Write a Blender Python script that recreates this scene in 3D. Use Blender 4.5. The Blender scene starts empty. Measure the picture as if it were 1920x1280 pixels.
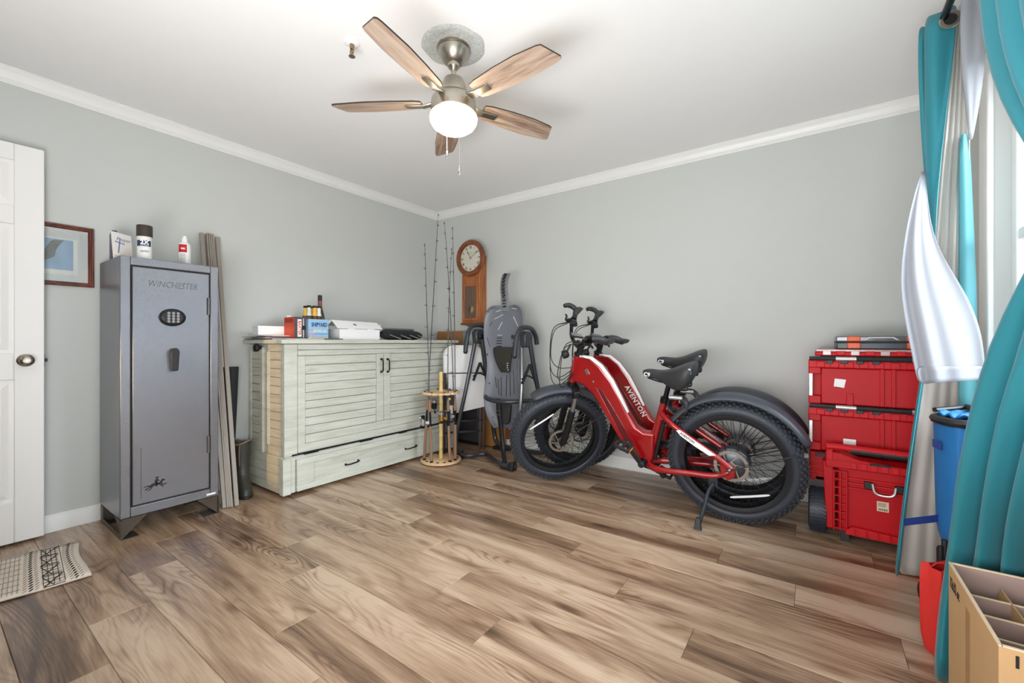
import bpy, math, random
from mathutils import Vector as V, Matrix as MX, Euler
SC = bpy.context.scene
COL = SC.collection
PI = math.pi
rnd = random.Random(7)

# ------------------------------------------------------------------ camera, light, exposure
FPX = 803.0                                    # focal length in pixels of the 1920 px wide frame
CAM = V((3.40, -3.37, 1.035))
ANG = math.atan2(570, 803)
FW = V((-math.sin(ANG), math.cos(ANG), 0)); RT = V((math.cos(ANG), math.sin(ANG), 0))
cd = bpy.data.cameras.new('camera'); cam = bpy.data.objects.new('camera', cd); COL.objects.link(cam)
cd.sensor_width = 36.0; cd.lens = FPX / 1920 * 36; cd.clip_start = 0.02
cam.location = CAM; cam.rotation_euler = (PI / 2, 0, ANG)
SC.camera = cam
SC.view_settings.view_transform = 'Standard'; SC.view_settings.look = 'None'
SC.view_settings.gamma = 1; SC.view_settings.use_curve_mapping = False
SC.view_settings.exposure = -0.36

wd = bpy.data.worlds.new('sky'); SC.world = wd; wd.use_nodes = True
wn = wd.node_tree; bg = wn.nodes['Background']
bg.inputs[0].default_value = (0.80, 0.90, 1.0, 1); bg.inputs[1].default_value = 3.0

def light(name, kind, loc, energy, col, rot=(0, 0, 0), size=None, size_y=None, radius=None, spread=None):
    ld = bpy.data.lights.new(name, kind); o = bpy.data.objects.new(name, ld); COL.objects.link(o)
    o.location = loc; o.rotation_euler = rot; ld.energy = energy; ld.color = col
    if kind == 'AREA':
        ld.shape = 'RECTANGLE'; ld.size = size; ld.size_y = size_y or size
        if spread: ld.spread = spread
    elif radius: ld.shadow_soft_size = radius
    return o
# daylight through the window, the hall lamp beyond the doorway, an unseen area lamp added as bounced-flash fill
light('window_daylight', 'AREA', (10.0, -2.0, 5.2), 2650, (0.88, 0.95, 1.0), (0, PI / 2 - 0.45, 0), 6.0, 6.0)
hl = light('hall_lamp', 'SPOT', (1.86, -5.90, 1.30), 420, (1.0, 0.60, 0.22), radius=0.03)
hl.data.spot_size = math.radians(17); hl.data.spot_blend = 0.5; hl.rotation_euler = (V((0.55, -1.95, 0.62)) - V((1.86, -5.90, 1.30))).to_track_quat('-Z', 'Y').to_euler()
light('hall_ceiling_lamp', 'POINT', (1.0, -5.2, 2.2), 12, (1.0, 0.75, 0.5), radius=0.08)
light('flash_fill', 'AREA', (2.8, -3.60, 0.80), 112, (0.98, 0.985, 1.0), (2.30, 0, 0.16), 2.0, 0.9)

# ------------------------------------------------------------------ pixel helpers (world points behind pixels of the photograph)
def ray(px, py): return FW + RT * ((px - 960) / FPX) - V((0, 0, 1)) * ((py - 640) / FPX)
def Z(px, py, z=0.0): d = ray(px, py); return CAM + d * ((z - CAM.z) / d.z)
def X(px, py, x): d = ray(px, py); return CAM + d * ((x - CAM.x) / d.x)
def Y(px, py, y): d = ray(px, py); return CAM + d * ((y - CAM.y) / d.y)
def D(px, py, t): return CAM + ray(px, py) * t
def DZ(px, t, z): p = CAM + ray(px, 640) * t; p.z = z; return p
def XZ(px, x, z): p = X(px, 640, x); p.z = z; return p

# ------------------------------------------------------------------ materials
def lin(c):
    return tuple(((v / 255) / 12.92 if v / 255 <= 0.04045 else ((v / 255 + 0.055) / 1.055) ** 2.4) for v in c)
MATS = {}
def mat(name, col, rough=0.5, metal=0.0, var=0.06, vscale=8.0, bump=0.0, bscale=200.0, coat=0.0, sheen=0.0, emit=0.0, spec=None, trans=0.0, stretch=None):
    if name in MATS: return MATS[name]
    m = bpy.data.materials.new(name); m.use_nodes = True
    nt = m.node_tree; N = nt.nodes; L = nt.links; b = N['Principled BSDF']
    c = lin(col)
    tc = N.new('ShaderNodeTexCoord'); nz = N.new('ShaderNodeTexNoise'); nz.inputs['Scale'].default_value = vscale; nz.inputs['Detail'].default_value = 3
    src = tc.outputs['Object']
    if stretch:
        mp = N.new('ShaderNodeMapping'); mp.inputs['Scale'].default_value = stretch; L.new(src, mp.inputs['Vector']); src = mp.outputs[0]
    L.new(src, nz.inputs['Vector'])
    mx = N.new('ShaderNodeMix'); mx.data_type = 'RGBA'
    mx.inputs['A'].default_value = (*[max(0, v * (1 - var)) for v in c], 1); mx.inputs['B'].default_value = (*[min(1, v * (1 + var)) for v in c], 1)
    L.new(nz.outputs['Fac'], mx.inputs['Factor']); L.new(mx.outputs['Result'], b.inputs['Base Color'])
    b.inputs['Roughness'].default_value = rough; b.inputs['Metallic'].default_value = metal
    if spec is not None: b.inputs['Specular IOR Level'].default_value = spec
    if coat: b.inputs['Coat Weight'].default_value = coat; b.inputs['Coat Roughness'].default_value = 0.08
    if sheen: b.inputs['Sheen Weight'].default_value = sheen
    if trans: b.inputs['Transmission Weight'].default_value = trans
    if emit: b.inputs['Emission Color'].default_value = (*c, 1); b.inputs['Emission Strength'].default_value = emit
    if bump:
        n2 = N.new('ShaderNodeTexNoise'); n2.inputs['Scale'].default_value = bscale; n2.inputs['Detail'].default_value = 2
        L.new(src, n2.inputs['Vector'])
        bp = N.new('ShaderNodeBump'); bp.inputs['Strength'].default_value = bump; bp.inputs['Distance'].default_value = 0.002
        L.new(n2.outputs['Fac'], bp.inputs['Height']); L.new(bp.outputs[0], b.inputs['Normal'])
    MATS[name] = m
    return m

def ramp_wood(name, cols, scale=(1, 1, 1), dens=9.0, dist=3.0, rough=0.45, rand=False, fine=90.0, patch=1.5, bump=0.05, coat=0.0):
    """Wood with long grain: scale is the mapping (small value = stretched along that axis)."""
    if name in MATS: return MATS[name]
    m = bpy.data.materials.new(name); m.use_nodes = True
    nt = m.node_tree; N = nt.nodes; L = nt.links; b = N['Principled BSDF']
    tc = N.new('ShaderNodeTexCoord'); src = tc.outputs['Object']
    if rand:
        oi = N.new('ShaderNodeObjectInfo'); mu = N.new('ShaderNodeVectorMath'); mu.operation = 'SCALE'
        cb = N.new('ShaderNodeCombineXYZ')
        for i, k in enumerate((37.0, 91.0, 53.0)):
            q = N.new('ShaderNodeMath'); q.operation = 'MULTIPLY'; q.inputs[1].default_value = k; L.new(oi.outputs['Random'], q.inputs[0]); L.new(q.outputs[0], cb.inputs[i])
        ad = N.new('ShaderNodeVectorMath'); ad.operation = 'ADD'; L.new(src, ad.inputs[0]); L.new(cb.outputs[0], ad.inputs[1]); src = ad.outputs[0]
    mp = N.new('ShaderNodeMapping'); mp.inputs['Scale'].default_value = scale; L.new(src, mp.inputs['Vector'])
    def noise(sc, det, dis=0.0):
        n = N.new('ShaderNodeTexNoise'); n.inputs['Scale'].default_value = sc; n.inputs['Detail'].default_value = det; n.inputs['Distortion'].default_value = dis
        L.new(mp.outputs[0], n.inputs['Vector']); return n.outputs['Fac']
    def m2(op, a, bb):
        q = N.new('ShaderNodeMath'); q.operation = op
        for i, w in enumerate((a, bb)):
            if isinstance(w, (int, float)): q.inputs[i].default_value = w
            else: L.new(w, q.inputs[i])
        return q.outputs[0]
    rings = noise(patch, 2.0, 0.4)
    rg = m2('SINE', m2('MULTIPLY', rings, dens * 6.283), 0)
    rg = m2('MULTIPLY', m2('ADD', rg, 1.0), 0.5)
    pa = noise(patch * 1.7, 3.0, 0.8)
    fi = noise(fine, 3.0, 0.2)
    t = m2('ADD', m2('MULTIPLY', rg, 0.14), m2('ADD', m2('MULTIPLY', pa, 0.55), m2('MULTIPLY', fi, 0.42)))
    if rand:
        t = m2('ADD', t, m2('MULTIPLY', m2('SUBTRACT', oi.outputs['Random'], 0.5), 0.24))
    cr = N.new('ShaderNodeValToRGB'); e = cr.color_ramp.elements
    pos = [0.30, 0.48, 0.62, 0.80] if len(cols) == 4 else [0.35, 0.55, 0.78]
    while len(e) < len(cols): e.new(0.5)
    for i, c in enumerate(cols): e[i].position = pos[i]; e[i].color = (*lin(c), 1)
    L.new(t, cr.inputs[0]); L.new(cr.outputs[0], b.inputs['Base Color'])
    b.inputs['Roughness'].default_value = rough
    if coat: b.inputs['Coat Weight'].default_value = coat; b.inputs['Coat Roughness'].default_value = 0.15
    bp = N.new('ShaderNodeBump'); bp.inputs['Strength'].default_value = bump; bp.inputs['Distance'].default_value = 0.002
    L.new(fi, bp.inputs['Height']); L.new(bp.outputs[0], b.inputs['Normal'])
    MATS[name] = m
    return m

def glassy(name, col=(1, 1, 1), refl=0.12, rough=0.02, tint_alpha=0.0):
    """Thin clear sheet: mostly transparent with a glossy reflection."""
    if name in MATS: return MATS[name]
    m = bpy.data.materials.new(name); m.use_nodes = True; nt = m.node_tree; N = nt.nodes; L = nt.links
    for n in list(N): N.remove(n)
    out = N.new('ShaderNodeOutputMaterial'); tr = N.new('ShaderNodeBsdfTransparent'); gl = N.new('ShaderNodeBsdfGlossy'); mx = N.new('ShaderNodeMixShader'); fr = N.new('ShaderNodeLayerWeight')
    tr.inputs[0].default_value = (*col, 1); gl.inputs['Roughness'].default_value = rough
    fr.inputs['Blend'].default_value = refl
    L.new(fr.outputs['Fresnel'], mx.inputs[0]); L.new(tr.outputs[0], mx.inputs[1]); L.new(gl.outputs[0], mx.inputs[2]); L.new(mx.outputs[0], out.inputs[0])
    MATS[name] = m
    return m

def cloth(name, col, rough=0.5, trans=0.3, metal=0.0, aniso=0.0, weave=900.0, sheen=0.2, spec=0.5, clear=0.0, fold=0.25, silk=0.0):
    """Fabric: diffuse + translucent (+ transparent for sheer)."""
    if name in MATS: return MATS[name]
    m = bpy.data.materials.new(name); m.use_nodes = True; nt = m.node_tree; N = nt.nodes; L = nt.links; b = N['Principled BSDF']; out = N['Material Output']
    c = (*lin(col), 1)
    b.inputs['Base Color'].default_value = c; b.inputs['Roughness'].default_value = rough; b.inputs['Sheen Weight'].default_value = sheen
    b.inputs['Specular IOR Level'].default_value = spec; b.inputs['Metallic'].default_value = metal
    tc = N.new('ShaderNodeTexCoord'); wv = N.new('ShaderNodeTexNoise'); wv.inputs['Scale'].default_value = 3.0
    mp = N.new('ShaderNodeMapping'); mp.inputs['Scale'].default_value = (60, 60, 4); L.new(tc.outputs['Object'], mp.inputs[0]); L.new(mp.outputs[0], wv.inputs[0])
    n2 = N.new('ShaderNodeTexNoise'); n2.inputs['Scale'].default_value = weave; L.new(tc.outputs['Object'], n2.inputs[0])
    ad = N.new('ShaderNodeMath'); ad.operation = 'ADD'; L.new(wv.outputs['Fac'], ad.inputs[0]); L.new(n2.outputs['Fac'], ad.inputs[1])
    bp = N.new('ShaderNodeBump'); bp.inputs['Strength'].default_value = fold; bp.inputs['Distance'].default_value = 0.002; L.new(ad.outputs[0], bp.inputs['Height']); L.new(bp.outputs[0], b.inputs['Normal'])
    tl = N.new('ShaderNodeBsdfTranslucent'); tl.inputs[0].default_value = c
    mx = N.new('ShaderNodeMixShader'); mx.inputs[0].default_value = trans; L.new(b.outputs[0], mx.inputs[1]); L.new(tl.outputs[0], mx.inputs[2]); last = mx.outputs[0]
    if clear:
        tr = N.new('ShaderNodeBsdfTransparent'); m3 = N.new('ShaderNodeMixShader'); m3.inputs[0].default_value = clear; L.new(last, m3.inputs[1]); L.new(tr.outputs[0], m3.inputs[2]); last = m3.outputs[0]
    L.new(last, out.inputs[0])
    MATS[name] = m
    return m

# ------------------------------------------------------------------ mesh builder
def frame_of(d, up=V((0, 0, 1))):
    d = d.normalized()
    if abs(d.dot(up)) > 0.98: up = V((0, 1, 0)) if abs(d.y) < 0.9 else V((1, 0, 0))
    s = d.cross(up).normalized(); u = s.cross(d).normalized()
    return d, s, u
class MB:
    def __init__(self): self.v = []; self.f = []; self.mi = []; self.cur = 0
    def add(self, vs, fs):
        o = len(self.v); self.v += [tuple(p) for p in vs]
        for f in fs: self.f.append([i + o for i in f]); self.mi.append(self.cur)
        return self
    def m(self, i): self.cur = i; return self
    def hexa(self, p):            # 8 corners: bottom 4 ccw, top 4 ccw
        return self.add(p, [(3, 2, 1, 0), (4, 5, 6, 7), (0, 1, 5, 4), (1, 2, 6, 5), (2, 3, 7, 6), (3, 0, 4, 7)])
    def box(self, a, b):
        x0, x1 = sorted((a[0], b[0])); y0, y1 = sorted((a[1], b[1])); z0, z1 = sorted((a[2], b[2]))
        return self.hexa([(x0, y0, z0), (x1, y0, z0), (x1, y1, z0), (x0, y1, z0), (x0, y0, z1), (x1, y0, z1), (x1, y1, z1), (x0, y1, z1)])
    def cbox(self, c, s, R=None):
        h = V(s) / 2; c = V(c); pts = []
        for z in (-1, 1):
            for x, y in ((-1, -1), (1, -1), (1, 1), (-1, 1)):
                p = V((x * h.x, y * h.y, z * h.z)); pts.append(c + (R @ p if R else p))
        return self.hexa(pts)
    def beam(self, p0, p1, w, h, up=V((0, 0, 1))):
        p0 = V(p0); p1 = V(p1); d, s, u = frame_of(p1 - p0, up); pts = []
        for p in (p0, p1):
            for a, b in ((-1, -1), (1, -1), (1, 1), (-1, 1)): pts.append(p + s * a * w / 2 + u * b * h / 2)
        return self.hexa(pts)
    def tube(self, path, r, n=8, closed=False, caps=True, flat=1.0, up=V((0, 0, 1))):
        path = [V(p) for p in path]; k = len(path); rs = r if isinstance(r, (list, tuple)) else [r] * k
        rings = []; pu = None
        for i, p in enumerate(path):
            if closed: d = path[(i + 1) % k] - path[i - 1]
            else: d = path[min(i + 1, k - 1)] - path[max(i - 1, 0)]
            d = d.normalized()
            if pu is None: _, s, u = frame_of(d, up)
            else:
                u = (pu - d * pu.dot(d))
                u = u.normalized() if u.length > 1e-6 else frame_of(d)[2]
                s = d.cross(u)
            pu = u
            rings.append([p + (s * math.cos(2 * PI * j / n) + u * flat * math.sin(2 * PI * j / n)) * rs[i] for j in range(n)])
        vs = [q for rg in rings for q in rg]; fs = []
        for i in range(k if closed else k - 1):
            a = i * n; b = ((i + 1) % k) * n
            for j in range(n): fs.append((a + j, a + (j + 1) % n, b + (j + 1) % n, b + j))
        if caps and not closed: fs += [tuple(range(n))[::-1], tuple((k - 1) * n + j for j in range(n))]
        return self.add(vs, fs)
    def cyl(self, p0, p1, r, r1=None, n=16, caps=True): return self.tube([p0, p1], [r, r if r1 is None else r1], n, caps=caps)
    def lathe(self, prof, o=(0, 0, 0), ax=(0, 0, 1), n=24, a0=0.0, a1=2 * PI, u0=None, flat=1.0):
        """prof: (radius, height along ax). partial sweep when a1-a0 < 2pi."""
        o = V(o); d, s, u = frame_of(V(ax))
        if u0 is not None: s = V(u0).normalized(); u = d.cross(s).normalized()
        full = abs(a1 - a0) > 2 * PI - 1e-4; cnt = n if full else n + 1; k = len(prof); vs = []; fs = []
        for i in range(cnt):
            t = a0 + (a1 - a0) * i / n; e = s * math.cos(t) + u * math.sin(t) * flat
            for r, h in prof: vs.append(o + e * r + d * h)
        for i in range(n):
            a = i * k; b = ((i + 1) % cnt) * k
            for j in range(k - 1): fs.append((a + j, b + j, b + j + 1, a + j + 1))
        self.add(vs, fs)
        return self
    def prism(self, poly, o, ux, uy, h):
        """polygon in (ux, uy) extruded by vector h (from o)."""
        o = V(o); ux = V(ux); uy = V(uy); h = V(h); n = len(poly)
        b = [o + ux * a + uy * c for a, c in poly]; vs = b + [p + h for p in b]
        fs = [tuple(range(n))[::-1], tuple(range(n, 2 * n))] + [(i, (i + 1) % n, n + (i + 1) % n, n + i) for i in range(n)]
        if ux.cross(uy).dot(h) < 0: fs = [f[::-1] for f in fs]
        return self.add(vs, fs)
    def ball(self, c, r, nu=14, nv=8, R=None):
        c = V(c); r = (r, r, r) if isinstance(r, (int, float)) else r; vs = []; fs = []
        for i in range(nv + 1):
            a = PI * i / nv
            for j in range(nu):
                t = 2 * PI * j / nu; p = V((r[0] * math.sin(a) * math.cos(t), r[1] * math.sin(a) * math.sin(t), r[2] * math.cos(a)))
                vs.append(c + (R @ p if R else p))
        for i in range(nv):
            for j in range(nu): fs.append((i * nu + j, (i + 1) * nu + j, (i + 1) * nu + (j + 1) % nu, i * nu + (j + 1) % nu))
        return self.add(vs, fs)
    def sheet(self, rows, closed=False):
        k = len(rows[0]); vs = [p for r in rows for p in r]; fs = []
        for i in range(len(rows) - 1):
            for j in range(k if closed else k - 1): fs.append((i * k + j, i * k + (j + 1) % k, (i + 1) * k + (j + 1) % k, (i + 1) * k + j))
        return self.add(vs, fs)
    def build(self, name, mats, parent=None, smooth=True, bevel=0.0, sub=0, solid=0.0, ang=35, seg=2, world=False, merge=0.0):
        vs = self.v
        if world and parent is not None:
            inv = wmat(parent).inverted(); vs = [inv @ V(p) for p in vs]
        me = bpy.data.meshes.new(name); me.from_pydata([tuple(p) for p in vs], [], self.f)
        if not isinstance(mats, (list, tuple)): mats = [mats]
        for m_ in mats: me.materials.append(m_)
        if len(mats) > 1:
            for p, i in zip(me.polygons, self.mi): p.material_index = i
        me.validate()
        if merge:
            import bmesh
            bm = bmesh.new(); bm.from_mesh(me); bmesh.ops.remove_doubles(bm, verts=bm.verts, dist=merge); bmesh.ops.recalc_face_normals(bm, faces=bm.faces); bm.to_mesh(me); bm.free()
        if smooth:
            me.polygons.foreach_set('use_smooth', [True] * len(me.polygons)); me.set_sharp_from_angle(angle=math.radians(ang))
        me.update()
        o = bpy.data.objects.new(name, me); COL.objects.link(o)
        if parent is not None: o.parent = parent
        if sub:
            s = o.modifiers.new('sub', 'SUBSURF'); s.levels = sub; s.render_levels = sub
        if solid:
            s = o.modifiers.new('solid', 'SOLIDIFY'); s.thickness = solid; s.offset = 0
        if bevel:
            s = o.modifiers.new('bevel', 'BEVEL'); s.width = bevel; s.segments = seg; s.limit_method = 'ANGLE'; s.angle_limit = math.radians(40); s.use_clamp_overlap = True
        return o
def wmat(o):
    m = MX.Identity(4)
    while o is not None:
        m = MX.LocRotScale(o.location, o.rotation_euler, o.scale) @ m; o = o.parent
    return m
def tag(o, label=None, cat=None, group=None, kind=None):
    if label: o['label'] = label
    if cat: o['category'] = cat
    if group: o['group'] = group
    if kind: o['kind'] = kind
    return o
def thing(name, label, cat, loc=(0, 0, 0), rot=(0, 0, 0), group=None):
    o = bpy.data.objects.new(name, None); COL.objects.link(o); o.empty_display_size = 0.05
    o.location = loc; o.rotation_euler = rot
    return tag(o, label, cat, group)
def text(s, size, o, ux, uy, m, parent=None, ext=0.0004, align='CENTER', name='lettering', shear=0.0, bold=0.0, xs=1.0, spacing=1.0):
    """flat lettering: baseline direction ux, up direction uy, centred at o (world or parent-local frame)."""
    cu = bpy.data.curves.new(name, 'FONT'); cu.body = s; cu.size = size; cu.align_x = align; cu.align_y = 'CENTER'; cu.extrude = ext; cu.shear = shear; cu.offset = bold; cu.space_character = spacing; cu.resolution_u = 2
    t = bpy.data.objects.new(name, cu); COL.objects.link(t)
    me = bpy.data.meshes.new_from_object(t.evaluated_get(bpy.context.evaluated_depsgraph_get()))
    bpy.data.objects.remove(t); bpy.data.curves.remove(cu)
    ux = V(ux).normalized(); uy = V(uy).normalized(); uz = ux.cross(uy).normalized(); uy = uz.cross(ux)
    M4 = MX(((ux.x * xs, uy.x, uz.x, o[0]), (ux.y * xs, uy.y, uz.y, o[1]), (ux.z * xs, uy.z, uz.z, o[2]), (0, 0, 0, 1)))
    me.transform(M4); me.materials.clear(); me.materials.append(m)
    ob = bpy.data.objects.new(name, me); COL.objects.link(ob)
    if parent is not None: ob.parent = parent
    return ob
def kids(o): return [c for c in bpy.data.objects if c.parent == o]
def copy_tree(o, parent=None):
    c = o.copy(); COL.objects.link(c)
    if parent is not None: c.parent = parent
    for ch in kids(o): copy_tree(ch, c)
    return c
def smoothpath(pts, n=6, closed=False):
    pts = [V(p) for p in pts]; out = []; k = len(pts)
    for i in range(k if closed else k - 1):
        if closed: p0, p1, p2, p3 = pts[i - 1], pts[i], pts[(i + 1) % k], pts[(i + 2) % k]
        else: p0, p1, p2, p3 = pts[max(i - 1, 0)], pts[i], pts[i + 1], pts[min(i + 2, k - 1)]
        for j in range(n):
            t = j / n; out.append(0.5 * ((2 * p1) + (p2 - p0) * t + (2 * p0 - 5 * p1 + 4 * p2 - p3) * t * t + (3 * p1 - p0 - 3 * p2 + p3) * t ** 3))
    if not closed: out.append(pts[-1])
    return out
UX, UY, UZ = V((1, 0, 0)), V((0, 1, 0)), V((0, 0, 1))
# ------------------------------------------------------------------ shared materials
m_wall = mat('wall_paint', (203, 206, 203), 0.85, var=0.015, bump=0.05, bscale=350)
m_ceil = mat('ceiling_paint', (242, 242, 242), 0.9, var=0.012, bump=0.05, bscale=250)
m_trim = mat('trim_white', (240, 240, 238), 0.35, var=0.01)
m_door = mat('door_white', (241, 240, 238), 0.4, var=0.012)
m_black = mat('black_plastic', (26, 27, 30), 0.45, var=0.12)
m_blackm = mat('black_metal', (22, 22, 24), 0.35, 0.5, var=0.1)
m_chrome = mat('chrome', (210, 210, 212), 0.18, 1.0, var=0.04)
m_nickel = mat('brushed_nickel', (178, 172, 160), 0.32, 1.0, var=0.08, vscale=40)
m_white = mat('white_card', (240, 240, 240), 0.6, var=0.02)
m_paper = mat('white_print', (245, 245, 245), 0.6, var=0.01)
m_ink = mat('black_ink', (18, 18, 20), 0.6, var=0.02)

# ------------------------------------------------------------------ the room
HT = 2.44; XW = 3.98; YR = -3.80
def struct(o): o['kind'] = 'structure'; return o
struct(MB().box((-0.12, YR - 0.12, 0), (0, 0.12, HT)).build('wall_left', m_wall, smooth=False))
struct(MB().box((0, 0, 0), (XW + 0.12, 0.12, HT)).build('wall_back', m_wall, smooth=False))
WY0, WY1, WZ0, WZ1 = -2.75, -0.85, 0.78, 2.12
b = MB(); b.box((XW, WY1, 0), (XW + 0.12, 0, HT)); b.box((XW, YR, 0), (XW + 0.12, WY0, HT)); b.box((XW, WY0, 0), (XW + 0.12, WY1, WZ0)); b.box((XW, WY0, WZ1), (XW + 0.12, WY1, HT))
struct(b.build('wall_right', m_wall, smooth=False))
b = MB(); b.box((0, YR - 0.1, 0), (0.06, YR, HT)); b.box((1.16, YR - 0.1, 0), (XW, YR, HT)); b.box((0.06, YR - 0.1, 2.06), (1.16, YR, HT))
struct(b.build('wall_rear', m_wall, smooth=False))
b = MB(); b.box((-0.6, -6.6, 0), (-0.5, YR - 0.1, HT)); b.box((2.9, -6.6, 0), (3.0, YR - 0.1, HT)); b.box((-0.6, -6.7, 0), (3.0, -6.6, HT)); b.box((-0.6, -6.7, HT), (3.0, YR - 0.1, HT + 0.1)); b.box((-0.6, YR - 0.1, 0), (0.0, YR - 0.09, HT))
struct(b.build('wall_hall', m_wall, smooth=False))
struct(MB().box((XW + 0.13, -12, -0.5), (16, 9, -0.4)).build('ground', mat('ground_grey', (140, 142, 132), 0.9), smooth=False))
struct(MB().box((-0.12, YR - 0.12, HT), (XW + 0.12, 0.12, HT + 0.1)).build('ceiling', m_ceil, smooth=False))
floor = struct(MB().box((-0.6, -6.7, -0.06), (XW + 0.12, 0.12, -0.007)).build('floor', mat('subfloor', (60, 45, 32), 0.9), smooth=False))
# luxury-vinyl planks, 1.22 x 0.181 m, each row stepped 0.31 m along x
def plank_material():
    m = bpy.data.materials.new('oak_plank'); m.use_nodes = True
    nt = m.node_tree; N = nt.nodes; L = nt.links; bs = N['Principled BSDF']
    def new(t, **kw):
        n = N.new(t)
        for k, v in kw.items(): setattr(n, k, v)
        return n
    def mth(op, a, c=0.0, clamp=False):
        q = new('ShaderNodeMath', operation=op); q.use_clamp = clamp
        for i, w in enumerate((a, c)):
            if isinstance(w, (int, float)): q.inputs[i].default_value = w
            else: L.new(w, q.inputs[i])
        return q.outputs[0]
    oi = new('ShaderNodeObjectInfo'); tc = new('ShaderNodeTexCoord'); cb = new('ShaderNodeCombineXYZ'); ad = new('ShaderNodeVectorMath', operation='ADD')
    for i, k in enumerate((37.0, 91.0, 53.0)): L.new(mth('MULTIPLY', oi.outputs['Random'], k), cb.inputs[i])
    L.new(tc.outputs['Object'], ad.inputs[0]); L.new(cb.outputs[0], ad.inputs[1])
    def mapped(sc):
        mp = new('ShaderNodeMapping'); mp.inputs['Scale'].default_value = sc; L.new(ad.outputs[0], mp.inputs['Vector']); return mp.outputs[0]
    def noise(sc, scale=1.0, det=2.0, dis=0.0):
        n = new('ShaderNodeTexNoise'); n.inputs['Scale'].default_value = scale; n.inputs['Detail'].default_value = det; n.inputs['Distortion'].default_value = dis; L.new(mapped(sc), n.inputs['Vector']); return n.outputs['Fac']
    contour = noise((1.1, 6.0, 6.0), 1.0, 1.5, 0.35)
    ring = mth('POWER', mth('MULTIPLY', mth('ADD', mth('SINE', mth('MULTIPLY', contour, 118.0)), 1.0), 0.5), 2.5)
    mask = mth('MULTIPLY', mth('SUBTRACT', noise((1.3, 5.0, 5.0), 1.0, 1.0), 0.42), 3.2, True)
    rings = mth('MULTIPLY', ring, mask)
    patch = noise((0.9, 7.0, 7.0), 1.2, 3.0, 0.6)
    fibre = noise((7.0, 150.0, 150.0), 1.0, 3.0)
    pores = mth('MULTIPLY', mth('SUBTRACT', noise((14.0, 330.0, 330.0), 1.0, 1.0), 0.60), 4.0, True)
    vo = new('ShaderNodeTexVoronoi'); vo.inputs['Scale'].default_value = 1.0; L.new(mapped((1.7, 5.2, 5.2)), vo.inputs['Vector'])
    knot = mth('SUBTRACT', 1.0, mth('MULTIPLY', vo.outputs['Distance'], 6.5), True)
    t = mth('ADD', mth('MULTIPLY', mth('SUBTRACT', patch, 0.5), 1.15), mth('ADD', mth('MULTIPLY', fibre, 0.36), 0.385))
    t = mth('SUBTRACT', t, mth('MULTIPLY', rings, 0.22)); t = mth('SUBTRACT', t, mth('MULTIPLY', pores, 0.10)); t = mth('SUBTRACT', t, mth('MULTIPLY', knot, 0.34))
    t = mth('ADD', t, mth('MULTIPLY', mth('SUBTRACT', oi.outputs['Random'], 0.5), 0.20))
    cr = new('ShaderNodeValToRGB'); e = cr.color_ramp.elements
    cols = [(72, 51, 36), (114, 88, 67), (149, 121, 97), (174, 147, 122), (196, 172, 148)]; pos = [0.16, 0.36, 0.50, 0.63, 0.80]
    while len(e) < 5: e.new(0.5)
    for i in range(5): e[i].position = pos[i]; e[i].color = (*lin(cols[i]), 1)
    L.new(t, cr.inputs[0]); L.new(cr.outputs[0], bs.inputs['Base Color'])
    bs.inputs['Roughness'].default_value = 0.36; bs.inputs['Coat Weight'].default_value = 0.35; bs.inputs['Coat Roughness'].default_value = 0.22
    bp = new('ShaderNodeBump'); bp.inputs['Strength'].default_value = 0.10; bp.inputs['Distance'].default_value = 0.002
    L.new(mth('SUBTRACT', fibre, mth('MULTIPLY', pores, 0.5)), bp.inputs['Height']); L.new(bp.outputs[0], bs.inputs['Normal'])
    return m
m_floor = plank_material()
PW, PL = 0.181, 1.22
PM = {}
def plank_mesh(l, w):
    k = (round(l, 3), round(w, 3))
    if k not in PM:
        g, c, t = 0.0005, 0.0016, 0.0075
        x, y = l / 2 - g, w / 2 - g
        vs = [(-x, -y, -t), (x, -y, -t), (x, y, -t), (-x, y, -t), (-x, -y, -c), (x, -y, -c), (x, y, -c), (-x, y, -c), (-x + c, -y + c, 0), (x - c, -y + c, 0), (x - c, y - c, 0), (-x + c, y - c, 0)]
        fs = [(8, 9, 10, 11)] + [(i, (i + 1) % 4, 4 + (i + 1) % 4, 4 + i) for i in range(4)] + [(4 + i, 4 + (i + 1) % 4, 8 + (i + 1) % 4, 8 + i) for i in range(4)]
        me = bpy.data.meshes.new('floor_plank'); me.from_pydata(vs, [], fs); me.materials.append(m_floor); PM[k] = me
    return PM[k]
for k in range(-4, 18):
    y1 = -0.64 - k * PW; y0 = y1 - PW
    y1 = min(y1, 0.0); y0 = max(y0, YR)
    if y1 - y0 < 0.01: continue
    j0 = (2.40 + 0.31 * k) % PL - PL
    while j0 < XW:
        a, c = max(j0, 0.0), min(j0 + PL, XW)
        if c - a > 0.01:
            o = bpy.data.objects.new('floor_plank', plank_mesh(c - a, y1 - y0)); COL.objects.link(o)
            o.location = ((a + c) / 2, (y0 + y1) / 2, 0); o.parent = floor
        j0 += PL
# baseboards
def base_profile(): return [(0, 0), (0.014, 0), (0.014, 0.070), (0.011, 0.078), (0.011, 0.086), (0.006, 0.092), (0, 0.092)]
struct(MB().prism(base_profile(), (0, YR, 0), UX, UZ, (0, -YR, 0)).build('baseboard_left', m_trim))
struct(MB().prism(base_profile(), (0.014, 0, 0), -UY, UZ, (XW - 0.014, 0, 0)).build('baseboard_back', m_trim))
struct(MB().prism(base_profile(), (XW, YR, 0), -UX, UZ, (0, -YR - 0.015, 0)).build('baseboard_right', m_trim))
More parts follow.
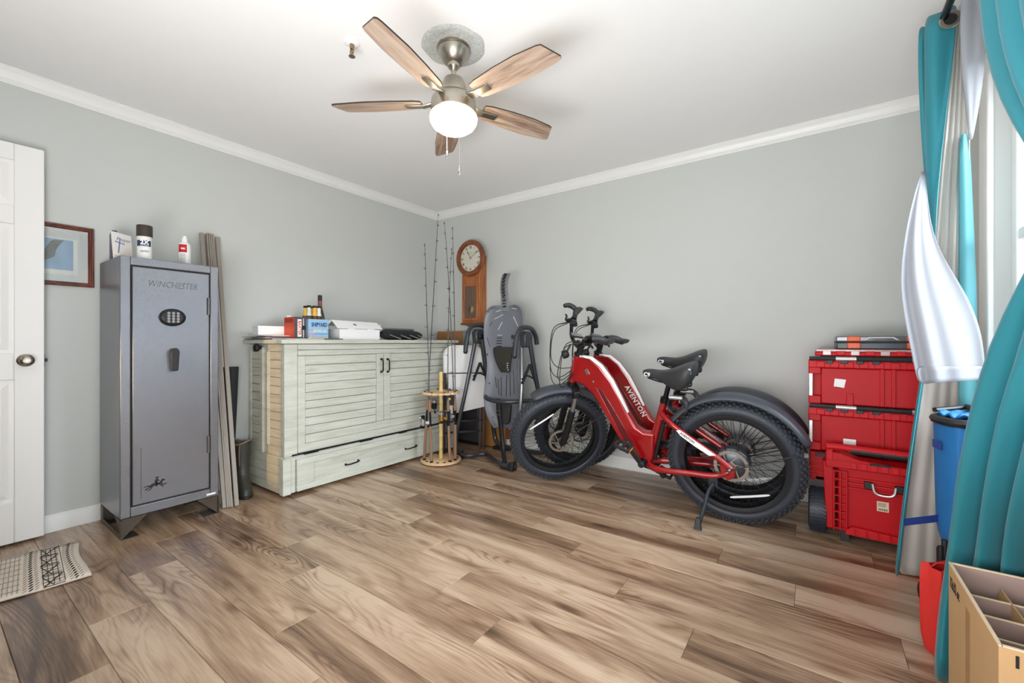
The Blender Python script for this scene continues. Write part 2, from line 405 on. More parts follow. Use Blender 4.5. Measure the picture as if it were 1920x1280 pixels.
# crown mouldings
def crown(): return [(0, 0), (0, -0.076), (0.008, -0.076), (0.010, -0.069), (0.014, -0.067), (0.015, -0.060), (0.019, -0.058), (0.024, -0.040), (0.033, -0.022), (0.041, -0.014), (0.042, -0.008), (0.047, -0.006), (0.047, 0)]
struct(MB().prism(crown(), (0, YR, HT), UX, UZ, (0, -YR, 0)).build('trim_1', m_trim, ang=20))
struct(MB().prism(crown(), (0.0, 0, HT), -UY, UZ, (XW, 0, 0)).build('trim_2', m_trim, ang=20))
struct(MB().prism(crown(), (XW, YR, HT), -UX, UZ, (0, -YR, 0)).build('trim_3', m_trim, ang=20))
# window: casing, jamb, sash bars, panes
win = struct(bpy.data.objects.new('window_1', None)); COL.objects.link(win); win.location = (XW, (WY0 + WY1) / 2, WZ0)
c = 0.095
b = MB(); b.box((XW - 0.02, WY1 - 0.012, WZ0 - 0.1), (XW, WY1 + c, WZ1 + c)); b.box((XW - 0.02, WY0 - c, WZ0 - 0.1), (XW, WY0 + 0.012, WZ1 + c)); b.box((XW - 0.021, WY0 - c, WZ1 - 0.012), (XW, WY1 + c, WZ1 + c)); b.box((XW - 0.02, WY0 - c, WZ0 - 0.1), (XW, WY1 + c, WZ0 - 0.03))
b.build('casing', m_trim, win, bevel=0.005, world=True)
MB().box((XW - 0.06, WY0 - c, WZ0 - 0.03), (XW + 0.06, WY1 + c, WZ0)).build('window_sill', m_trim, win, bevel=0.004, world=True)
ym = (WY0 + WY1) / 2
for y0, y1 in ((WY0, ym), (ym, WY1)):
    b = MB(); s = 0.045
    b.box((XW + 0.05, y0, WZ0), (XW + 0.09, y0 + s, WZ1)); b.box((XW + 0.05, y1 - s, WZ0), (XW + 0.09, y1, WZ1))
    b.box((XW + 0.05, y0 + s, WZ0), (XW + 0.09, y1 - s, WZ0 + s)); b.box((XW + 0.05, y0 + s, WZ1 - s), (XW + 0.09, y1 - s, WZ1)); b.box((XW + 0.055, y0 + s, 1.43), (XW + 0.085, y1 - s, 1.47))
    fr = b.build('sash', m_trim, win, bevel=0.004, world=True)
    for z0, z1 in ((WZ0 + s, 1.43), (1.47, WZ1 - s)):
        MB().box((XW + 0.068, y0 + s, z0), (XW + 0.072, y1 - s, z1)).build('pane', glassy('window_glass'), fr, world=True, smooth=False)
# the open six-panel door, folded back along the left wall
door = struct(MB().box((0.050, -3.765, 0.012), (0.071, -2.955, 2.042)).build('door_1', m_door, smooth=False))
b = MB()
ys = [(-3.765, -3.660), (-3.415, -3.305), (-3.060, -2.955)]
for y0, y1 in ys: b.box((0.066, y0, 0.012), (0.080, y1, 2.042))
zs = [(0.012, 0.223), (0.840, 0.975), (1.631, 1.726), (1.956, 2.042)]
for y0, y1 in ((-3.660, -3.415), (-3.305, -3.060)):
    for z0, z1 in zs: b.box((0.066, y0, z0), (0.0798, y1, z1))
b.build('stile_and_rail', m_door, door, bevel=0.004)
for y0, y1 in ((-3.660, -3.415), (-3.305, -3.060)):
    for z0, z1 in ((0.223, 0.840), (0.975, 1.631), (1.726, 1.956)):
        g = 0.016; h = 0.042
        MB().hexa([(0.0705, y0 + g, z0 + g), (0.0705, y1 - g, z0 + g), (0.0705, y1 - g, z1 - g), (0.0705, y0 + g, z1 - g), (0.0785, y0 + h, z0 + h), (0.0785, y1 - h, z0 + h), (0.0785, y1 - h, z1 - h), (0.0785, y0 + h, z1 - h)]).build('panel', m_door, door, smooth=False)
kb = MB().lathe([(0.0, 0.0), (0.032, 0.0), (0.032, 0.004), (0.024, 0.010), (0.012, 0.014), (0.011, 0.030), (0.020, 0.036), (0.027, 0.046), (0.027, 0.054), (0.020, 0.062), (0.012, 0.064), (0.012, 0.061), (0.0, 0.061)], (0.080, -3.022, 0.938), UX, 28).build('door_knob', m_nickel, door)
kb2 = MB().cyl((0.141, -3.022, 0.938), (0.1435, -3.022, 0.938), 0.006, n=14).build('lock_button', m_chrome, kb)
b = MB().box((0.052, -2.957, 0.905), (0.076, -2.9535, 0.968)); b.box((0.059, -2.955, 0.928), (0.070, -2.943, 0.946))
b.build('latch_bolt', m_blackm, door)

# ------------------------------------------------------------------ ceiling fan, medallion, sprinkler
fx, fy = 1.990, -1.865
m_popcorn = mat('popcorn_texture', (196, 199, 196), 0.95, var=0.45, vscale=130, bump=1.0, bscale=150)
b = MB(); rows = []
for i in range(13):
    r = 0.150 * i / 12; rows.append([V((fx + (r + (0.004 * math.sin(7 * t) if i == 12 else 0)) * math.cos(t), fy + r * math.sin(t), HT - (0.004 + 0.006 * rnd.random() if i < 12 else 0.0))) for t in [2 * PI * j / 60 for j in range(60)]])
b.sheet(rows, True)
struct(b.build('trim_4', m_popcorn, smooth=True, ang=80))
fan = thing('ceiling_fan', 'brushed nickel ceiling fan with five grey oak blades and a lit glass bowl', 'fan', (fx, fy, HT))
MB().lathe([(0.0, 0.004), (0.066, 0.002), (0.078, -0.002), (0.080, -0.014), (0.074, -0.018), (0.076, -0.024), (0.074, -0.030), (0.064, -0.052), (0.046, -0.076), (0.036, -0.082), (0.0, -0.082)], (0, 0, 0), UZ, 40).build('canopy', m_nickel, fan)
MB().lathe([(0.030, -0.080), (0.028, -0.098), (0.012, -0.116), (0.012, -0.165), (0.018, -0.168), (0.018, -0.176)], (0, 0, 0), UZ, 20).build('downrod', m_nickel, fan)
MB().lathe([(0.0, -0.150), (0.030, -0.152), (0.046, -0.158), (0.052, -0.175), (0.062, -0.205), (0.072, -0.232), (0.072, -0.238), (0.0, -0.238)], (0, 0, 0), UZ, 40).build('motor_housing', m_nickel, fan)
MB().lathe([(0.0, -0.236), (0.082, -0.236), (0.092, -0.242), (0.104, -0.258), (0.107, -0.285), (0.107, -0.318), (0.102, -0.324), (0.0, -0.324)], (0, 0, 0), UZ, 44).build('switch_housing', m_nickel, fan)
m_bowl = bpy.data.materials.new('lit_glass_bowl'); m_bowl.use_nodes = True
_b = m_bowl.node_tree.nodes['Principled BSDF']; _b.inputs['Base Color'].default_value = (0.95, 0.92, 0.85, 1); _b.inputs['Emission Color'].default_value = (1.0, 0.84, 0.62, 1); _b.inputs['Emission Strength'].default_value = 26.0; _b.inputs['Roughness'].default_value = 0.2
MB().lathe([(0.100, -0.322), (0.109, -0.328), (0.113, -0.342), (0.110, -0.360), (0.098, -0.380), (0.074, -0.397), (0.042, -0.408), (0.0, -0.411)], (0, 0, 0), UZ, 44).build('glass_bowl', m_bowl, fan)
m_blade = ramp_wood('grey_oak_blade', [(128, 106, 90), (176, 152, 134), (200, 180, 162)], scale=(1.2, 14, 14), dens=4, rough=0.5, rand=True, fine=14, patch=1.0)
m_bedge = mat('blade_edge_dark', (52, 42, 36), 0.6)
zb = -0.268
pts = [(0.150, -0.046), (0.185, -0.055), (0.300, -0.064), (0.420, -0.066), (0.530, -0.056), (0.548, -0.050), (0.585, 0.036), (0.580, 0.047), (0.560, 0.052), (0.420, 0.062), (0.300, 0.058), (0.185, 0.048), (0.152, 0.038)]
for a in (-78.5, -4.5, 67.5, 139.0, 211.0):
    t = math.radians(a); R = MX.Rotation(t, 4, 'Z') @ MX.Translation((0, 0, zb)) @ MX.Rotation(math.radians(-11), 4, 'X')
    b = MB(); n = len(pts)
    vs = [V((x, y, 0.0035)) for x, y in pts] + [V((x, y, -0.0035)) for x, y in pts]
    b.m(0).add(vs, [tuple(range(n)), tuple(range(n, 2 * n))[::-1]]); b.m(1).add(vs, [(i, n + i, n + (i + 1) % n, (i + 1) % n) for i in range(n)])
    o = b.build('blade', [m_blade, m_bedge], fan, smooth=False); o.matrix_local = R
    k = MB(); k.beam((0.085, 0, 0.004), (0.155, 0, -0.012), 0.040, 0.010); k.beam((0.150, 0, -0.010), (0.232, 0, -0.008), 0.036, 0.009)
    o2 = k.build('blade_bracket', m_nickel, fan, bevel=0.003); o2.matrix_local = R
def pull_chain(px, py0, py1, t):
    p0 = D(px, py0, t); p1 = D(px, py1, t)
    b = MB(); b.cyl(p0, p1, 0.0012, n=6); b.lathe([(0.0, 0.018), (0.0035, 0.014), (0.006, 0.0), (0.006, -0.022), (0.004, -0.026), (0.0, -0.026)], p1, UZ, 12)
    return b.build('pull_chain', m_chrome, fan, world=True)
pull_chain(861.5, 245, 318, 1.985); pull_chain(838, 188, 288, 2.10)
spk = thing('sprinkler', 'small ceiling fire sprinkler with white plate left of the fan', 'sprinkler', (1.62, -2.163, HT))
MB().lathe([(0.0, -0.001), (0.034, -0.001), (0.036, -0.004), (0.026, -0.010), (0.0, -0.010)], (0, 0, 0), UZ, 26).build('plate', m_trim, spk)
b = MB(); b.cyl((0, 0, -0.008), (0, 0, -0.030), 0.011, 0.009, 12)
for s in (-1, 1): b.tube(smoothpath([(0.008 * s, 0, -0.028), (0.013 * s, 0, -0.044), (0.004 * s, 0, -0.060)], 4), 0.003, 6)
b.cyl((0, 0, -0.030), (0, 0, -0.055), 0.003, n=8)
b.lathe([(0, -0.058), (0.006, -0.058), (0.015, -0.064), (0.015, -0.066), (0, -0.066)], (0, 0, 0), UZ, 14)
b.build('nozzle', mat('old_brass', (150, 130, 104), 0.35, 0.9), spk)
# ------------------------------------------------------------------ framed picture behind the door
pic = thing('framed_picture', 'mahogany framed bird print on the wall partly hidden by the door', 'picture', (0.0, -2.98, 1.512))
m_mahog = ramp_wood('mahogany', [(52, 22, 16), (98, 46, 34), (140, 74, 54)], scale=(14, 14, 1.5), dens=3, rough=0.3, coat=0.4)
py0, py1, pz0, pz1 = -3.207, -2.753, 1.343, 1.681
prof = [(0, 0), (0, 0.016), (0.005, 0.022), (0.010, 0.020), (0.013, 0.014), (0.017, 0.014), (0.021, 0.010), (0.024, 0.006), (0.024, 0)]
rows = []
for cy, cz, sy, sz in ((py0, pz0, 1, 1), (py1, pz0, -1, 1), (py1, pz1, -1, -1), (py0, pz1, 1, -1), (py0, pz0, 1, 1)):
    rows.append([V((d + 0.001, cy + sy * w, cz + sz * w)) for w, d in prof])
MB().sheet(rows).build('frame', m_mahog, pic, world=True, ang=25, merge=0.0002)
MB().box((0.002, py0 + 0.02, pz0 + 0.02), (0.005, py1 - 0.02, pz1 - 0.02)).build('mat_board', mat('mat_board', (226, 226, 222), 0.8, var=0.01), pic, world=True, smooth=False)
MB().box((0.005, -3.13, 1.405), (0.006, -2.818, 1.605)).build('print_border', mat('print_border', (240, 238, 230), 0.7), pic, world=True, smooth=False)
MB().box((0.006, -3.12, 1.430), (0.0065, -2.836, 1.597)).build('print', mat('print_sky', (176, 194, 214), 0.7, var=0.14, vscale=14), pic, world=True, smooth=False)
b = MB(); b.prism([(-0.10, 1.455), (-0.055, 1.500), (-0.02, 1.525), (-0.004, 1.560), (0.006, 1.582), (0.02, 1.592), (0.058, 1.594), (0.040, 1.565), (0.026, 1.535), (0.022, 1.500), (-0.02, 1.470)], (0.0065, -2.930, 0), UY, UZ, (0.0006, 0, 0))
b.build('printed_wing', mat('print_bird', (150, 146, 142), 0.7, var=0.35, vscale=90), pic, world=True, smooth=False)
MB().box((0.0085, py0 + 0.022, pz0 + 0.022), (0.0095, py1 - 0.022, pz1 - 0.022)).build('glass', glassy('picture_glass', refl=0.45), pic, world=True, smooth=False)

# ------------------------------------------------------------------ gun safe
SX, SY0, SY1, SZ0, SZ1 = 0.445, -2.733, -2.283, 0.105, 1.485
m_safe = mat('safe_grey', (136, 137, 143), 0.27, 0.82, var=0.10, vscale=120, bump=0.35, bscale=420)
safe = thing('gun_safe', 'tall hammered grey gun safe with keypad lock standing beside the door', 'safe', ((SX) / 2, (SY0 + SY1) / 2, 0))
b = MB(); b.box((0.035, SY0, SZ0), (SX - 0.012, SY1, SZ1))
b.box((SX - 0.012, SY0, SZ0), (SX, -2.691, SZ1)); b.box((SX - 0.012, -2.325, SZ0), (SX, SY1, SZ1)); b.box((SX - 0.012, -2.691, SZ0), (SX, -2.325, 0.155)); b.box((SX - 0.012, -2.691, 1.442), (SX, -2.325, SZ1))
b.build('body', m_safe, safe, bevel=0.003, world=True)
MB().box((SX - 0.0118, -2.690, 0.156), (SX - 0.011, -2.326, 1.441)).build('door_gap', m_ink, safe, world=True, smooth=False)
sd = MB().box((SX - 0.013, -2.684, 0.163), (SX + 0.002, -2.332, 1.434)).build('safe_door', m_safe, safe, bevel=0.003, world=True)
m_hinge = mat('hinge_steel', (98, 96, 92), 0.35, 0.8)
for z in (1.244, 0.424):
    b = MB(); b.cyl((SX + 0.004, -2.335, z - 0.05), (SX + 0.004, -2.335, z - 0.002), 0.010, n=14); b.cyl((SX + 0.004, -2.335, z + 0.002), (SX + 0.004, -2.335, z + 0.05), 0.010, n=14); b.cyl((SX + 0.004, -2.335, z - 0.05), (SX + 0.004, -2.335, z + 0.05), 0.006, n=10)
    b.build('hinge', m_hinge, safe, world=True)
kp = MB().lathe([(0.0, 0.0), (0.062, 0.0), (0.060, 0.012), (0.052, 0.020), (0.046, 0.022), (0.044, 0.019), (0.0, 0.019)], (SX + 0.002, -2.511, 1.170), UX, 40, u0=UY, flat=0.80).build('keypad', m_black, sd, world=True)
m_key = mat('key_grey', (150, 152, 152), 0.5)
b = MB()
for i in range(4):
    for j in range(3):
        b.lathe([(0.0, 0.0025), (0.0062, 0.002), (0.0075, 0.0)], (SX + 0.021, -2.511 + (j - 1) * 0.0215, 1.170 + (1.5 - i) * 0.0155), UX, 12)
b.build('key_buttons', m_key, sd, world=True)
b = MB(); b.lathe([(0, 0), (0.019, 0), (0.019, 0.016), (0, 0.016)], (SX + 0.002, -2.508, 0.978), UX, 20)
b.prism([(-0.021, 0.104), (-0.014, 0.122), (0.0, 0.128), (0.014, 0.122), (0.021, 0.104), (0.014, 0.0), (-0.014, 0.0)], (SX + 0.018, -2.508, 0.871), UY, UZ, (0.022, 0, 0))
b.build('handle', m_black, sd, bevel=0.004, world=True)
m_logo = mat('worn_silver_print', (104, 106, 114), 0.5, 0.0)
text('WINCHESTER', 0.048, (SX + 0.0026, -2.507, 1.350), UY, UZ, m_logo, sd, shear=0.25, xs=0.78) .location = (-safe.location.x, -safe.location.y, -safe.location.z)
# galloping horse-and-rider emblem, cut as a thin silhouette
m_emb = mat('emblem_black', (30, 30, 36), 0.5)
def emb(polys):
    b = MB()
    for p in polys: b.prism([(u * 0.00118, w * 0.00118) for u, w in p], (SX + 0.0021, -2.585, 0.250), UY, UZ, (0.0006, 0, 0))
    return b
emb([[(-22, 2), (-14, 9), (0, 9), (12, 8), (18, 14), (24, 22), (30, 20), (36, 15), (34, 12), (28, 13), (24, 6), (22, -1), (12, -3), (0, -4), (-12, -5), (-20, -5)],
     [(20, 0), (32, -4), (40, -1), (41, -4), (32, -9), (19, -5)], [(16, -2), (26, -10), (28, -17), (24, -17), (22, -11), (13, -5)],
     [(-20, 0), (-30, -8), (-40, -12), (-41, -15), (-36, -16), (-28, -11), (-16, -5)], [(-16, -4), (-22, -14), (-32, -19), (-30, -21), (-19, -17), (-10, -5)],
     [(-22, 2), (-32, 4), (-44, -2), (-46, -5), (-34, -1), (-22, -3)],
     [(-4, 8), (-5, 18), (-1, 26), (6, 27), (9, 22), (16, 18), (15, 15), (8, 17), (5, 8)], [(1, 28), (1, 34), (6, 36), (10, 33), (9, 28), (5, 27)], [(-3, 33), (13, 35), (13, 36), (-3, 35)],
     [(-2, 10), (2, 2), (0, -8), (4, -9), (7, 2), (6, 10)]]).build('horse_emblem', m_emb, sd, world=True, smooth=False)
MB().box((SX + 0.0021, -2.6495, 0.191), (SX + 0.0024, -2.6480, 0.463)).build('scored_line', m_emb, sd, world=True, smooth=False)
MB().box((SX + 0.0002, -2.345, 0.118), (SX + 0.0012, -2.298, 0.128)).build('sticker', m_paper, safe, world=True, smooth=False)
m_foot = mat('foot_steel', (84, 76, 66), 0.4, 0.6, var=0.15)
for y0, y1, s in ((SY0 + 0.002, SY0 + 0.10, 1), (SY1 - 0.002, SY1 - 0.10, -1)):
    b = MB(); ya = SY0 if s > 0 else SY1
    # side plate with a cut-out, front gusset, floor pad
    pl = [(0.05, 0.10), (0.05, 0.0), (0.46, 0.0), (0.46, 0.10), (0.33, 0.10), (0.43, 0.055), (0.43, 0.03), (0.10, 0.03), (0.10, 0.10)]
    b.prism(pl, (0, ya + 0.001 * s, 0), UX, UZ, (0, 0.004 * s, 0))
    b.prism([(0, 0), (0.0, 0.104), (0.105, 0.104)], (0.445, ya + 0.005 * s, 0), UY * s, UZ, (0.004, 0, 0))
    b.box((0.36, ya + 0.004 * s, 0), (0.455, ya + 0.075 * s, 0.003))
    b.box((0.05, ya + 0.004 * s, 0), (0.14, ya + 0.075 * s, 0.003)); b.box((0.06, ya + 0.004 * s, 0), (0.064, ya + 0.08 * s, 0.104)); b.box((0.05, ya + 0.004 * s, 0.100), (0.445, ya + 0.09 * s, 0.105))
    b.build('foot', m_foot, safe, world=True, smooth=False)
ST = SZ1
# things on the safe
can = thing('spray_can', 'dark spray paint can labelled SATIN standing on the safe', 'spray can', tuple(X(271, 480, 0.36)[:2]) + (ST,))
MB().lathe([(0, 0), (0.032, 0), (0.0345, 0.003), (0.033, 0.006), (0.033, 0.125), (0.034, 0.128), (0.031, 0.136), (0, 0.136)], (0, 0, 0), UZ, 32).build('can_body', mat('can_label_white', (232, 232, 230), 0.35, var=0.01), can)
MB().lathe([(0.0355, 0.128), (0.0355, 0.188), (0.033, 0.192), (0, 0.192)], (0, 0, 0), UZ, 32).build('cap', mat('cap_brown', (58, 48, 42), 0.5), can)
dv = (CAM - can.location); dv.z = 0; dv.normalize(); sx_ = V((-dv.y, dv.x, 0))
def wrap(o, r, a0, a1, z0, z1, m, name, par):
    b = MB(); a = math.atan2(dv.y, dv.x); rows = []
    for z in (z0, z1): rows.append([V((math.cos(a + t) * r, math.sin(a + t) * r, z)) for t in [a0 + (a1 - a0) * i / 12 for i in range(13)]])
    return b.sheet(rows).build(name, m, par, solid=0.0006)
wrap(can, 0.0338, -1.15, 0.9, 0.074, 0.106, mat('label_navy', (40, 58, 96), 0.4), 'label', can)
text('2X', 0.030, dv * 0.0350 + UZ * 0.094, sx_, UZ, m_paper, can, bold=0.001)
text('ULTRA', 0.012, dv * 0.0350 + UZ * 0.079, sx_, UZ, m_paper, can)
text('SATIN', 0.016, dv * 0.0345 + UZ * 0.045, sx_, UZ, m_ink, can, xs=0.8)
bot = thing('spray_bottle', 'white aerosol bottle with a red label on the safe', 'bottle', tuple(X(346, 485, 0.30)[:2]) + (ST,))
MB().lathe([(0, 0), (0.030, 0), (0.032, 0.004), (0.032, 0.118), (0.029, 0.134), (0.018, 0.146), (0, 0.146)], (0, 0, 0), UZ, 28).build('bottle_body', mat('bottle_white', (236, 236, 234), 0.35, var=0.02), bot)
MB().lathe([(0.015, 0.144), (0.015, 0.168), (0.011, 0.174), (0.010, 0.182), (0, 0.182)], (0, 0, 0), UZ, 18).build('cap', mat('cap_cream', (240, 240, 232), 0.4), bot)
dv = (CAM - bot.location); dv.z = 0; dv.normalize(); sx_ = V((-dv.y, dv.x, 0))
wrap(bot, 0.0325, -1.0, 0.35, 0.082, 0.128, mat('label_red', (200, 36, 44), 0.4), 'label', bot)
for i in range(7): wrap(bot, 0.0322, -0.75 + 0.05 * (i % 3), 0.15, 0.018 + 0.0085 * i, 0.021 + 0.0085 * i, mat('label_grey', (120, 124, 130), 0.5), 'printed_line', bot)
wrap(bot, 0.0328, -0.55, 0.05, 0.100, 0.108, m_paper, 'printed_line', bot)
bk = thing('book', 'slim purple hardback book standing upright on the safe', 'book', (0.155, -2.70, ST))
b = MB(); b.box((-0.075, -0.011, 0), (0.075, -0.008, 0.165)); b.box((-0.075, 0.008, 0), (0.075, 0.011, 0.165)); b.box((0.072, -0.011, 0), (0.076, 0.011, 0.165))
b.build('cover', mat('book_purple', (70, 50, 100), 0.4), bk, bevel=0.001)
MB().box((-0.07, -0.008, 0.004), (0.072, 0.008, 0.160)).build('pages', mat('book_pages', (225, 215, 205), 0.8), bk, smooth=False)
bk.rotation_euler = (0, 0, math.radians(-8))
p0 = X(214, 480, 0.27); p1 = X(250, 480, 0.22)
bl = thing('booklet', 'white booklet with a drawn blue cross leaning upright on the safe', 'booklet', ((p0.x + p1.x) / 2, (p0.y + p1.y) / 2, ST))
du = (p1 - p0); du.z = 0; wl = du.length; du.normalize(); nn = V((du.y, -du.x, 0)); up = (UZ - nn * 0.10).normalized()
b = MB(); b.prism([(-wl / 2, 0), (wl / 2, 0), (wl / 2, 0.152), (-wl / 2, 0.156)], (0, 0, 0), du, up, -nn * 0.006); b.build('cover', mat('booklet_white', (238, 234, 228), 0.5, var=0.04, vscale=20), bl, smooth=False)
b = MB()
o = nn * 0.0008
b.prism([(-0.030, 0.040), (-0.024, 0.040), (-0.008, 0.125), (-0.014, 0.125)], o, du, up, nn * 0.0004); b.prism([(-0.040, 0.100), (0.012, 0.092), (0.012, 0.097), (-0.040, 0.105)], o, du, up, nn * 0.0005)
b.build('drawn_cross', mat('ink_blue', (96, 116, 160), 0.6), bl, smooth=False)
b = MB(); b.prism([(-0.05, 0.005), (0.02, 0.002), (0.03, 0.02), (0.0, 0.035), (-0.02, 0.022), (-0.05, 0.03)], o, du, up, nn * 0.0003); b.build('drawn_flowers', mat('print_peach', (232, 206, 172), 0.6, var=0.2, vscale=80), bl, smooth=False)
text('Prayer', 0.030, o + du * 0.006 + up * 0.118, du, up, mat('ink_pale', (140, 140, 170), 0.6), bl, shear=0.3)

# ------------------------------------------------------------------ strips of moulding leaning on the wall, quiver, boot
m_strip = mat('strip_greige', (150, 142, 132), 0.42, var=0.08, vscale=6)
strips = [((374, 383), (419, 423), 1.765, 'leftmost'), ((386, 389.5), (424, 426.4), 1.768, ''), ((390, 393.2), (426.8, 428.8), 1.767, ''), ((393.6, 396.6), (429.2, 430.8), 1.766, ''), ((397, 400), (431, 432.5), 1.765, ''), ((404, 412.5), (436, 446), 1.757, 'rightmost')]
slab = ['long greige moulding strip leaning on the wall, nearest the safe', 'long greige moulding strip in the leaning bundle of four', None, None, None, 'long greige moulding strip leaning alone on the cabinet side of the bundle']
for i, ((a, c), (e, g), zt, w) in enumerate(strips):
    yt = (X(a, 440, 0.03).y + X(c, 440, 0.03).y) / 2; wt = X(c, 440, 0.03).y - X(a, 440, 0.03).y
    pb0 = Z(e, 949 + (2 if i < 5 else 0)); pb1 = Z(g, 949); xb = 0.405
    yb0 = X(e, 900, xb).y; yb1 = X(g, 900, xb).y; wb = yb1 - yb0
    t0 = V((0.022, yt, zt)); b0 = V((xb + 0.004 * i, (yb0 + yb1) / 2, 0.002))
    d = (t0 - b0).normalized(); s = V((0, 1, 0)); nrm = d.cross(s).normalized()
    th = 0.014 if i in (0, 5) else 0.030
    wd_ = max(0.0085, min(wt, wb)) if 0 < i < 5 else 0.024
    st = thing('moulding_strip', slab[i] or slab[1], 'trim strip', b0, group='bundle of four leaning moulding strips' if 0 < i < 5 else None)
    b = MB(); pr = [(-wd_ / 2, -th / 2), (wd_ / 2, -th / 2), (wd_ / 2, th / 2), (wd_ * 0.2, th / 2 + 0.002), (-wd_ / 2, th / 2)]
    b.prism(pr, (0, 0, 0), s, nrm, t0 - b0)
    me = b.build('board', m_strip, st, smooth=False, bevel=0.001)
qv = thing('quiver', 'slim black tapered tube leaning behind the moulding strips', 'tube', (0.09, -2.075, 0.0))
MB().lathe([(0, 0.0), (0.016, 0.0), (0.024, 0.30), (0.040, 0.70), (0.046, 0.858), (0.043, 0.858), (0.038, 0.80), (0, 0.80)], (0, 0, 0), UZ, 24).build('tube', mat('black_mesh', (34, 36, 40), 0.7, var=0.4, vscale=160, bump=0.6, bscale=260), qv)
boot = thing('rubber_boot', 'dark olive rubber boot standing between the safe and the cabinet', 'boot', (0.20, -2.055, 0))
m_boot = mat('rubber_olive', (52, 52, 46), 0.45, var=0.15, vscale=14)
b = MB()
sec = [(0.0, 0.045, 0.075, 0.052), (0.02, 0.050, 0.125, 0.052), (0.06, 0.045, 0.120, 0.050), (0.095, 0.022, 0.082, 0.046), (0.135, 0.005, 0.058, 0.046), (0.20, 0.0, 0.056, 0.050), (0.30, -0.002, 0.060, 0.055), (0.352, -0.002, 0.064, 0.058)]
rows = []
for z, cx, ax, ay in sec:
    if z == 0.0: ax = 0.115
    rows.append([V((cx + ax * math.cos(t), ay * math.sin(t), z)) for t in [2 * PI * j / 22 for j in range(22)]])
for z, k in ((0.355, 0.94), (0.30, 0.88), (0.15, 0.80)): rows.append([V((-0.002 + 0.064 * k * math.cos(t), 0.058 * k * math.sin(t), z + (0 if z < 0.35 else 0))) for t in [2 * PI * j / 22 for j in range(22)]])
b.sheet(rows, True); b.add([(0.05 + 0.0, 0, 0)], []); b.build('shaft', m_boot, boot, sub=1)
b = MB(); b.prism([(0.045 + 0.125 * math.cos(t), 0.056 * math.sin(t)) for t in [2 * PI * j / 24 for j in range(24)]], (0, 0, 0), UX, UY, (0, 0, 0.016)); b.build('sole', mat('rubber_black', (30, 28, 26), 0.6), boot, bevel=0.003)
b = MB(); b.tube([(-0.002 + 0.064 * math.cos(t), 0.058 * math.sin(t), 0.352 + 0.01 * math.sin(2 * t)) for t in [2 * PI * j / 20 for j in range(20)]], 0.007, 6, closed=True); b.tube(smoothpath([(0.058, -0.02, 0.35), (0.070, -0.026, 0.28), (0.063, -0.022, 0.20)], 4), 0.004, 6); b.build('cuff', mat('cuff_tan', (112, 98, 84), 0.6), boot)
boot.rotation_euler = (0, 0, math.radians(-12))

# ------------------------------------------------------------------ woven rug
rug = thing('rug', 'small cream woven cotton rug with black geometric stripes by the door', 'rug', (0.52, -3.1, 0))
m_rug = mat('rug_cream', (226, 214, 200), 0.9, var=0.05, vscale=60, bump=0.6, bscale=500)
m_rblk = mat('rug_black', (34, 30, 30), 0.9, var=0.2, vscale=90, bump=0.5, bscale=500)
m_rgry = mat('rug_grey', (150, 140, 130), 0.9, var=0.2, vscale=90)
# rug frame: corner C at the far right, u runs from wall to room along the short end, w runs towards the left of the picture
C0 = V(Z(150, 1017)); C1 = V(Z(165, 1083)); uu = (C1 - C0); uu.z = 0; RWd = uu.length; uu.normalize(); ww = V((uu.y, -uu.x, 0))
L0 = V(Z(0, 1052)); 
if (L0 - C0).dot(ww) < 0: ww = -ww
RL = 0.72; nx, ny = 20, 10; rows = []
def rugp(u, w, z=0.006):
    wob = 0.006 * math.sin(w * 17 + u * 5) ; e = 0.012 * math.sin(u * 9.0) * max(0, 1 - w / 0.2)
    return C0 + uu * u + ww * (w + e) + V((0, 0, z + 0.004 * abs(math.sin(w * 9 + u * 4)) * (1 if w < 0.3 else 0.4)))
b = MB(); b.sheet([[rugp(RWd * i / ny, RL * j / nx) for j in range(nx + 1)] for i in range(ny + 1)]); b.build('weave', m_rug, rug, world=True, solid=0.008)
b = MB(); g = MB()
def rs(bld, u0, w0, u1, w1, t=0.007):
    t *= 0.62; w0 *= 0.55; w1 *= 0.55
    p, q = rugp(u0, w0, 0.0108), rugp(u1, w1, 0.0108); dd = (q - p).normalized(); n_ = V((-dd.y, dd.x, 0)) * t / 2
    bld.add([p - n_, p + n_, q + n_, q - n_, p - n_ + UZ * 0.0012, p + n_ + UZ * 0.0012, q + n_ + UZ * 0.0012, q - n_ + UZ * 0.0012], [(4, 5, 6, 7)[::-1], (4, 5, 6, 7), (0, 1, 5, 4), (1, 2, 6, 5), (2, 3, 7, 6), (3, 0, 4, 7)])
K = int(RWd / 0.026)
for wl_, bl_ in ((0.075, b), (0.045, g), (0.10, g), (0.305, b), (0.275, g), (0.335, g), (0.54, b)):
    for i in range(K): u = RWd * (i + 0.5) / K; rs(bl_, u - 0.009, wl_ - 0.009, u + 0.009, wl_ + 0.009, 0.010 if bl_ is b else 0.005)
for i in range(4):
    u0 = RWd * (i + 0.08) / 4; u1 = RWd * (i + 0.98) / 4
    rs(b, u0, 0.135, u1, 0.245, 0.008); rs(b, u1, 0.245, u1, 0.135, 0.008); rs(b, u0, 0.245, u1, 0.19, 0.004)
for k in range(5): w = 0.135 + 0.0275 * k; rs(b, 0.02, w, RWd - 0.02, w, 0.0035)
for i in range(int(RWd / 0.03)): u = 0.02 + 0.03 * i; rs(b, u, 0.135, u, 0.245, 0.003)
for k in range(7): w = 0.37 + 0.025 * k; rs(g, 0.015, w, RWd - 0.015, w, 0.0028)
for i in range(int(RWd / 0.06)): u = 0.02 + 0.06 * i; rs(g, u, 0.36, u, 0.53, 0.004)
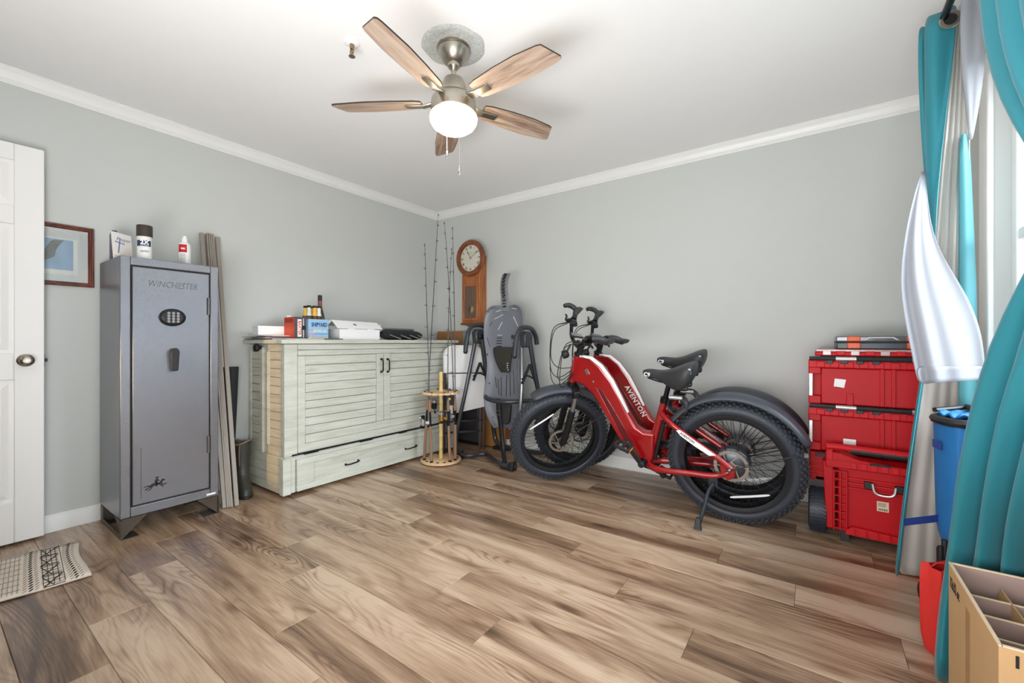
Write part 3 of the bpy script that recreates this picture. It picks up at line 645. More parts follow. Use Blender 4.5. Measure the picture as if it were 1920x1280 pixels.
b.build('black_pattern', m_rblk, rug, world=True, smooth=False)['kind'] = 'stuff'; g.build('grey_pattern', m_rgry, rug, world=True, smooth=False)['kind'] = 'stuff'
# ------------------------------------------------------------------ murphy-bed cabinet
m_cab = ramp_wood('sage_wood', [(176, 178, 166), (194, 197, 185), (203, 205, 195), (212, 214, 205)], scale=(9, 1.4, 12), dens=3, rough=0.55, fine=34, patch=1.6, bump=0.10)
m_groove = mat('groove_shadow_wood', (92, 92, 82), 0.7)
m_cabs = ramp_wood('sage_wood_side', [(170, 167, 150), (188, 186, 170), (198, 196, 182), (206, 204, 192)], scale=(1.4, 9, 12), dens=3, rough=0.55, fine=22, patch=1.1, bump=0.08)
cab = thing('cabinet_bed', 'long sage green wooden chest of planked panels with a drawer below', 'cabinet', (0.27, -1.12, 0))
CF = 0.520
def cb(name, boxes, m=m_cab, bevel=0.002, parent=cab):
    b = MB()
    for a, c in boxes: b.box(a, c)
    return b.build(name, m, parent, bevel=bevel, world=True)
CY0, CY1 = -1.930, -0.290
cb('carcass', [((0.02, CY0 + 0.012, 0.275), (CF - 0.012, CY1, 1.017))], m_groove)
cb('top', [((0.0, CY0 - 0.035, 1.020), (0.565, CY1 + 0.02, 1.048))], bevel=0.004)
# front: stiles and rails, then planks
CF2 = 0.530
cb('front_stile', [((CF - 0.014, CY0, 0.265), (CF2, -1.842, 1.017))]); cb('front_stile', [((CF - 0.014, -1.838, 0.275), (CF2 - 0.003, -1.786, 0.935))])
cb('front_stile', [((CF - 0.014, -1.196, 0.395), (CF2, -1.131, 0.937))]); cb('front_stile', [((CF - 0.014, -1.127, 0.395), (CF2, -1.064, 0.937))])
cb('front_stile', [((CF - 0.014, -0.372, 0.265), (CF2, CY1, 1.017))])
cb('front_rail', [((CF - 0.014, -1.838, 0.978), (CF2 - 0.002, -0.374, 1.017))]); cb('front_rail', [((CF - 0.014, -1.838, 0.938), (CF2 - 0.002, -0.374, 0.975))])
for y0, y1 in ((-1.784, -1.199), (-1.061, -0.374)):
    cb('front_rail', [((CF - 0.014, y0, 0.684), (CF2 - 0.002, y1, 0.742))])
    cb('front_rail', [((CF - 0.014, y0, 0.333), (CF2 - 0.002, y1, 0.390))])
    for z0, z1 in ((0.744, 0.808), (0.810, 0.870), (0.872, 0.936), (0.392, 0.449), (0.451, 0.507), (0.509, 0.567), (0.569, 0.622), (0.624, 0.682)):
        cb('plank', [((CF - 0.014, y0, z0 + 0.0006), (CF - 0.001, y1, z1 - 0.0010))], bevel=0.002)
cb('front_rail', [((CF - 0.014, -1.838, 0.275), (CF2 - 0.002, -0.374, 0.331))])
# handles
def bail(p0, p1, out):
    p0, p1 = V(p0), V(p1); out = V(out); b = MB()
    for p in (p0, p1): b.ball(p + out * 0.006, 0.009, 10, 6); b.cyl(p, p + out * 0.022, 0.005, n=8)
    m_ = (p0 + p1) / 2; b.tube(smoothpath([p0 + out * 0.018, p0 * 0.8 + p1 * 0.2 + out * 0.030, m_ + out * 0.030, p0 * 0.2 + p1 * 0.8 + out * 0.030, p1 + out * 0.018], 5), [0.005] * 5 + [0.0055] * 11 + [0.005] * 5, 8)
    return b.build('handle', m_blackm, cab, world=True)
bail((CF2, -1.160, 0.790), (CF2, -1.160, 0.893), UX); bail((CF2, -1.098, 0.787), (CF2, -1.098, 0.891), UX)
# base and drawer
cb('base', [((0.03, CY0 + 0.004, 0.018), (0.525, CY1, 0.262))])
cb('base_post', [((0.50, CY0 - 0.018, 0.016), (0.548, -1.895, 0.256))], bevel=0.002); cb('base_post', [((0.50, -1.893, 0.02), (0.540, -1.862, 0.256))]); cb('base_post', [((0.50, -0.36, 0.016), (0.548, CY1, 0.256))])
dr = cb('drawer', [((0.52, -1.855, 0.022), (0.541, -0.37, 0.236))])
b = MB()
for a, c in (((0.541, -1.855, 0.022), (0.552, -0.37, 0.060)), ((0.541, -1.855, 0.196), (0.552, -0.37, 0.236)), ((0.541, -1.855, 0.060), (0.552, -1.735, 0.196)), ((0.541, -0.475, 0.060), (0.552, -0.37, 0.196))): b.box(a, c)
b.build('drawer_frame', m_cab, dr, bevel=0.003, world=True).parent = dr
for y0, y1 in ((-1.487, -1.380), (-0.918, -0.800)):
    h = bail((0.541, y0, 0.120), (0.541, y1, 0.126), UX); h.name = 'drawer_handle'
b = MB(); b.box((0.515, -1.88, 0.2625), (0.534, -0.40, 0.274)); b.build('seam', m_ink, cab, world=True, smooth=False)
b = MB()
for y0, y1 in ((-1.80, -1.70), (-1.36, -1.25), (-0.98, -0.90), (-0.72, -0.64)): b.box((0.52, y0, 0.2605), (0.546, y1, 0.2695))
b.build('seam_clips', m_blackm, cab, world=True, smooth=False)
# left side: recessed boards between stiles
SY = CY0
cb('side_stile', [((0.02, SY, 0.262), (0.050, SY + 0.014, 1.017))], m_cabs); cb('side_stile', [((0.480, SY + 0.0003, 0.262), (CF - 0.0145, SY + 0.014, 1.017))], m_cabs)
cb('side_stile', [((0.205, SY, 0.262), (0.318, SY + 0.014, 1.017))], m_cabs)
for xa, xb in ((0.050, 0.205), (0.318, 0.480)):
    for za, zb_ in ((0.968, 1.017), (0.262, 0.322)): cb('side_rail', [((xa, SY, za), (xb, SY + 0.014, zb_))], m_cabs)
cb('front_rail', [((CF - 0.014, -1.198, 0.333), (CF2 - 0.002, -1.062, 0.393))])
for x0, x1 in ((0.050, 0.205), (0.318, 0.480)):
    for i in range(11):
        z0 = 0.322 + 0.0587 * i; cb('side_plank', [((x0, SY + 0.006, z0 + 0.001), (x1, SY + 0.014, z0 + 0.0567))], m_cabs, bevel=0.002)
cb('side_brace', [((0.225, SY - 0.018, 0.262), (0.262, SY, 0.995))], m_cabs); cb('side_brace', [((0.300, SY - 0.008, 0.325), (0.314, SY, 0.965))], m_cabs)
for i in range(4):
    z0 = 0.018 + 0.061 * i; cb('side_plank', [((0.03, SY - 0.010, z0 + 0.001), (0.500, SY + 0.006, z0 + 0.060))], m_cabs, bevel=0.002)
b = MB(); b.lathe([(0, 0), (0.012, 0), (0.012, 0.016), (0.026, 0.020), (0.030, 0.030), (0.027, 0.042), (0.014, 0.048), (0, 0.048)], (0.243, SY - 0.018, 0.992), -UY, 12); b.build('knob', m_black, cab, world=True)

# ------------------------------------------------------------------ things on the cabinet
TZ = 1.0485
def card(name, poly_lo, h, m, par): ...
def stand(pa, pb, x, depth):      # plan rectangle whose front edge runs between the pixel columns pa..pb at distance x from the wall
    a = X(pa, 640, x); c = X(pb, 640, x); a.z = c.z = TZ; return a, c
# papers
mag = thing('magazine_stack', 'loose stack of magazines and letters at the cabinet end', 'magazines', (0.27, -1.99, TZ))
for i, (cx, cy, sx, sy, rz, h, col) in enumerate(((0.22, -1.875, 0.30, 0.20, 4, 0.007, (70, 66, 64)), (0.25, -1.865, 0.27, 0.20, -6, 0.006, (176, 174, 172)), (0.20, -1.88, 0.28, 0.19, 12, 0.005, (90, 84, 86)), (0.29, -1.86, 0.26, 0.17, -3, 0.005, (186, 150, 170)), (0.25, -1.87, 0.29, 0.19, 7, 0.006, (226, 224, 220)))):
    z = TZ + 0.0015 + sum((0.007, 0.006, 0.005, 0.005, 0.006)[:i]); R = MX.Rotation(math.radians(rz), 3, 'Z')
    MB().cbox((cx, cy, z + h / 2), (sx, sy, h - 0.001), R).build('magazine', mat('mag%d' % i, col, 0.4, var=0.25, vscale=25), mag, world=True, smooth=False)
mag.location = (0.25, -1.87, TZ)
for c_ in kids(mag): c_.location = V((0, 0, 0)); c_.matrix_parent_inverse = MX.Identity(4)
for c_ in kids(mag): c_.data.transform(MX.Translation(V((0.27, -1.99, TZ)) - mag.location))
env = tag(MB().cbox((0.47, -1.80, TZ + 0.0035), (0.18, 0.27, 0.004), MX.Rotation(0.1, 3, 'Z')).build('envelope', m_paper, smooth=False), 'white envelope lying flat at the front edge of the cabinet top', 'envelope')
wb = thing('small_box', 'small plain white box lying on the magazines', 'box', (0.25, -1.90, TZ + 0.032))
MB().box((-0.055, -0.085, 0), (0.055, 0.085, 0.062)).build('box_body', m_white, wb, bevel=0.002)
MB().box((-0.0555, -0.0855, 0.044), (0.0555, 0.0855, 0.0625)).build('lid', m_white, wb, bevel=0.002)
wb.rotation_euler = (0, 0, math.radians(-6))
# black lidless flat tray under the cartons
tag(MB().box((0.26, -1.70, TZ + 0.0005), (0.52, X(637, 640, 0.47).y - 0.004, TZ + 0.0075)).build('flat_panel', mat('panel_grey', (96, 92, 88), 0.5), bevel=0.001), 'thin dark flat panel lying under the beer cartons', 'panel')
TB = TZ + 0.008
# red and grey carton
rb = thing('printed_carton', 'red and charcoal carton with vertical orange lettering beside the blue six-pack', 'carton', (0.40, -1.60, TB))
a = X(552, 640, 0.455); c = X(577, 640, 0.455); a2 = X(531, 640, 0.30)
hx, hy0, hy1 = 0.455, a.y, c.y + 0.002; hz = 0.150
b = MB(); x0 = 0.315
b.m(1).add([(hx, hy0, TB), (hx, hy1, TB), (hx, hy1, TB + hz), (hx, hy0, TB + hz)], [(0, 1, 2, 3)])
b.m(0).add([(x0, hy0, TB), (hx, hy0, TB), (hx, hy0, TB + hz), (x0, hy0, TB + hz), (x0, hy1, TB), (hx, hy1, TB), (hx, hy1, TB + hz), (x0, hy1, TB + hz)], [(0, 1, 2, 3), (3, 2, 6, 7), (5, 4, 7, 6), (4, 0, 3, 7)])
b.build('carton_body', [mat('carton_red', (196, 66, 34), 0.5), mat('carton_grey', (74, 74, 80), 0.5)], rb, world=True, smooth=False)
MB().box((hx + 0.0002, hy0 + 0.022, TB + 0.012), (hx + 0.0008, hy0 + 0.050, TB + 0.134)).build('white_band', m_paper, rb, world=True, smooth=False)
text('BAXTER', 0.030, V((hx + 0.0009, hy0 + 0.036, TB + 0.073)) - rb.location, -UZ, UY, mat('carton_orange', (214, 84, 40), 0.5), rb, bold=0.001, xs=0.92)
MB().box((hx + 0.0002, hy0 + 0.062, TB + 0.006), (hx + 0.0007, hy0 + 0.066, TB + 0.14)).build('white_band', m_paper, rb, world=True, smooth=False)
b = MB(); b.lathe([(0, 0), (0.016, 0), (0.016, 0.0008), (0, 0.0008)], (hx + 0.0002, hy0 + 0.066, TB + 0.075), UX, 16); b.build('carry_hole', m_ink, rb, world=True, smooth=False)
b = MB(); b.box((x0 + 0.012, hy0 - 0.0006, TB + 0.112), (hx - 0.02, hy0 - 0.0001, TB + 0.138)); b.build('dark_band', mat('carton_dkred', (140, 44, 28), 0.5), rb, world=True, smooth=False)
MB().cbox((0.34, hy0 + 0.02, TB + hz + 0.006), (0.02, 0.03, 0.012)).build('flap', m_paper, rb, world=True, smooth=False)
# six-pack carrier
a = X(576.5, 640, 0.47); c = X(616, 640, 0.47); e = X(631, 640, 0.33)
sp = thing('beer_carrier', 'sky blue cardboard six-pack carrier with navy lettering on the cabinet', 'carton', (0.41, (a.y + c.y) / 2, TB))
fx0, fx1, fy0, fy1, fz = 0.335, 0.470, a.y + 0.003, c.y, 0.138
m_sky = mat('carrier_blue', (150, 192, 226), 0.5, var=0.08, vscale=12)
b = MB(); t = 0.002
b.box((fx1 - t, fy0, TB), (fx1, fy1, TB + fz)); b.box((fx0, fy0, TB), (fx0 + t, fy1, TB + fz)); b.box((fx0, fy0, TB), (fx1, fy0 + t, TB + fz * 0.98)); b.box((fx0, fy1 - t, TB), (fx1, fy1, TB + fz * 0.9)); b.box((fx0, fy0, TB), (fx1, fy1, TB + t)); b.box(((fx0 + fx1) / 2 - 0.001, fy0, TB), ((fx0 + fx1) / 2 + 0.001, fy1, TB + 0.15))
b.build('carrier_walls', m_sky, sp, world=True, smooth=False)
yc = (fy0 + fy1) / 2
text('SHIPYARD', 0.040, V((fx1 + 0.0004, yc + 0.008, TB + 0.098)) - sp.location, UY, UZ, mat('print_navy', (24, 52, 96), 0.5), sp, xs=0.66, bold=0.0012)
text('SUMMER ALE', 0.022, V((fx1 + 0.0004, yc + 0.010, TB + 0.052)) - sp.location, UY, UZ, mat('print_cream', (240, 226, 190), 0.5), sp, xs=0.80, bold=0.0008)
b = MB(); b.box((fx1 + 0.0002, fy0 + 0.03, TB + 0.030), (fx1 + 0.0005, fy1 - 0.002, TB + 0.036)); b.build('printed_sea', mat('print_sea', (84, 150, 206), 0.5), sp, world=True, smooth=False)
b = MB(); b.box((fx1 + 0.0002, fy0 + 0.002, TB + 0.001), (fx1 + 0.0005, fy1 - 0.002, TB + 0.010)); b.build('printed_sand', mat('print_sand', (222, 206, 160), 0.5), sp, world=True, smooth=False)
b = MB()
for i in range(14): b.prism([(-0.006, 0), (0.004, -0.004), (0.008, 0.005), (0, 0.009)], (fx1 + 0.0003 + 0.00003 * i, fy0 + 0.006 + 0.035 * rnd.random(), TB + 0.014 + 0.045 * rnd.random()), UY, UZ, (0.0002, 0, 0))
b.build('printed_flag', mat('print_flag', (206, 150, 160), 0.5, var=0.5, vscale=150), sp, world=True, smooth=False)
m_brown = mat('amber_glass', (66, 40, 18), 0.12, var=0.1, coat=0.5)
m_cap = mat('crown_cap', (40, 44, 34), 0.35, 0.6)
def bottle(name, label, x, y, hh, rr, z0=TB + 0.003, neckl=None, capc=m_cap, bodym=m_brown, lab=(222, 190, 90), group=None):
    o = thing(name, label, 'bottle', (x, y, z0), group=group)
    MB().lathe([(0, 0), (rr * 0.9, 0), (rr, 0.004), (rr, hh * 0.54), (rr * 0.92, hh * 0.60), (rr * 0.5, hh * 0.73), (rr * 0.42, hh * 0.80), (rr * 0.40, hh * 0.955), (rr * 0.45, hh * 0.96), (rr * 0.45, hh * 0.975), (0, hh * 0.975)], (0, 0, 0), UZ, 20).build('glass', bodym, o)
    MB().lathe([(rr * 0.47, hh * 0.955), (rr * 0.50, hh * 0.95), (rr * 0.46, hh * 0.995), (rr * 0.3, hh), (0, hh)], (0, 0, 0), UZ, 16).build('cap', capc, o)
    MB().lathe([(rr * 0.66, hh * 0.68), (rr * 0.47, hh * 0.78), (rr * 0.445, hh * 0.80), (rr * 0.425, hh * 0.93)], (0, 0, 0), UZ, 18).build('neck_label', mat('neck%d_%d_%d' % lab, lab, 0.5), o)
    return o
bx = [(571, 0.375, (226, 186, 70)), (580.5, 0.435, (206, 216, 214)), (590, 0.435, (232, 178, 66)), (597, 0.435, (222, 224, 214)), (584, 0.365, (230, 182, 72))]
bl_ = ['brown beer bottle with yellow neck label, the one nearest the red carton', 'brown beer bottle with pale neck label, near the red carton', 'brown beer bottle with an orange neck label in the blue carrier', 'brown beer bottle with pale neck label beside the tall green bottle', 'brown beer bottle with yellow neck label at the back of the carrier']
for i, (px, xx, lb) in enumerate(bx):
    yy = X(px, 600, xx).y; yy = min(max(yy, fy0 + 0.034), fy1 - 0.034)
    bottle('beer_bottle', bl_[i], xx, yy + (0, -0.006, 0, 0.004, 0)[i], 0.235, 0.029, lab=lb, group='beer bottles in the blue carrier')
yy = X(604, 600, 0.33).y
tall = thing('wine_bottle', 'tall slim dark green bottle with a red neck label and black foil', 'bottle', (0.30, yy, TZ))
MB().lathe([(0, 0), (0.034, 0), (0.036, 0.004), (0.036, 0.15), (0.030, 0.19), (0.017, 0.24), (0.0145, 0.26), (0.0140, 0.325), (0, 0.325)], (0, 0, 0), UZ, 22).build('glass', mat('green_glass', (40, 44, 22), 0.12, coat=0.5), tall)
MB().lathe([(0.0150, 0.295), (0.0150, 0.338), (0.0135, 0.341), (0, 0.341)], (0, 0, 0), UZ, 18).build('foil', m_black, tall)
MB().lathe([(0.0152, 0.235), (0.0152, 0.296)], (0, 0, 0), UZ, 18).build('neck_label', mat('foil_red', (150, 84, 66), 0.5, var=0.35, vscale=70), tall)
# white corrugated carton with its lid ajar
a = X(637, 640, 0.47); c = X(712, 640, 0.47)
wc = thing('mailer_box', 'white cardboard mailer box with its lid ajar on the cabinet', 'box', (0.40, (a.y + c.y) / 2, TZ))
w0, w1 = a.y, c.y; hb = 0.082
b = MB(); b.box((0.24, w0, TZ), (0.47, w1, TZ + hb)); b.build('box_body', m_white, wc, world=True, smooth=False, bevel=0.0015)
b = MB()
b.hexa([(0.475, w0 - 0.02, TZ + hb + 0.004), (0.475, w1 + 0.03, TZ + hb + 0.004), (0.472, w1 + 0.03, TZ + hb + 0.006), (0.472, w0 - 0.02, TZ + hb + 0.006), (0.405, w0 - 0.03, TZ + 0.150), (0.405, w1 + 0.02, TZ + 0.140), (0.402, w1 + 0.02, TZ + 0.142), (0.402, w0 - 0.03, TZ + 0.152)])
b.hexa([(0.405, w0 - 0.03, TZ + 0.148), (0.405, w1 + 0.02, TZ + 0.138), (0.21, w1 + 0.02, TZ + 0.112), (0.21, w0 - 0.03, TZ + 0.112), (0.405, w0 - 0.03, TZ + 0.151), (0.405, w1 + 0.02, TZ + 0.141), (0.21, w1 + 0.02, TZ + 0.115), (0.21, w0 - 0.03, TZ + 0.115)])
b.build('lid', m_white, wc, world=True, smooth=False)
b = MB()
b.prism([(0, 0), (-0.040, -0.052), (-0.062, -0.072), (-0.066, -0.040), (-0.020, 0.0)], (0.40, w0 - 0.02, TZ + 0.146), V((0.45, 0.9, 0)), UZ, V((0.002, -0.001, 0)))
b.prism([(0.0, 0.0), (0.055, -0.01), (0.06, -0.045), (0.02, -0.062)], (0.44, w1 + 0.022, TZ + 0.135), V((-0.2, 0.3, 0)), UZ, V((0.002, 0.001, 0)))
for yy in (w0 + 0.10, w1 - 0.09): b.box((0.4705, yy - 0.03, TZ + hb - 0.018), (0.4725, yy + 0.03, TZ + hb + 0.006))
b.build('flap', m_white, wc, world=True, smooth=False)
b = MB(); b.prism([(0, 0), (0.02, -0.014), (0.026, -0.008), (0.006, 0.008)], (0.441, w0 + 0.135, TZ + 0.120), UY, V((-0.7, 0, 0.7)), (0.0012, 0, 0.0012)); b.build('lid_slot', m_ink, wc, world=True, smooth=False)
# black padded case with silver rods
a = X(716, 640, 0.42); c = X(788, 640, 0.30)
bc = thing('camp_chair_bag', 'black fabric bag with bare silver rods sticking out on the cabinet', 'bag', (0.36, (a.y + c.y) / 2, TZ))
m_bag = mat('bag_black', (32, 33, 37), 0.7, var=0.2, vscale=20, bump=0.5, bscale=60)
d_ = V((c.x - a.x, c.y - a.y, 0)); dl = d_.length; d_.normalize(); pr_ = []
for i in range(13):
    t = i / 12; pr_.append(V((a.x, a.y, TZ)) + d_ * dl * t + UZ * (0.047 - 0.006 * t))
b = MB(); b.tube(pr_, [0.030, 0.046, 0.050, 0.049, 0.050, 0.047, 0.050, 0.048, 0.046, 0.047, 0.044, 0.040, 0.024], 16, flat=0.93); b.build('bag_body', m_bag, bc, world=True)
b = MB(); s_ = V((d_.y, -d_.x, 0))
b.tube([V((a.x, a.y, TZ + 0.093)) - s_ * 0.02 - d_ * 0.05, V((a.x, a.y, TZ + 0.096)) + d_ * dl * 0.85 - s_ * 0.02], 0.010, 8)
b.build('roll', mat('roll_grey', (120, 118, 114), 0.5), bc, world=True)
b = MB()
for t, l in ((0.08, 0.15), (0.34, 0.15), (0.58, 0.16), (0.80, 0.16)):
    p = V((a.x, a.y, TZ + 0.045)) + d_ * dl * t + s_ * 0.045
    b.cyl(p, p + d_ * l * 0.7 + s_ * 0.035 - UZ * 0.036, 0.004, n=8)
b.build('silver_rod', m_chrome, bc, world=True)
# ------------------------------------------------------------------ fishing rod rack and rods
m_pine = ramp_wood('pine', [(200, 160, 116), (222, 186, 144), (234, 204, 166)], scale=(2, 12, 12), dens=4, rough=0.45, fine=16)
m_bamboo = mat('bamboo', (226, 198, 128), 0.4, var=0.10, vscale=14)
m_cork = mat('cork', (146, 114, 88), 0.8, var=0.22, vscale=110, bump=0.4, bscale=220)
m_blank = mat('rod_blank', (34, 34, 38), 0.3, var=0.1)
RC = V((0.765, -0.715, 0)); RR = 0.172
rack = thing('rod_rack', 'round pine fishing rod rack with a bamboo centre pole', 'rod rack', RC)
holes = [2 * PI * (i + 0.5) / 16 for i in range(16)]
b = MB(); b.lathe([(0, 0.008), (RR - 0.006, 0.008), (RR, 0.012), (RR, 0.026), (RR - 0.006, 0.030), (0, 0.030)], (0, 0, 0), UZ, 56)
for a in (0.3, 2.4, 4.5): b.cyl((0.11 * math.cos(a), 0.11 * math.sin(a), 0), (0.11 * math.cos(a), 0.11 * math.sin(a), 0.010), 0.012, n=12)
b.build('base', m_pine, rack)
hb_ = MB()
for a in holes: hb_.lathe([(0, 0.0305), (0.0145, 0.0305), (0.0145, 0.0300)], (0.143 * math.cos(a), 0.143 * math.sin(a), 0), UZ, 14)
o = hb_.build('socket_holes', mat('hole_dark', (46, 32, 22), 0.9), rack); o['kind'] = 'stuff'
b = MB(); ph = [(0.0165, 0.03)]
for i in range(1, 8):
    z = 0.03 + 0.096 * i; ph += [(0.0160, z - 0.006), (0.0182, z - 0.002), (0.0182, z + 0.002), (0.0162, z + 0.006)]
ph += [(0.0165, 0.775), (0.0, 0.777)]
b.lathe([(0, 0.03)] + ph, (0, 0, 0), UZ, 18).build('centre_pole', m_bamboo, rack)
b = MB(); pl = []
for i in range(64):
    t = 2 * PI * i / 64; r = RR * 0.93 - 0.016 * max(0, math.cos(16 * (t - holes[0]))) ** 6; pl.append((r * math.cos(t), r * math.sin(t)))
b.prism(pl, (0, 0, 0.588), UX, UY, (0, 0, 0.018)).build('upper_disc', m_pine, rack, bevel=0.001, ang=40)
b = MB()
for t in holes[::2]: b.cyl((0.138 * math.cos(t), 0.138 * math.sin(t), 0.606), (0.138 * math.cos(t), 0.138 * math.sin(t), 0.614), 0.009, n=10)
b.build('clips', m_black, rack)['kind'] = 'stuff'
MB().lathe([(0.0185, 0.33), (0.0200, 0.332), (0.0200, 0.344), (0.0185, 0.346)], (0, 0, 0), UZ, 16).build('band', mat('band_brown', (70, 40, 26), 0.6), rack)
m_gold = mat('reel_gold', (176, 142, 74), 0.28, 0.9); m_silver = mat('reel_silver', (170, 172, 176), 0.3, 0.8)
rodlab = ['fishing rod with a silver spinning reel on the cabinet side of the rack', 'tallest fishing rod of the rack, with a black reel', 'fishing rod with bare tapering black blank leaning behind the bamboo pole', 'fishing rod with a gold spinning reel on the rack', 'fishing rod with cork grip at the wall clock side of the rack']
def rod(i, base, mid, tip, bend, reel=None, butt=0.5, grip=m_cork, reel_z=0.33, reel_dir=(0, -1, 0)):
    # base pixel (top of the socket), pixel of the tip; the rod stands in its socket and passes the upper disc
    p0 = V(base); t = V(tip)
    o = thing('fishing_rod', rodlab[i], 'fishing rod', p0, group='fishing rods in the round rack')
    d = (t - p0); L_ = d.length; pts = []
    for k in range(13):
        s = k / 12; pts.append(d * s + V(bend) * (4 * s * (1 - s)))
    def at(s): 
        q = s * 12; k = min(int(q), 11); return pts[k].lerp(pts[k + 1], q - k)
    b = MB(); b.tube(pts, [0.0062 - 0.0048 * (k / 12) for k in range(13)], 7); b.build('blank', m_blank, o)
    zl = lambda z: z / L_
    b = MB(); b.cyl(at(0), at(zl(0.012)), 0.0135, n=12); b.build('butt_cap', m_blackm, o); b = MB(); b.cyl(at(zl(0.30)), at(zl(0.42)), 0.0095, n=12); b.build('reel_seat', m_blackm, o)
    b = MB(); b.tube([at(zl(0.01 + 0.0483 * k)) for k in range(7)], [0.0128, 0.0130, 0.0128, 0.0124, 0.0120, 0.0116, 0.0110], 12); b.build('rear_grip', grip, o)
    b = MB(); b.tube([at(zl(0.42 + 0.025 * k)) for k in range(5)], [0.0115, 0.0120, 0.0115, 0.0105, 0.0075], 12); b.build('fore_grip', grip, o)
    rdv = V(reel_dir).normalized()
    for k, s in enumerate((0.36, 0.50, 0.62, 0.72, 0.81, 0.89, 0.955, 0.998)):
        p = at(s); r = 0.012 - 0.0013 * k; d2 = (pts[-1] - pts[-2]).normalized()
        c_ = p + rdv * (r + 0.005)
        b = MB(); b.tube([c_ + (rdv * math.cos(a) + d2.cross(rdv) * math.sin(a)) * r for a in [2 * PI * q / 12 for q in range(12)]], 0.0013, 5, closed=True)
        b.tube([p - d2 * 0.014, c_ - rdv * r * 0.6], 0.0012, 5); b.tube([p - d2 * 0.012, p + d2 * 0.012], 0.0042 - 0.0003 * k, 6)
        b.build('guide', m_blackm, o)
    if reel:
        m_, p = reel, at(zl(reel_z)); side = rdv.cross(UZ)
        c_ = p + rdv * 0.060
        b = MB(); b.beam(p, c_, 0.010, 0.022); b.ball(c_, (0.022, 0.022, 0.026), 12, 8); b.cyl(c_ - UZ * 0.02, c_ + UZ * 0.03, 0.021, 0.024, 18); r_ = b.build('reel', m_, o)
        b = MB(); b.lathe([(0.006, 0), (0.020, 0.002), (0.016, 0.006), (0.016, 0.022), (0.021, 0.026), (0.010, 0.032), (0, 0.032)], c_ + UZ * 0.028, UZ, 18); b.build('spool', m_silver if m_ != m_silver else m_blackm, r_)
        b = MB(); b.tube(smoothpath([c_ + UZ * 0.03 + side * 0.025, c_ + UZ * 0.055 + side * 0.018 + rdv * 0.03, c_ + UZ * 0.055 - side * 0.018 + rdv * 0.03, c_ + UZ * 0.03 - side * 0.025], 4), 0.0018, 6); b.build('bail', m_chrome, r_)
        b = MB(); b.tube([c_ + side * 0.02, c_ + side * 0.045, c_ + side * 0.055 - UZ * 0.035 + rdv * 0.02], 0.003, 6); b.ball(c_ + side * 0.060 - UZ * 0.040 + rdv * 0.022, 0.010, 10, 6); b.build('crank', m_blackm, r_)
    return o
def rb_(px, py): p = Z(px, py, 0.03); v = (p - RC); v.z = 0; q = RC + v.normalized() * 0.143; q.z = 0.0315; return q
b0 = rb_(802, 870); rod(0, b0, None, D(796.5, 458, (b0 - CAM).dot(FW) + 0.02), (0, 0, 0), m_silver, reel_z=0.33, reel_dir=(-0.75, -0.66, 0))
b0 = rb_(808, 866); b0 = RC + (b0 - RC) * 1.0; b0 = RC + V((0.143 * math.cos(holes[10]), 0.143 * math.sin(holes[10]), 0.0315))
rod(1, b0, None, D(821.5, 402, (b0 - CAM).dot(FW) + 0.12), (0.0, 0, 0), m_blackm, reel_z=0.45, grip=m_cork, reel_dir=(0.8, 0.5, 0))
b0 = RC + V((0.143 * math.cos(holes[3]), 0.143 * math.sin(holes[3]), 0.0315)); rod(2, b0, None, D(833.5, 417, (b0 - CAM).dot(FW) - 0.06), (0.015, 0.01, 0), None, reel_dir=(-0.7, -0.7, 0))
b0 = rb_(848, 867); rod(3, b0, None, D(847, 466, (b0 - CAM).dot(FW)), (-0.02, -0.014, 0), m_gold, reel_z=0.36, reel_dir=(-0.8, -0.4, 0))
b0 = RC + V((0.143 * math.cos(holes[0]), 0.143 * math.sin(holes[0]), 0.0315)); rod(4, b0, None, D(848.5, 427, (b0 - CAM).dot(FW) + 0.02), (0.01, 0, 0), m_silver, reel_z=0.37, reel_dir=(-0.5, -0.8, 0))
pouch = thing('pouch', 'dark navy pouch with a round gold badge hanging on the rods', 'pouch', Y(843, 745, -0.62))
b = MB(); b.cbox((0, 0, 0), (0.075, 0.022, 0.135), MX.Rotation(0.62, 3, 'Z')); b.build('pouch_body', mat('pouch_navy', (28, 34, 54), 0.6), pouch, bevel=0.006)
b = MB(); b.lathe([(0, 0.0015), (0.014, 0.001), (0.016, 0)], V((0.0, 0, -0.015)) + MX.Rotation(0.62, 3, 'Z') @ V((-0.004, -0.0112, 0)), MX.Rotation(0.62, 3, 'Z') @ -UY, 20); b.build('badge', m_gold, pouch)

# ------------------------------------------------------------------ regulator wall clock
m_oak = ramp_wood('clock_oak', [(112, 58, 22), (164, 94, 42), (190, 118, 60)], scale=(14, 14, 1.3), dens=4, rough=0.35, fine=14, coat=0.3)
m_oakd = ramp_wood('clock_oak_dark', [(84, 40, 18), (126, 66, 30), (150, 86, 42)], scale=(10, 10, 10), dens=3, rough=0.35, fine=10, coat=0.3)
ck = thing('wall_clock', 'oak regulator wall clock with round dial and pendulum case', 'clock', (0.578, 0, 1.46))
yf = -0.110
bx0, bx1, bz0, bz1 = 0.462, 0.694, 1.218, 1.735
MB().box((bx0, yf, bz0), (bx1, -0.001, bz1)).build('case', m_oak, ck, bevel=0.004, world=True)
b = MB(); b.box((bx0 - 0.012, yf - 0.012, bz0 - 0.016), (bx1 + 0.008, -0.001, bz0 + 0.006)); b.build('base_moulding', m_oakd, ck, bevel=0.004, world=True)
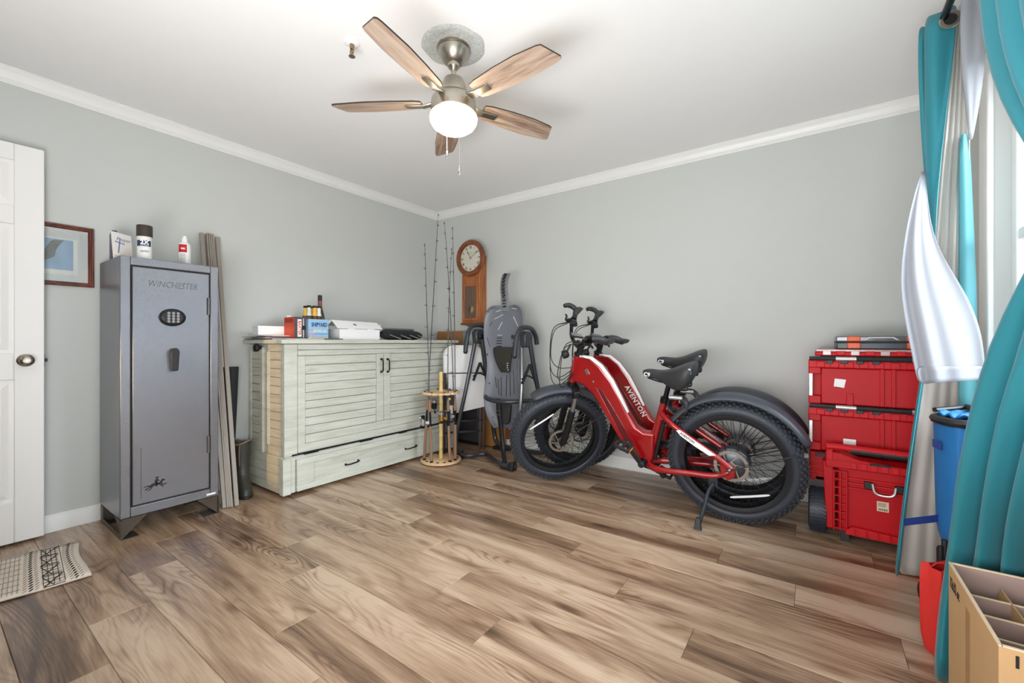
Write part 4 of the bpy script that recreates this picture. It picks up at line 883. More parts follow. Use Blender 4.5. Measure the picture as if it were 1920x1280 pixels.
b = MB(); b.prism([(-0.075, 0), (0.075, 0), (0.060, -0.012), (0.030, -0.018), (0.0, -0.026), (-0.030, -0.018), (-0.060, -0.012)], ((bx0 + bx1) / 2, yf + 0.01, bz0 - 0.016), UX, UZ, (0, 0.08, 0)); b.build('drop_finial', m_oakd, ck, world=True)
b = MB(); w0, w1, v0, v1 = bx0 + 0.016, bx1 - 0.016, bz0 + 0.024, bz0 + 0.395
f_ = 0.026
b.box((w0, yf - 0.010, v0), (w0 + f_, yf, v1)); b.box((w1 - f_, yf - 0.010, v0), (w1, yf, v1)); b.box((w0 + f_, yf - 0.010, v0), (w1 - f_, yf, v0 + f_)); b.box((w0 + f_, yf - 0.010, v1 - f_), (w1 - f_, yf, v1))
b.build('glazed_door', m_oak, ck, bevel=0.004, world=True)
MB().box((w0 + f_, yf - 0.0012, v0 + f_), (w1 - f_, yf - 0.0004, v1 - f_)).build('case_back', mat('case_back_brown', (112, 78, 54), 0.5, var=0.1), ck, world=True, smooth=False)
b = MB(); xc = (bx0 + bx1) / 2 + 0.008
b.beam((xc, yf - 0.003, v0 + 0.13), (xc, yf - 0.003, v1 - f_), 0.006, 0.003, UY); b.build('pendulum_rod', mat('pendulum_wood', (120, 84, 56), 0.5), ck, world=True)
b = MB(); b.lathe([(0, 0.002), (0.036, 0.001), (0.038, 0)], (xc, yf - 0.003, v0 + 0.11), -UY, 26); b.build('pendulum_bob', mat('brass', (200, 170, 110), 0.2, 0.9), ck, world=True)
MB().box((w0 + f_, yf - 0.0065, v0 + f_), (w1 - f_, yf - 0.006, v1 - f_)).build('glass', glassy('clock_glass', refl=0.25), ck, world=True, smooth=False)
hc = V((0.583, yf - 0.004, 1.868)); R0 = 0.182
b = MB(); b.prism([(-0.115, -0.10), (0.115, -0.10), (0.115, 0.095), (0.085, 0.10), (0.06, 0.12), (-0.06, 0.12), (-0.085, 0.10), (-0.115, 0.095)], (0.580, yf + 0.012, 1.80), UX, UZ, (0, 0.092, 0)); b.build('head_back', m_oak, ck, world=True)
b = MB(); b.lathe([(R0, 0.0), (R0, 0.014), (R0 - 0.008, 0.024), (R0 - 0.022, 0.026), (R0 - 0.036, 0.022), (R0 - 0.042, 0.026), (R0 - 0.048, 0.018), (R0 - 0.050, 0.004), (R0 - 0.052, 0.0)], hc, -UY, 56); b.build('bezel', m_oakd, ck, world=True)
MB().lathe([(0, 0.003), (R0 - 0.046, 0.003)], hc, -UY, 48).build('dial', mat('dial_cream', (226, 222, 206), 0.5, var=0.03), ck, world=True)
num = ['XII', 'I', 'II', 'III', 'IIII', 'V', 'VI', 'VII', 'VIII', 'IX', 'X', 'XI']
for i, s in enumerate(num):
    a = 2 * PI * i / 12; rdir = UX * math.sin(a) + UZ * math.cos(a); tdir = UX * math.cos(a) - UZ * math.sin(a)
    text(s, 0.036, hc - ck.location - UY * 0.0034 + rdir * 0.108, tdir, rdir, m_ink, ck, xs=0.62, name='numeral', bold=0.0006)
def hand(aa, l, w, nm):
    a = math.radians(aa); r_ = UX * math.sin(a) + UZ * math.cos(a); t_ = UX * math.cos(a) - UZ * math.sin(a)
    b = MB(); b.prism([(-w, -0.012), (w, -0.012), (w, l * 0.62), (w * 2.6, l * 0.72), (0, l), (-w * 2.6, l * 0.72), (-w, l * 0.62)], hc - UY * 0.0062, t_, r_, -UY * 0.0008); b.build(nm, m_ink, ck, world=True, smooth=False)
hand(-31, 0.088, 0.0020, 'hour_hand'); hand(54, 0.120, 0.0016, 'minute_hand')
b = MB(); b.tube([hc - UY * 0.0038 + UZ * 0.048 + UX * 0.018 * math.cos(t) + UZ * 0.010 * math.sin(t) for t in [2 * PI * i / 20 for i in range(20)]], 0.0008, 4, closed=True); b.lathe([(0, 0.009), (0.004, 0.008), (0.005, 0)], hc, -UY, 12); b.build('maker_mark', m_ink, ck, world=True)
MB().lathe([(0, 0.0085), (R0 - 0.047, 0.0085)], hc, -UY, 40).build('dial_glass', glassy('clock_glass', refl=0.25), ck, world=True)

# ------------------------------------------------------------------ cardboard, folded chairs behind the rack
m_kraft = mat('kraft', (156, 112, 70), 0.75, var=0.08, vscale=10); m_kraft2 = mat('kraft_shiny', (176, 122, 66), 0.32, var=0.14, vscale=9, coat=0.4)
tb = thing('tall_carton', 'tall flat brown cardboard carton leaning in the room corner', 'carton', (0.30, -0.05, 0))
MB().box((0.06, -0.060, 0.001), (0.43, -0.020, 1.142)).build('carton_body', m_kraft, tb, world=True, smooth=False)
b = MB(); b.box((0.43, -0.060, 0.001), (0.470, -0.020, 1.142)); b.build('carton_edge', mat('carton_teal', (112, 140, 142), 0.7), tb, world=True, smooth=False)
pf = thing('wrapped_panel', 'tall brown wrapped parcel standing behind the inversion table', 'parcel', (0.80, -0.04, 0))
a = Y(905, 640, -0.055); c = Y(962, 640, -0.055)
b = MB(); b.box((a.x - 0.06, -0.050, 0.002), (c.x - 0.10, -0.018, 0.985)); b.build('lower_wrap', m_kraft2, pf, world=True, bevel=0.004)
b = MB(); b.box((a.x - 0.05, -0.050, 0.985), (c.x - 0.02, -0.018, 1.115)); b.box((a.x - 0.055, -0.056, 0.955), (c.x + 0.01, -0.018, 0.985)); b.build('upper_flap', m_kraft, pf, world=True, smooth=False)
b = MB(); b.box((c.x - 0.095, -0.050, 0.10), (c.x + 0.03, -0.018, 0.985)); b.build('side_board', mat('board_brown', (120, 80, 48), 0.7), pf, world=True, smooth=False)
# two white folding chairs, folded flat and leaning against the cartons
m_chw = mat('chair_white', (232, 232, 232), 0.4, var=0.02); m_chf = mat('chair_frame_brown', (58, 48, 46), 0.35, 0.3)
def folded_chair(lab, loc, ztop, hw=0.195):
    o = thing('folding_chair', lab, 'chair', loc, (0, 0, math.radians(55)), group='white folding chairs folded in the corner')
    rr = 0.10
    pl = [(-hw, 0.745), (-hw, ztop - rr)] + [(-hw + rr - rr * math.cos(t), ztop - rr + rr * math.sin(t)) for t in [PI / 2 * i / 7 for i in range(1, 8)]] + [(hw - rr + rr * math.sin(t), ztop - rr + rr * math.cos(t)) for t in [PI / 2 * i / 7 for i in range(0, 8)]] + [(hw, 0.745)]
    b = MB(); b.prism(pl, (0, -0.010, 0), UX, UZ, (0, 0.018, 0)); b.build('backrest', m_chw, o, bevel=0.004)
    b = MB(); b.prism([(-hw + 0.03, 0.735), (-hw + 0.045, 0.36), (hw + 0.01, 0.42), (hw, 0.735)], (0, -0.012, 0), UX, UZ, (0, 0.016, 0)); b.build('seat', m_chw, o, bevel=0.005)
    for s in (-1, 1):
        b = MB(); b.tube(smoothpath([(s * (hw - 0.008), 0.0, 0.012), (s * (hw - 0.006), 0.0, 0.40), (s * (hw - 0.006), 0.0, 0.745)], 3), 0.0095, 8); b.build('leg', m_chf, o)
        b = MB(); b.tube(smoothpath([(s * (hw - 0.045) , 0.004, 0.012), (s * (hw - 0.040), 0.004, 0.40), (s * (hw - 0.040), 0.004, 0.70)], 3), 0.0095, 8); b.build('leg', m_chf, o)
    for z in (0.19, 0.29): MB().tube([(-hw + 0.01, 0.0, z), (hw - 0.01, 0.0, z)], 0.006, 8).build('crossbar', m_chf, o)
    MB().lathe([(0, 0.001), (0.020, 0.001), (0.022, 0.0)], (0.075, -0.0102, ztop - 0.075), -UY, 18, flat=0.6).build('hand_hole', mat('hole_taupe', (120, 112, 104), 0.7), o)
    return o
folded_chair('white folding chair with the rounded top, the one behind of the two folded together', (0.695, -0.345, 0), 1.000)
folded_chair('white folding chair in front of its twin, folded behind the rod rack', (0.725, -0.367, 0), 0.985)
tote = thing('suitcase', 'dark grey flat case standing behind the folded white chairs', 'case', (0.48, -0.085, 0))
MB().box((0.34, -0.098, 0.03), (0.66, -0.068, 0.46)).build('shell', mat('case_grey', (60, 62, 66), 0.5), tote, bevel=0.008, world=True)
MB().box((0.36, -0.096, 0.001), (0.64, -0.070, 0.03)).build('foot_rail', m_black, tote, world=True)

# ------------------------------------------------------------------ inversion table
m_it = mat('table_frame_grey', (62, 64, 70), 0.32, 0.35, var=0.08); m_itd = mat('table_frame_dark', (42, 43, 47), 0.4, 0.2)
m_bed = mat('bed_grey', (112, 116, 126), 0.38, var=0.06, vscale=5)
it = thing('inversion_table', 'grey folding inversion table with curved handles behind the front bicycle wheels', 'exercise table', (1.13, -0.36, 0))
def T(name, pts, r, m=m_it, n=10, sm=6, parent=it, flat=1.0):
    return MB().tube(smoothpath(pts, sm) if sm else pts, r, n, flat=flat).build(name, m, parent, world=True)
LT = V((0.870, -0.345, 1.085)); RTp = V((1.400, -0.345, 1.055))
fl = V((0.800, -0.500, 0.035)); fr_ = Z(966, 866, 0.035)
rl = V((0.800, -0.088, 0.03)); rr_ = V((1.47, -0.088, 0.03))
pA = Y(857, 798, fl.y + 0.02)
T('front_leg', [LT + V((-0.01, -0.015, 0)), LT.lerp(V((pA.x, fl.y, 0.20)), 0.5), V((pA.x, fl.y + 0.01, 0.16)), V((fl.x + 0.02, fl.y, 0.05))], 0.018)
T('front_leg', [RTp + V((-0.035, -0.02, 0)), RTp.lerp(V((fr_.x + 0.015, fr_.y, 0.20)), 0.5), V((fr_.x + 0.012, fr_.y + 0.005, 0.12)), V((fr_.x, fr_.y, 0.05))], 0.018, mat('table_tube_silver', (120, 120, 124), 0.25, 0.7))
T('rear_leg', [LT + V((0.02, 0.02, 0)), LT.lerp(V((rl.x + 0.05, rl.y, 0.2)), 0.5) + V((0.02, 0, 0)), V((rl.x + 0.055, rl.y, 0.17)), V((rl.x + 0.10, rl.y, 0.055)), V((rl.x + 0.22, rl.y, 0.032))], 0.020)
T('rear_leg', [RTp + V((0.02, 0.02, 0)), RTp.lerp(V((rr_.x, rr_.y, 0.2)), 0.5), V((rr_.x, rr_.y, 0.15)), V((rr_.x - 0.04, rr_.y, 0.055)), V((rr_.x - 0.14, rr_.y, 0.032))], 0.020)
T('rear_bar', [V((rl.x + 0.20, rl.y, 0.032)), V((1.1, rl.y - 0.01, 0.034)), V((rr_.x - 0.12, rr_.y, 0.032))], 0.020)
pm = [Z(x, y, 0.035) for x, y in ((863, 851), (878, 854), (902, 851), (915, 853), (932, 866), (950, 873), (966, 874))]
T('front_bar', pm, 0.019)
fo = Z(955, 874, 0.03)
b = MB(); d_ = (pm[-1] - pm[-3]); d_.z = 0; d_.normalize(); n_ = V((-d_.y, d_.x, 0))
b.prism([(-0.075, 0), (0.055, 0), (0.055, 0.075), (0.02, 0.070), (0.0, 0.050), (-0.03, 0.034), (-0.075, 0.030)], V((fo.x, fo.y, 0.001)) - n_ * 0.03, d_, UZ, n_ * 0.06); b.build('foot_cap', m_itd, it, bevel=0.006, world=True)
b = MB(); b.box((rl.x + 0.06, rl.y - 0.03, 0.001), (rl.x + 0.20, rl.y + 0.03, 0.03)); b.build('foot_cap', m_itd, it, bevel=0.006, world=True)
b = MB(); b.box((fl.x - 0.03, fl.y - 0.03, 0.001), (fl.x + 0.07, fl.y + 0.03, 0.035)); b.build('foot_cap', m_itd, it, bevel=0.006, world=True)
# spreader braces
for s, c in ((LT, 0), (RTp, 1)):
    z = 0.70; fy = -0.345 + (fl.y + 0.345) * 0.42; ry = -0.345 + (-0.075 + 0.345) * 0.42
    xo = 0.015 if c == 0 else 0.03
    b = MB(); b.beam((s.x - 0.0, fy, z - 0.02), (s.x + xo, -0.335, z + 0.14), 0.010, 0.022); b.beam((s.x + xo, -0.335, z + 0.14), (s.x + 0.03, ry, z - 0.04), 0.010, 0.022); b.build('brace', m_itd, it, world=True)
    b = MB(); b.tube(smoothpath([(s.x, fy, z + 0.02), (s.x + 0.01, -0.34, z + 0.045), (s.x + 0.03, ry, z + 0.0)], 4), 0.007, 6); b.build('strap_cable', m_ink, it, world=True)
# hubs and curved handles
for s, sg in ((LT, -1), (RTp, 1)):
    b = MB(); b.prism([(-0.045, -0.07), (0.045, -0.07), (0.060, 0.03), (0.040, 0.065), (-0.040, 0.065), (-0.060, 0.03)], s + V((-0.03, 0, 0)), UY, UZ, (0.06, 0, 0)); b.build('hub', m_it, it, bevel=0.010, world=True)
    h = s + V((0, 0, 0.055))
    T('handle', [h + V((-0.02 * sg * 0 - 0.0, 0.16, -0.09)), h + V((0.0, 0.145, -0.02)), h + V((0.0, 0.09, 0.035)), h + V((0, 0.0, 0.050)), h + V((0, -0.09, 0.032)), h + V((-0.0, -0.14, -0.04)), h + V((-0.0, -0.165, -0.14)), h + V((-0.0, -0.172, -0.19))], [0.015, 0.020, 0.022, 0.024, 0.022, 0.018, 0.017] * 6 + [0.016], m_itd if sg < 0 else m_it, 12, 6) if False else T('handle', [h + V((0, 0.17, -0.10)), h + V((0, 0.150, -0.03)), h + V((0, 0.09, 0.030)), h + V((0, 0.0, 0.045)), h + V((0, -0.09, 0.028)), h + V((0, -0.14, -0.04)), h + V((0, -0.165, -0.13)), h + V((0, -0.172, -0.19))], 0.020, m_it, 12)
    b = MB(); b.ball(h + V((0, -0.172, -0.195)), 0.021, 12, 8); b.build('handle_cap', m_itd, it, world=True)
    b = MB(); x2 = s.x + (0.105 if sg < 0 else -0.040); b.beam((s.x, -0.345, s.z - 0.005), (x2, -0.350, s.z - 0.012), 0.020, 0.045); b.build('pivot_arm', m_blackm, it, world=True)
    b = MB(); b.lathe([(0, 0), (0.022, 0), (0.022, 0.012), (0.012, 0.020), (0, 0.020)], s + V((0.03 if sg < 0 else -0.03, -0.01, -0.005)), UX * (1 if sg < 0 else -1), 12); b.build('knob', m_black, it, world=True)
# moulded bed: shell following a half-width profile
cx, yb = 1.150, -0.355
prof = [(0.275, 0.080), (0.305, 0.115), (0.36, 0.160), (0.45, 0.196), (0.55, 0.204), (0.66, 0.188), (0.78, 0.170), (0.90, 0.178), (1.00, 0.204), (1.10, 0.222), (1.22, 0.218), (1.30, 0.200), (1.335, 0.170), (1.350, 0.110)]
rows = []
for z, hw in prof:
    tl = (z - 0.9) * 0.03
    rows.append([V((cx + 0.022 + hw * t, yb + tl + 0.030 * (1 - abs(t) ** 2.4) - 0.018 * abs(t) ** 6 + (0.014 if z < 0.8 else 0) * (1 - t * t), z)) for t in [-1, -0.93, -0.8, -0.6, -0.35, -0.12, 0, 0.12, 0.35, 0.6, 0.8, 0.93, 1]])
MB().sheet(rows).build('bed', m_bed, it, world=True, sub=1, solid=0.012)
def on(x, z): 
    for k in range(len(prof) - 1):
        if prof[k][0] <= z <= prof[k + 1][0]:
            f_ = (z - prof[k][0]) / (prof[k + 1][0] - prof[k][0]); hw = prof[k][1] + f_ * (prof[k + 1][1] - prof[k][1]); break
    t = max(-1, min(1, (x - 0.022) / hw))
    return V((cx + x, yb + (z - 0.9) * 0.03 + 0.030 * (1 - abs(t) ** 2.4) - 0.018 * abs(t) ** 6 + (0.014 if z < 0.8 else 0) * (1 - t * t) - 0.008, z))
m_slot = mat('slot_pale', (206, 208, 210), 0.5); m_slotd = mat('slot_dark', (50, 52, 58), 0.5)
def slot(x0, z0, x1, z1, m=m_slotd, w=0.007, nm='slot'):
    b = MB(); p, q = on(x0, z0), on(x1, z1); b.tube([p.lerp(q, i / 4) for i in range(5)], w / 2, 6); return b.build(nm, m, it, world=True)
for a_ in ((-0.085, 1.300, 0.005, 1.322), (-0.100, 1.235, -0.012, 1.272), (-0.060, 1.140, -0.020, 1.205)): slot(*a_, m=m_slot)
for a_ in ((0.090, 1.325, 0.145, 1.315), (0.105, 1.250, 0.160, 1.165)): slot(*a_, m=m_slot)
slot(-0.065, 1.090, -0.018, 1.092, m_slot)
for z in (1.066, 1.042, 1.018, 0.992): slot(-0.072, z, -0.020, z, w=0.009)
for z in (1.018, 0.992): slot(0.10, z, 0.12, z, w=0.010)
for a_ in ((-0.145, 1.17, -0.125, 1.21), (-0.165, 1.07, -0.135, 0.99), (-0.06, 0.70, -0.045, 0.56), (-0.03, 0.72, -0.02, 0.55), (-0.085, 0.72, -0.07, 0.62), (0.03, 0.74, 0.03, 0.55), (0.065, 0.76, 0.075, 0.56), (0.11, 0.78, 0.12, 0.58)): slot(*a_)
for x, z in ((-0.155, 1.305), (-0.150, 0.92), (-0.135, 0.66), (0.15, 0.92), (-0.095, 0.36), (0.13, 0.36)):
    p = on(x, z); b = MB(); b.ball(p, (0.008, 0.004, 0.008), 10, 6); b.build('rivet', m_slotd, it, world=True)
b = MB(); p, q = on(0.085, 1.075), on(0.175, 1.070); b.beam(p, q, 0.010, 0.035); b.build('latch', m_it, it, world=True, bevel=0.003)
# dark lumbar pad
b = MB(); rows = []
for z, l, r_ in ((0.985, -0.092, 0.115), (0.95, -0.096, 0.112), (0.90, -0.084, 0.098), (0.83, -0.055, 0.085), (0.78, -0.030, 0.080), (0.765, -0.020, 0.074)):
    rows.append([on(l + (r_ - l) * t, z) - UY * (0.012 + 0.010 * math.sin(PI * t)) for t in [i / 8 for i in range(9)]])
b.sheet(rows).build('lumbar_pad', mat('pad_olive', (46, 46, 40), 0.8, var=0.2, vscale=60, bump=0.4), it, world=True, solid=0.012, sub=1)
for k in range(4): p = on(0.066, 0.845 - 0.019 * k) - UY * 0.026; b = MB(); b.ball(p, (0.006, 0.003, 0.006), 10, 6); b.build('stud', m_slot, it, world=True)
# height rod with printed scale
cpts = [V((1.165, -0.322, 1.30)), V((1.155, -0.318, 1.42)), V((1.145, -0.316, 1.50)), V((1.150, -0.314, 1.58)), V((1.172, -0.312, 1.635))]
b = MB(); sp_ = smoothpath(cpts, 5); rows = [[p + V((-0.038, -0.006, 0)), p + V((0.030, -0.010, 0)), p + V((0.038, 0.008, 0)), p + V((-0.030, 0.014, 0))] for p in sp_]
b.sheet(rows, True); b.add(rows[-1], [(0, 1, 2, 3)]); b.build('height_rod', mat('rod_grey', (132, 134, 138), 0.4, 0.3), it, world=True, ang=30)
b = MB()
for k in range(2, len(sp_) - 1):
    p = sp_[k]; b.cbox(p + V((-0.004, -0.0095, 0)), (0.040, 0.001, 0.006 if k % 2 else 0.011), MX.Rotation(-0.08, 3, 'Z'))
    b.cbox(p + V((0.006 * (-1) ** k, -0.0098, 0.007)), (0.012, 0.001, 0.008), MX.Rotation(-0.08, 3, 'Z'))
b.build('scale_print', m_ink, it, world=True, smooth=False)['kind'] = 'stuff'
# ankle bar, strap with buckle
T('cross_bar', [V((0.905, -0.20, 0.565)), V((1.00, -0.40, 0.540)), V((1.13, -0.435, 0.520)), V((1.28, -0.40, 0.520)), V((1.47, -0.22, 0.535))], 0.018, m_it)
b = MB(); st = [V((1.165, -0.425, 0.54)), V((1.16, -0.410, 0.42)), V((1.165, -0.390, 0.30)), V((1.175, -0.38, 0.16)), V((1.20, -0.40, 0.08)), V((1.26, -0.46, 0.02)), V((1.285, -0.48, 0.008))]
sp_ = smoothpath(st, 5); b.sheet([[p - V((0.020, 0.006, 0)), p + V((0.020, 0.006, 0))] for p in sp_]); b.build('strap', m_black, it, world=True, solid=0.004)
b = MB(); c_ = V((1.163, -0.420, 0.42)); b.tube([c_ + V((-0.024, 0, -0.018)), c_ + V((0.024, 0, -0.018)), c_ + V((0.024, 0, 0.018)), c_ + V((-0.024, 0, 0.018))], 0.0035, 6, closed=True); b.build('buckle', mat('buckle_steel', (160, 152, 140), 0.3, 0.9), it, world=True)
b = MB(); b.prism([(-0.05, 0.09), (0.075, 0.09), (0.06, -0.06), (0.035, -0.085), (-0.025, -0.085), (-0.045, -0.06)], (1.185, -0.385, 0.40), UX, UZ, (0, 0.03, 0)); b.build('ankle_pad', mat('pad_dark', (48, 48, 48), 0.6), it, bevel=0.008, world=True)
# ------------------------------------------------------------------ two step-through fat-tyre e-bikes
m_red = mat('bike_red', (152, 6, 16), 0.28, 0.15, var=0.05, coat=0.7); m_redd = mat('battery_red', (98, 10, 24), 0.3, 0.2, var=0.06, coat=0.6)
m_tyre = mat('tyre_rubber', (44, 50, 60), 0.46, var=0.10, vscale=30); m_tread = mat('tread_rubber', (58, 60, 64), 0.75, var=0.12)
m_rim = mat('rim_black', (34, 36, 40), 0.35, 0.4); m_fend = mat('fender_grey', (66, 70, 78), 0.42, 0.2, var=0.05); m_spoke = mat('spoke_steel', (38, 38, 40), 0.35, 0.6)
m_disc = mat('disc_steel', (170, 166, 158), 0.3, 0.9); m_motor = mat('motor_grey', (84, 88, 96), 0.35, 0.6); m_sad = mat('saddle_black', (46, 47, 50), 0.5, var=0.08); m_alu = mat('alloy', (150, 150, 152), 0.3, 0.9)
m_amber = mat('reflector_amber', (236, 160, 30), 0.3); m_fork = mat('fork_black', (24, 24, 27), 0.3, 0.3)
LEAN = 0.16; BX = 2.45
def lp(x, z, y=0.0): return V((x - BX, y, z))
AX0 = lp(2.095, 0.94); AXU = V((0.342, 0, 0.940)).normalized()
def wheel(name, par, c, r, rear=False, M4=None):
    w = MB(); rb = 0.288
    w.lathe([(0.262, -0.030), (0.256, -0.036), (0.276, -0.042), (rb + 0.002, -0.041), (rb - 0.004, -0.035), (0.262, -0.012), (0.262, 0.012), (rb - 0.004, 0.035), (rb + 0.002, 0.041), (0.276, 0.042), (0.256, 0.036), (0.262, 0.030), (0.262, -0.030)], c, UY, 56, u0=UX)
    o = w.build(name, m_rim, par, ang=50)
    if M4 is not None: o.matrix_local = M4
    b = MB(); rc, rt = r - 0.050, 0.050
    prof = [(rb - 0.006, -0.034)] + [(rc + 0.002 + rt * 0.92 * math.cos(t), rt * math.sin(t)) for t in [math.radians(-118 + 236 * i / 14) for i in range(15)]] + [(rb - 0.006, 0.034)]
    b.lathe(prof, c, UY, 64, u0=UX); b.build('tyre', m_tyre, o, ang=60)
    b = MB(); n = 60
    for i in range(n):
        for row, (ph_, ang, l, wd_) in enumerate(((0.5, 68, 0.010, 0.012), (0, 50, 0.014, 0.013), (0.5, 25, 0.013, 0.012), (0, 0, 0.013, 0.013), (0.5, -25, 0.013, 0.012), (0, -50, 0.014, 0.013), (0.5, -68, 0.010, 0.012))):
            t = 2 * PI * (i + ph_) / n; e = UX * math.cos(t) + UZ * math.sin(t); tg = -UX * math.sin(t) + UZ * math.cos(t)
            al = math.radians(ang); nr = e * math.cos(al) + UY * math.sin(al); p = c + e * (rc + 0.002 + rt * 0.92 * math.cos(al)) + UY * rt * 0.96 * math.sin(al); sd = tg.cross(nr)
            R = MX((tg, sd, nr)).transposed(); b.cbox(p + nr * 0.0022, (l, wd_, 0.010), R)
    b.build('tread', m_tread, o, smooth=False)['kind'] = 'stuff'
    hr = 0.086 if rear else 0.034
    b = MB()
    for i in range(36):
        s = 1 if i % 2 else -1; t = 2 * PI * i / 36; t2 = t + (0.55 if (i // 2) % 2 else -0.55) * (0.4 if rear else 1)
        p = c + V((math.cos(t2) * hr, s * 0.032, math.sin(t2) * hr)); q = c + V((math.cos(t) * 0.266, s * 0.006, math.sin(t) * 0.266)); b.cyl(p, q, 0.0017, n=5, caps=False)
    b.build('spokes', m_spoke, o)['kind'] = 'stuff'
    b = MB()
    if rear: b.lathe([(0, -0.052), (0.030, -0.052), (0.060, -0.044), (0.084, -0.034), (0.090, -0.028), (0.090, 0.028), (0.084, 0.034), (0.05, 0.044), (0, 0.05)], c, UY, 40)
    else: b.lathe([(0, -0.052), (0.016, -0.052), (0.018, -0.034), (0.036, -0.034), (0.036, -0.028), (0.020, -0.022), (0.020, 0.022), (0.036, 0.028), (0.036, 0.034), (0.018, 0.034), (0.016, 0.052), (0, 0.052)], c, UY, 24)
    b.build('hub', m_motor if rear else m_rim, o)
    b = MB(); yd = -0.062; n = 48; vs = []; fs = []
    for i in range(n):
        t = 2 * PI * i / n; ro = 0.0905 if i % 2 else 0.0875
        for rr in (0.072, ro): 
            for yy in (yd - 0.001, yd + 0.001): vs.append(c + V((math.cos(t) * rr, yy, math.sin(t) * rr)))
    for i in range(n):
        a = i * 4; d = ((i + 1) % n) * 4; fs += [(a, a + 2, d + 2, d), (a + 3, a + 1, d + 1, d + 3), (a + 2, a + 3, d + 3, d + 2), (a + 1, a, d, d + 1)]
    b.add(vs, fs)
    for i in range(6):
        t = 2 * PI * i / 6; b.beam(c + V((math.cos(t + 0.5) * 0.024, yd, math.sin(t + 0.5) * 0.024)), c + V((math.cos(t) * 0.074, yd, math.sin(t) * 0.074)), 0.002, 0.007, UY.cross(V((math.cos(t), 0, math.sin(t)))))
    b.lathe([(0, -0.003), (0.026, -0.003), (0.026, 0.003), (0, 0.003)], c + UY * yd, UY, 24)
    b.build('brake_disc', m_disc, o, smooth=False)
    b = MB(); t0 = math.radians(150 if not rear else -40)
    e0 = V((math.cos(t0), 0, math.sin(t0))); e1 = V((math.cos(t0 - 0.95), 0, math.sin(t0 - 0.95)))
    pth = smoothpath([c + e0 * 0.235 - UY * 0.020, c + (e0 + e1).normalized() * 0.195 - UY * 0.024, c + e1 * 0.205 - UY * 0.022], 6)
    rows = [[p + UZ * h * k - UY * 0.001, p - UZ * h * k - UY * 0.001] for p, k in zip(pth, [0.5, 0.8] + [1] * (len(pth) - 4) + [0.8, 0.5]) for h in (0.006,)]
    b.sheet(rows); b.build('reflector_strip', m_paper, o, solid=0.003, smooth=False)
    return o
def fender(name, par, c, a0, a1, r, M4=None):
    b = MB(); prof = [(r - 0.028, -0.056), (r - 0.016, -0.054), (r - 0.005, -0.044), (r, -0.026), (r + 0.002, 0.0), (r, 0.026), (r - 0.005, 0.044), (r - 0.016, 0.054), (r - 0.028, 0.056)]
    n = 40; rows = []
    for i in range(n + 1):
        t = math.radians(a0 + (a1 - a0) * i / n); k = 1.0
        if i < 2: k = (0.72, 0.90)[i]
        if i > n - 2: k = (0.90, 0.72)[i - n + 1]
        e = V((math.cos(t), 0, math.sin(t)))
        rows.append([c + e * rr + UY * aa * k for rr, aa in prof])
    o = b.sheet(rows).build(name, m_fend, par, solid=0.003, ang=60)
    if M4 is not None: o.matrix_local = M4
    return o
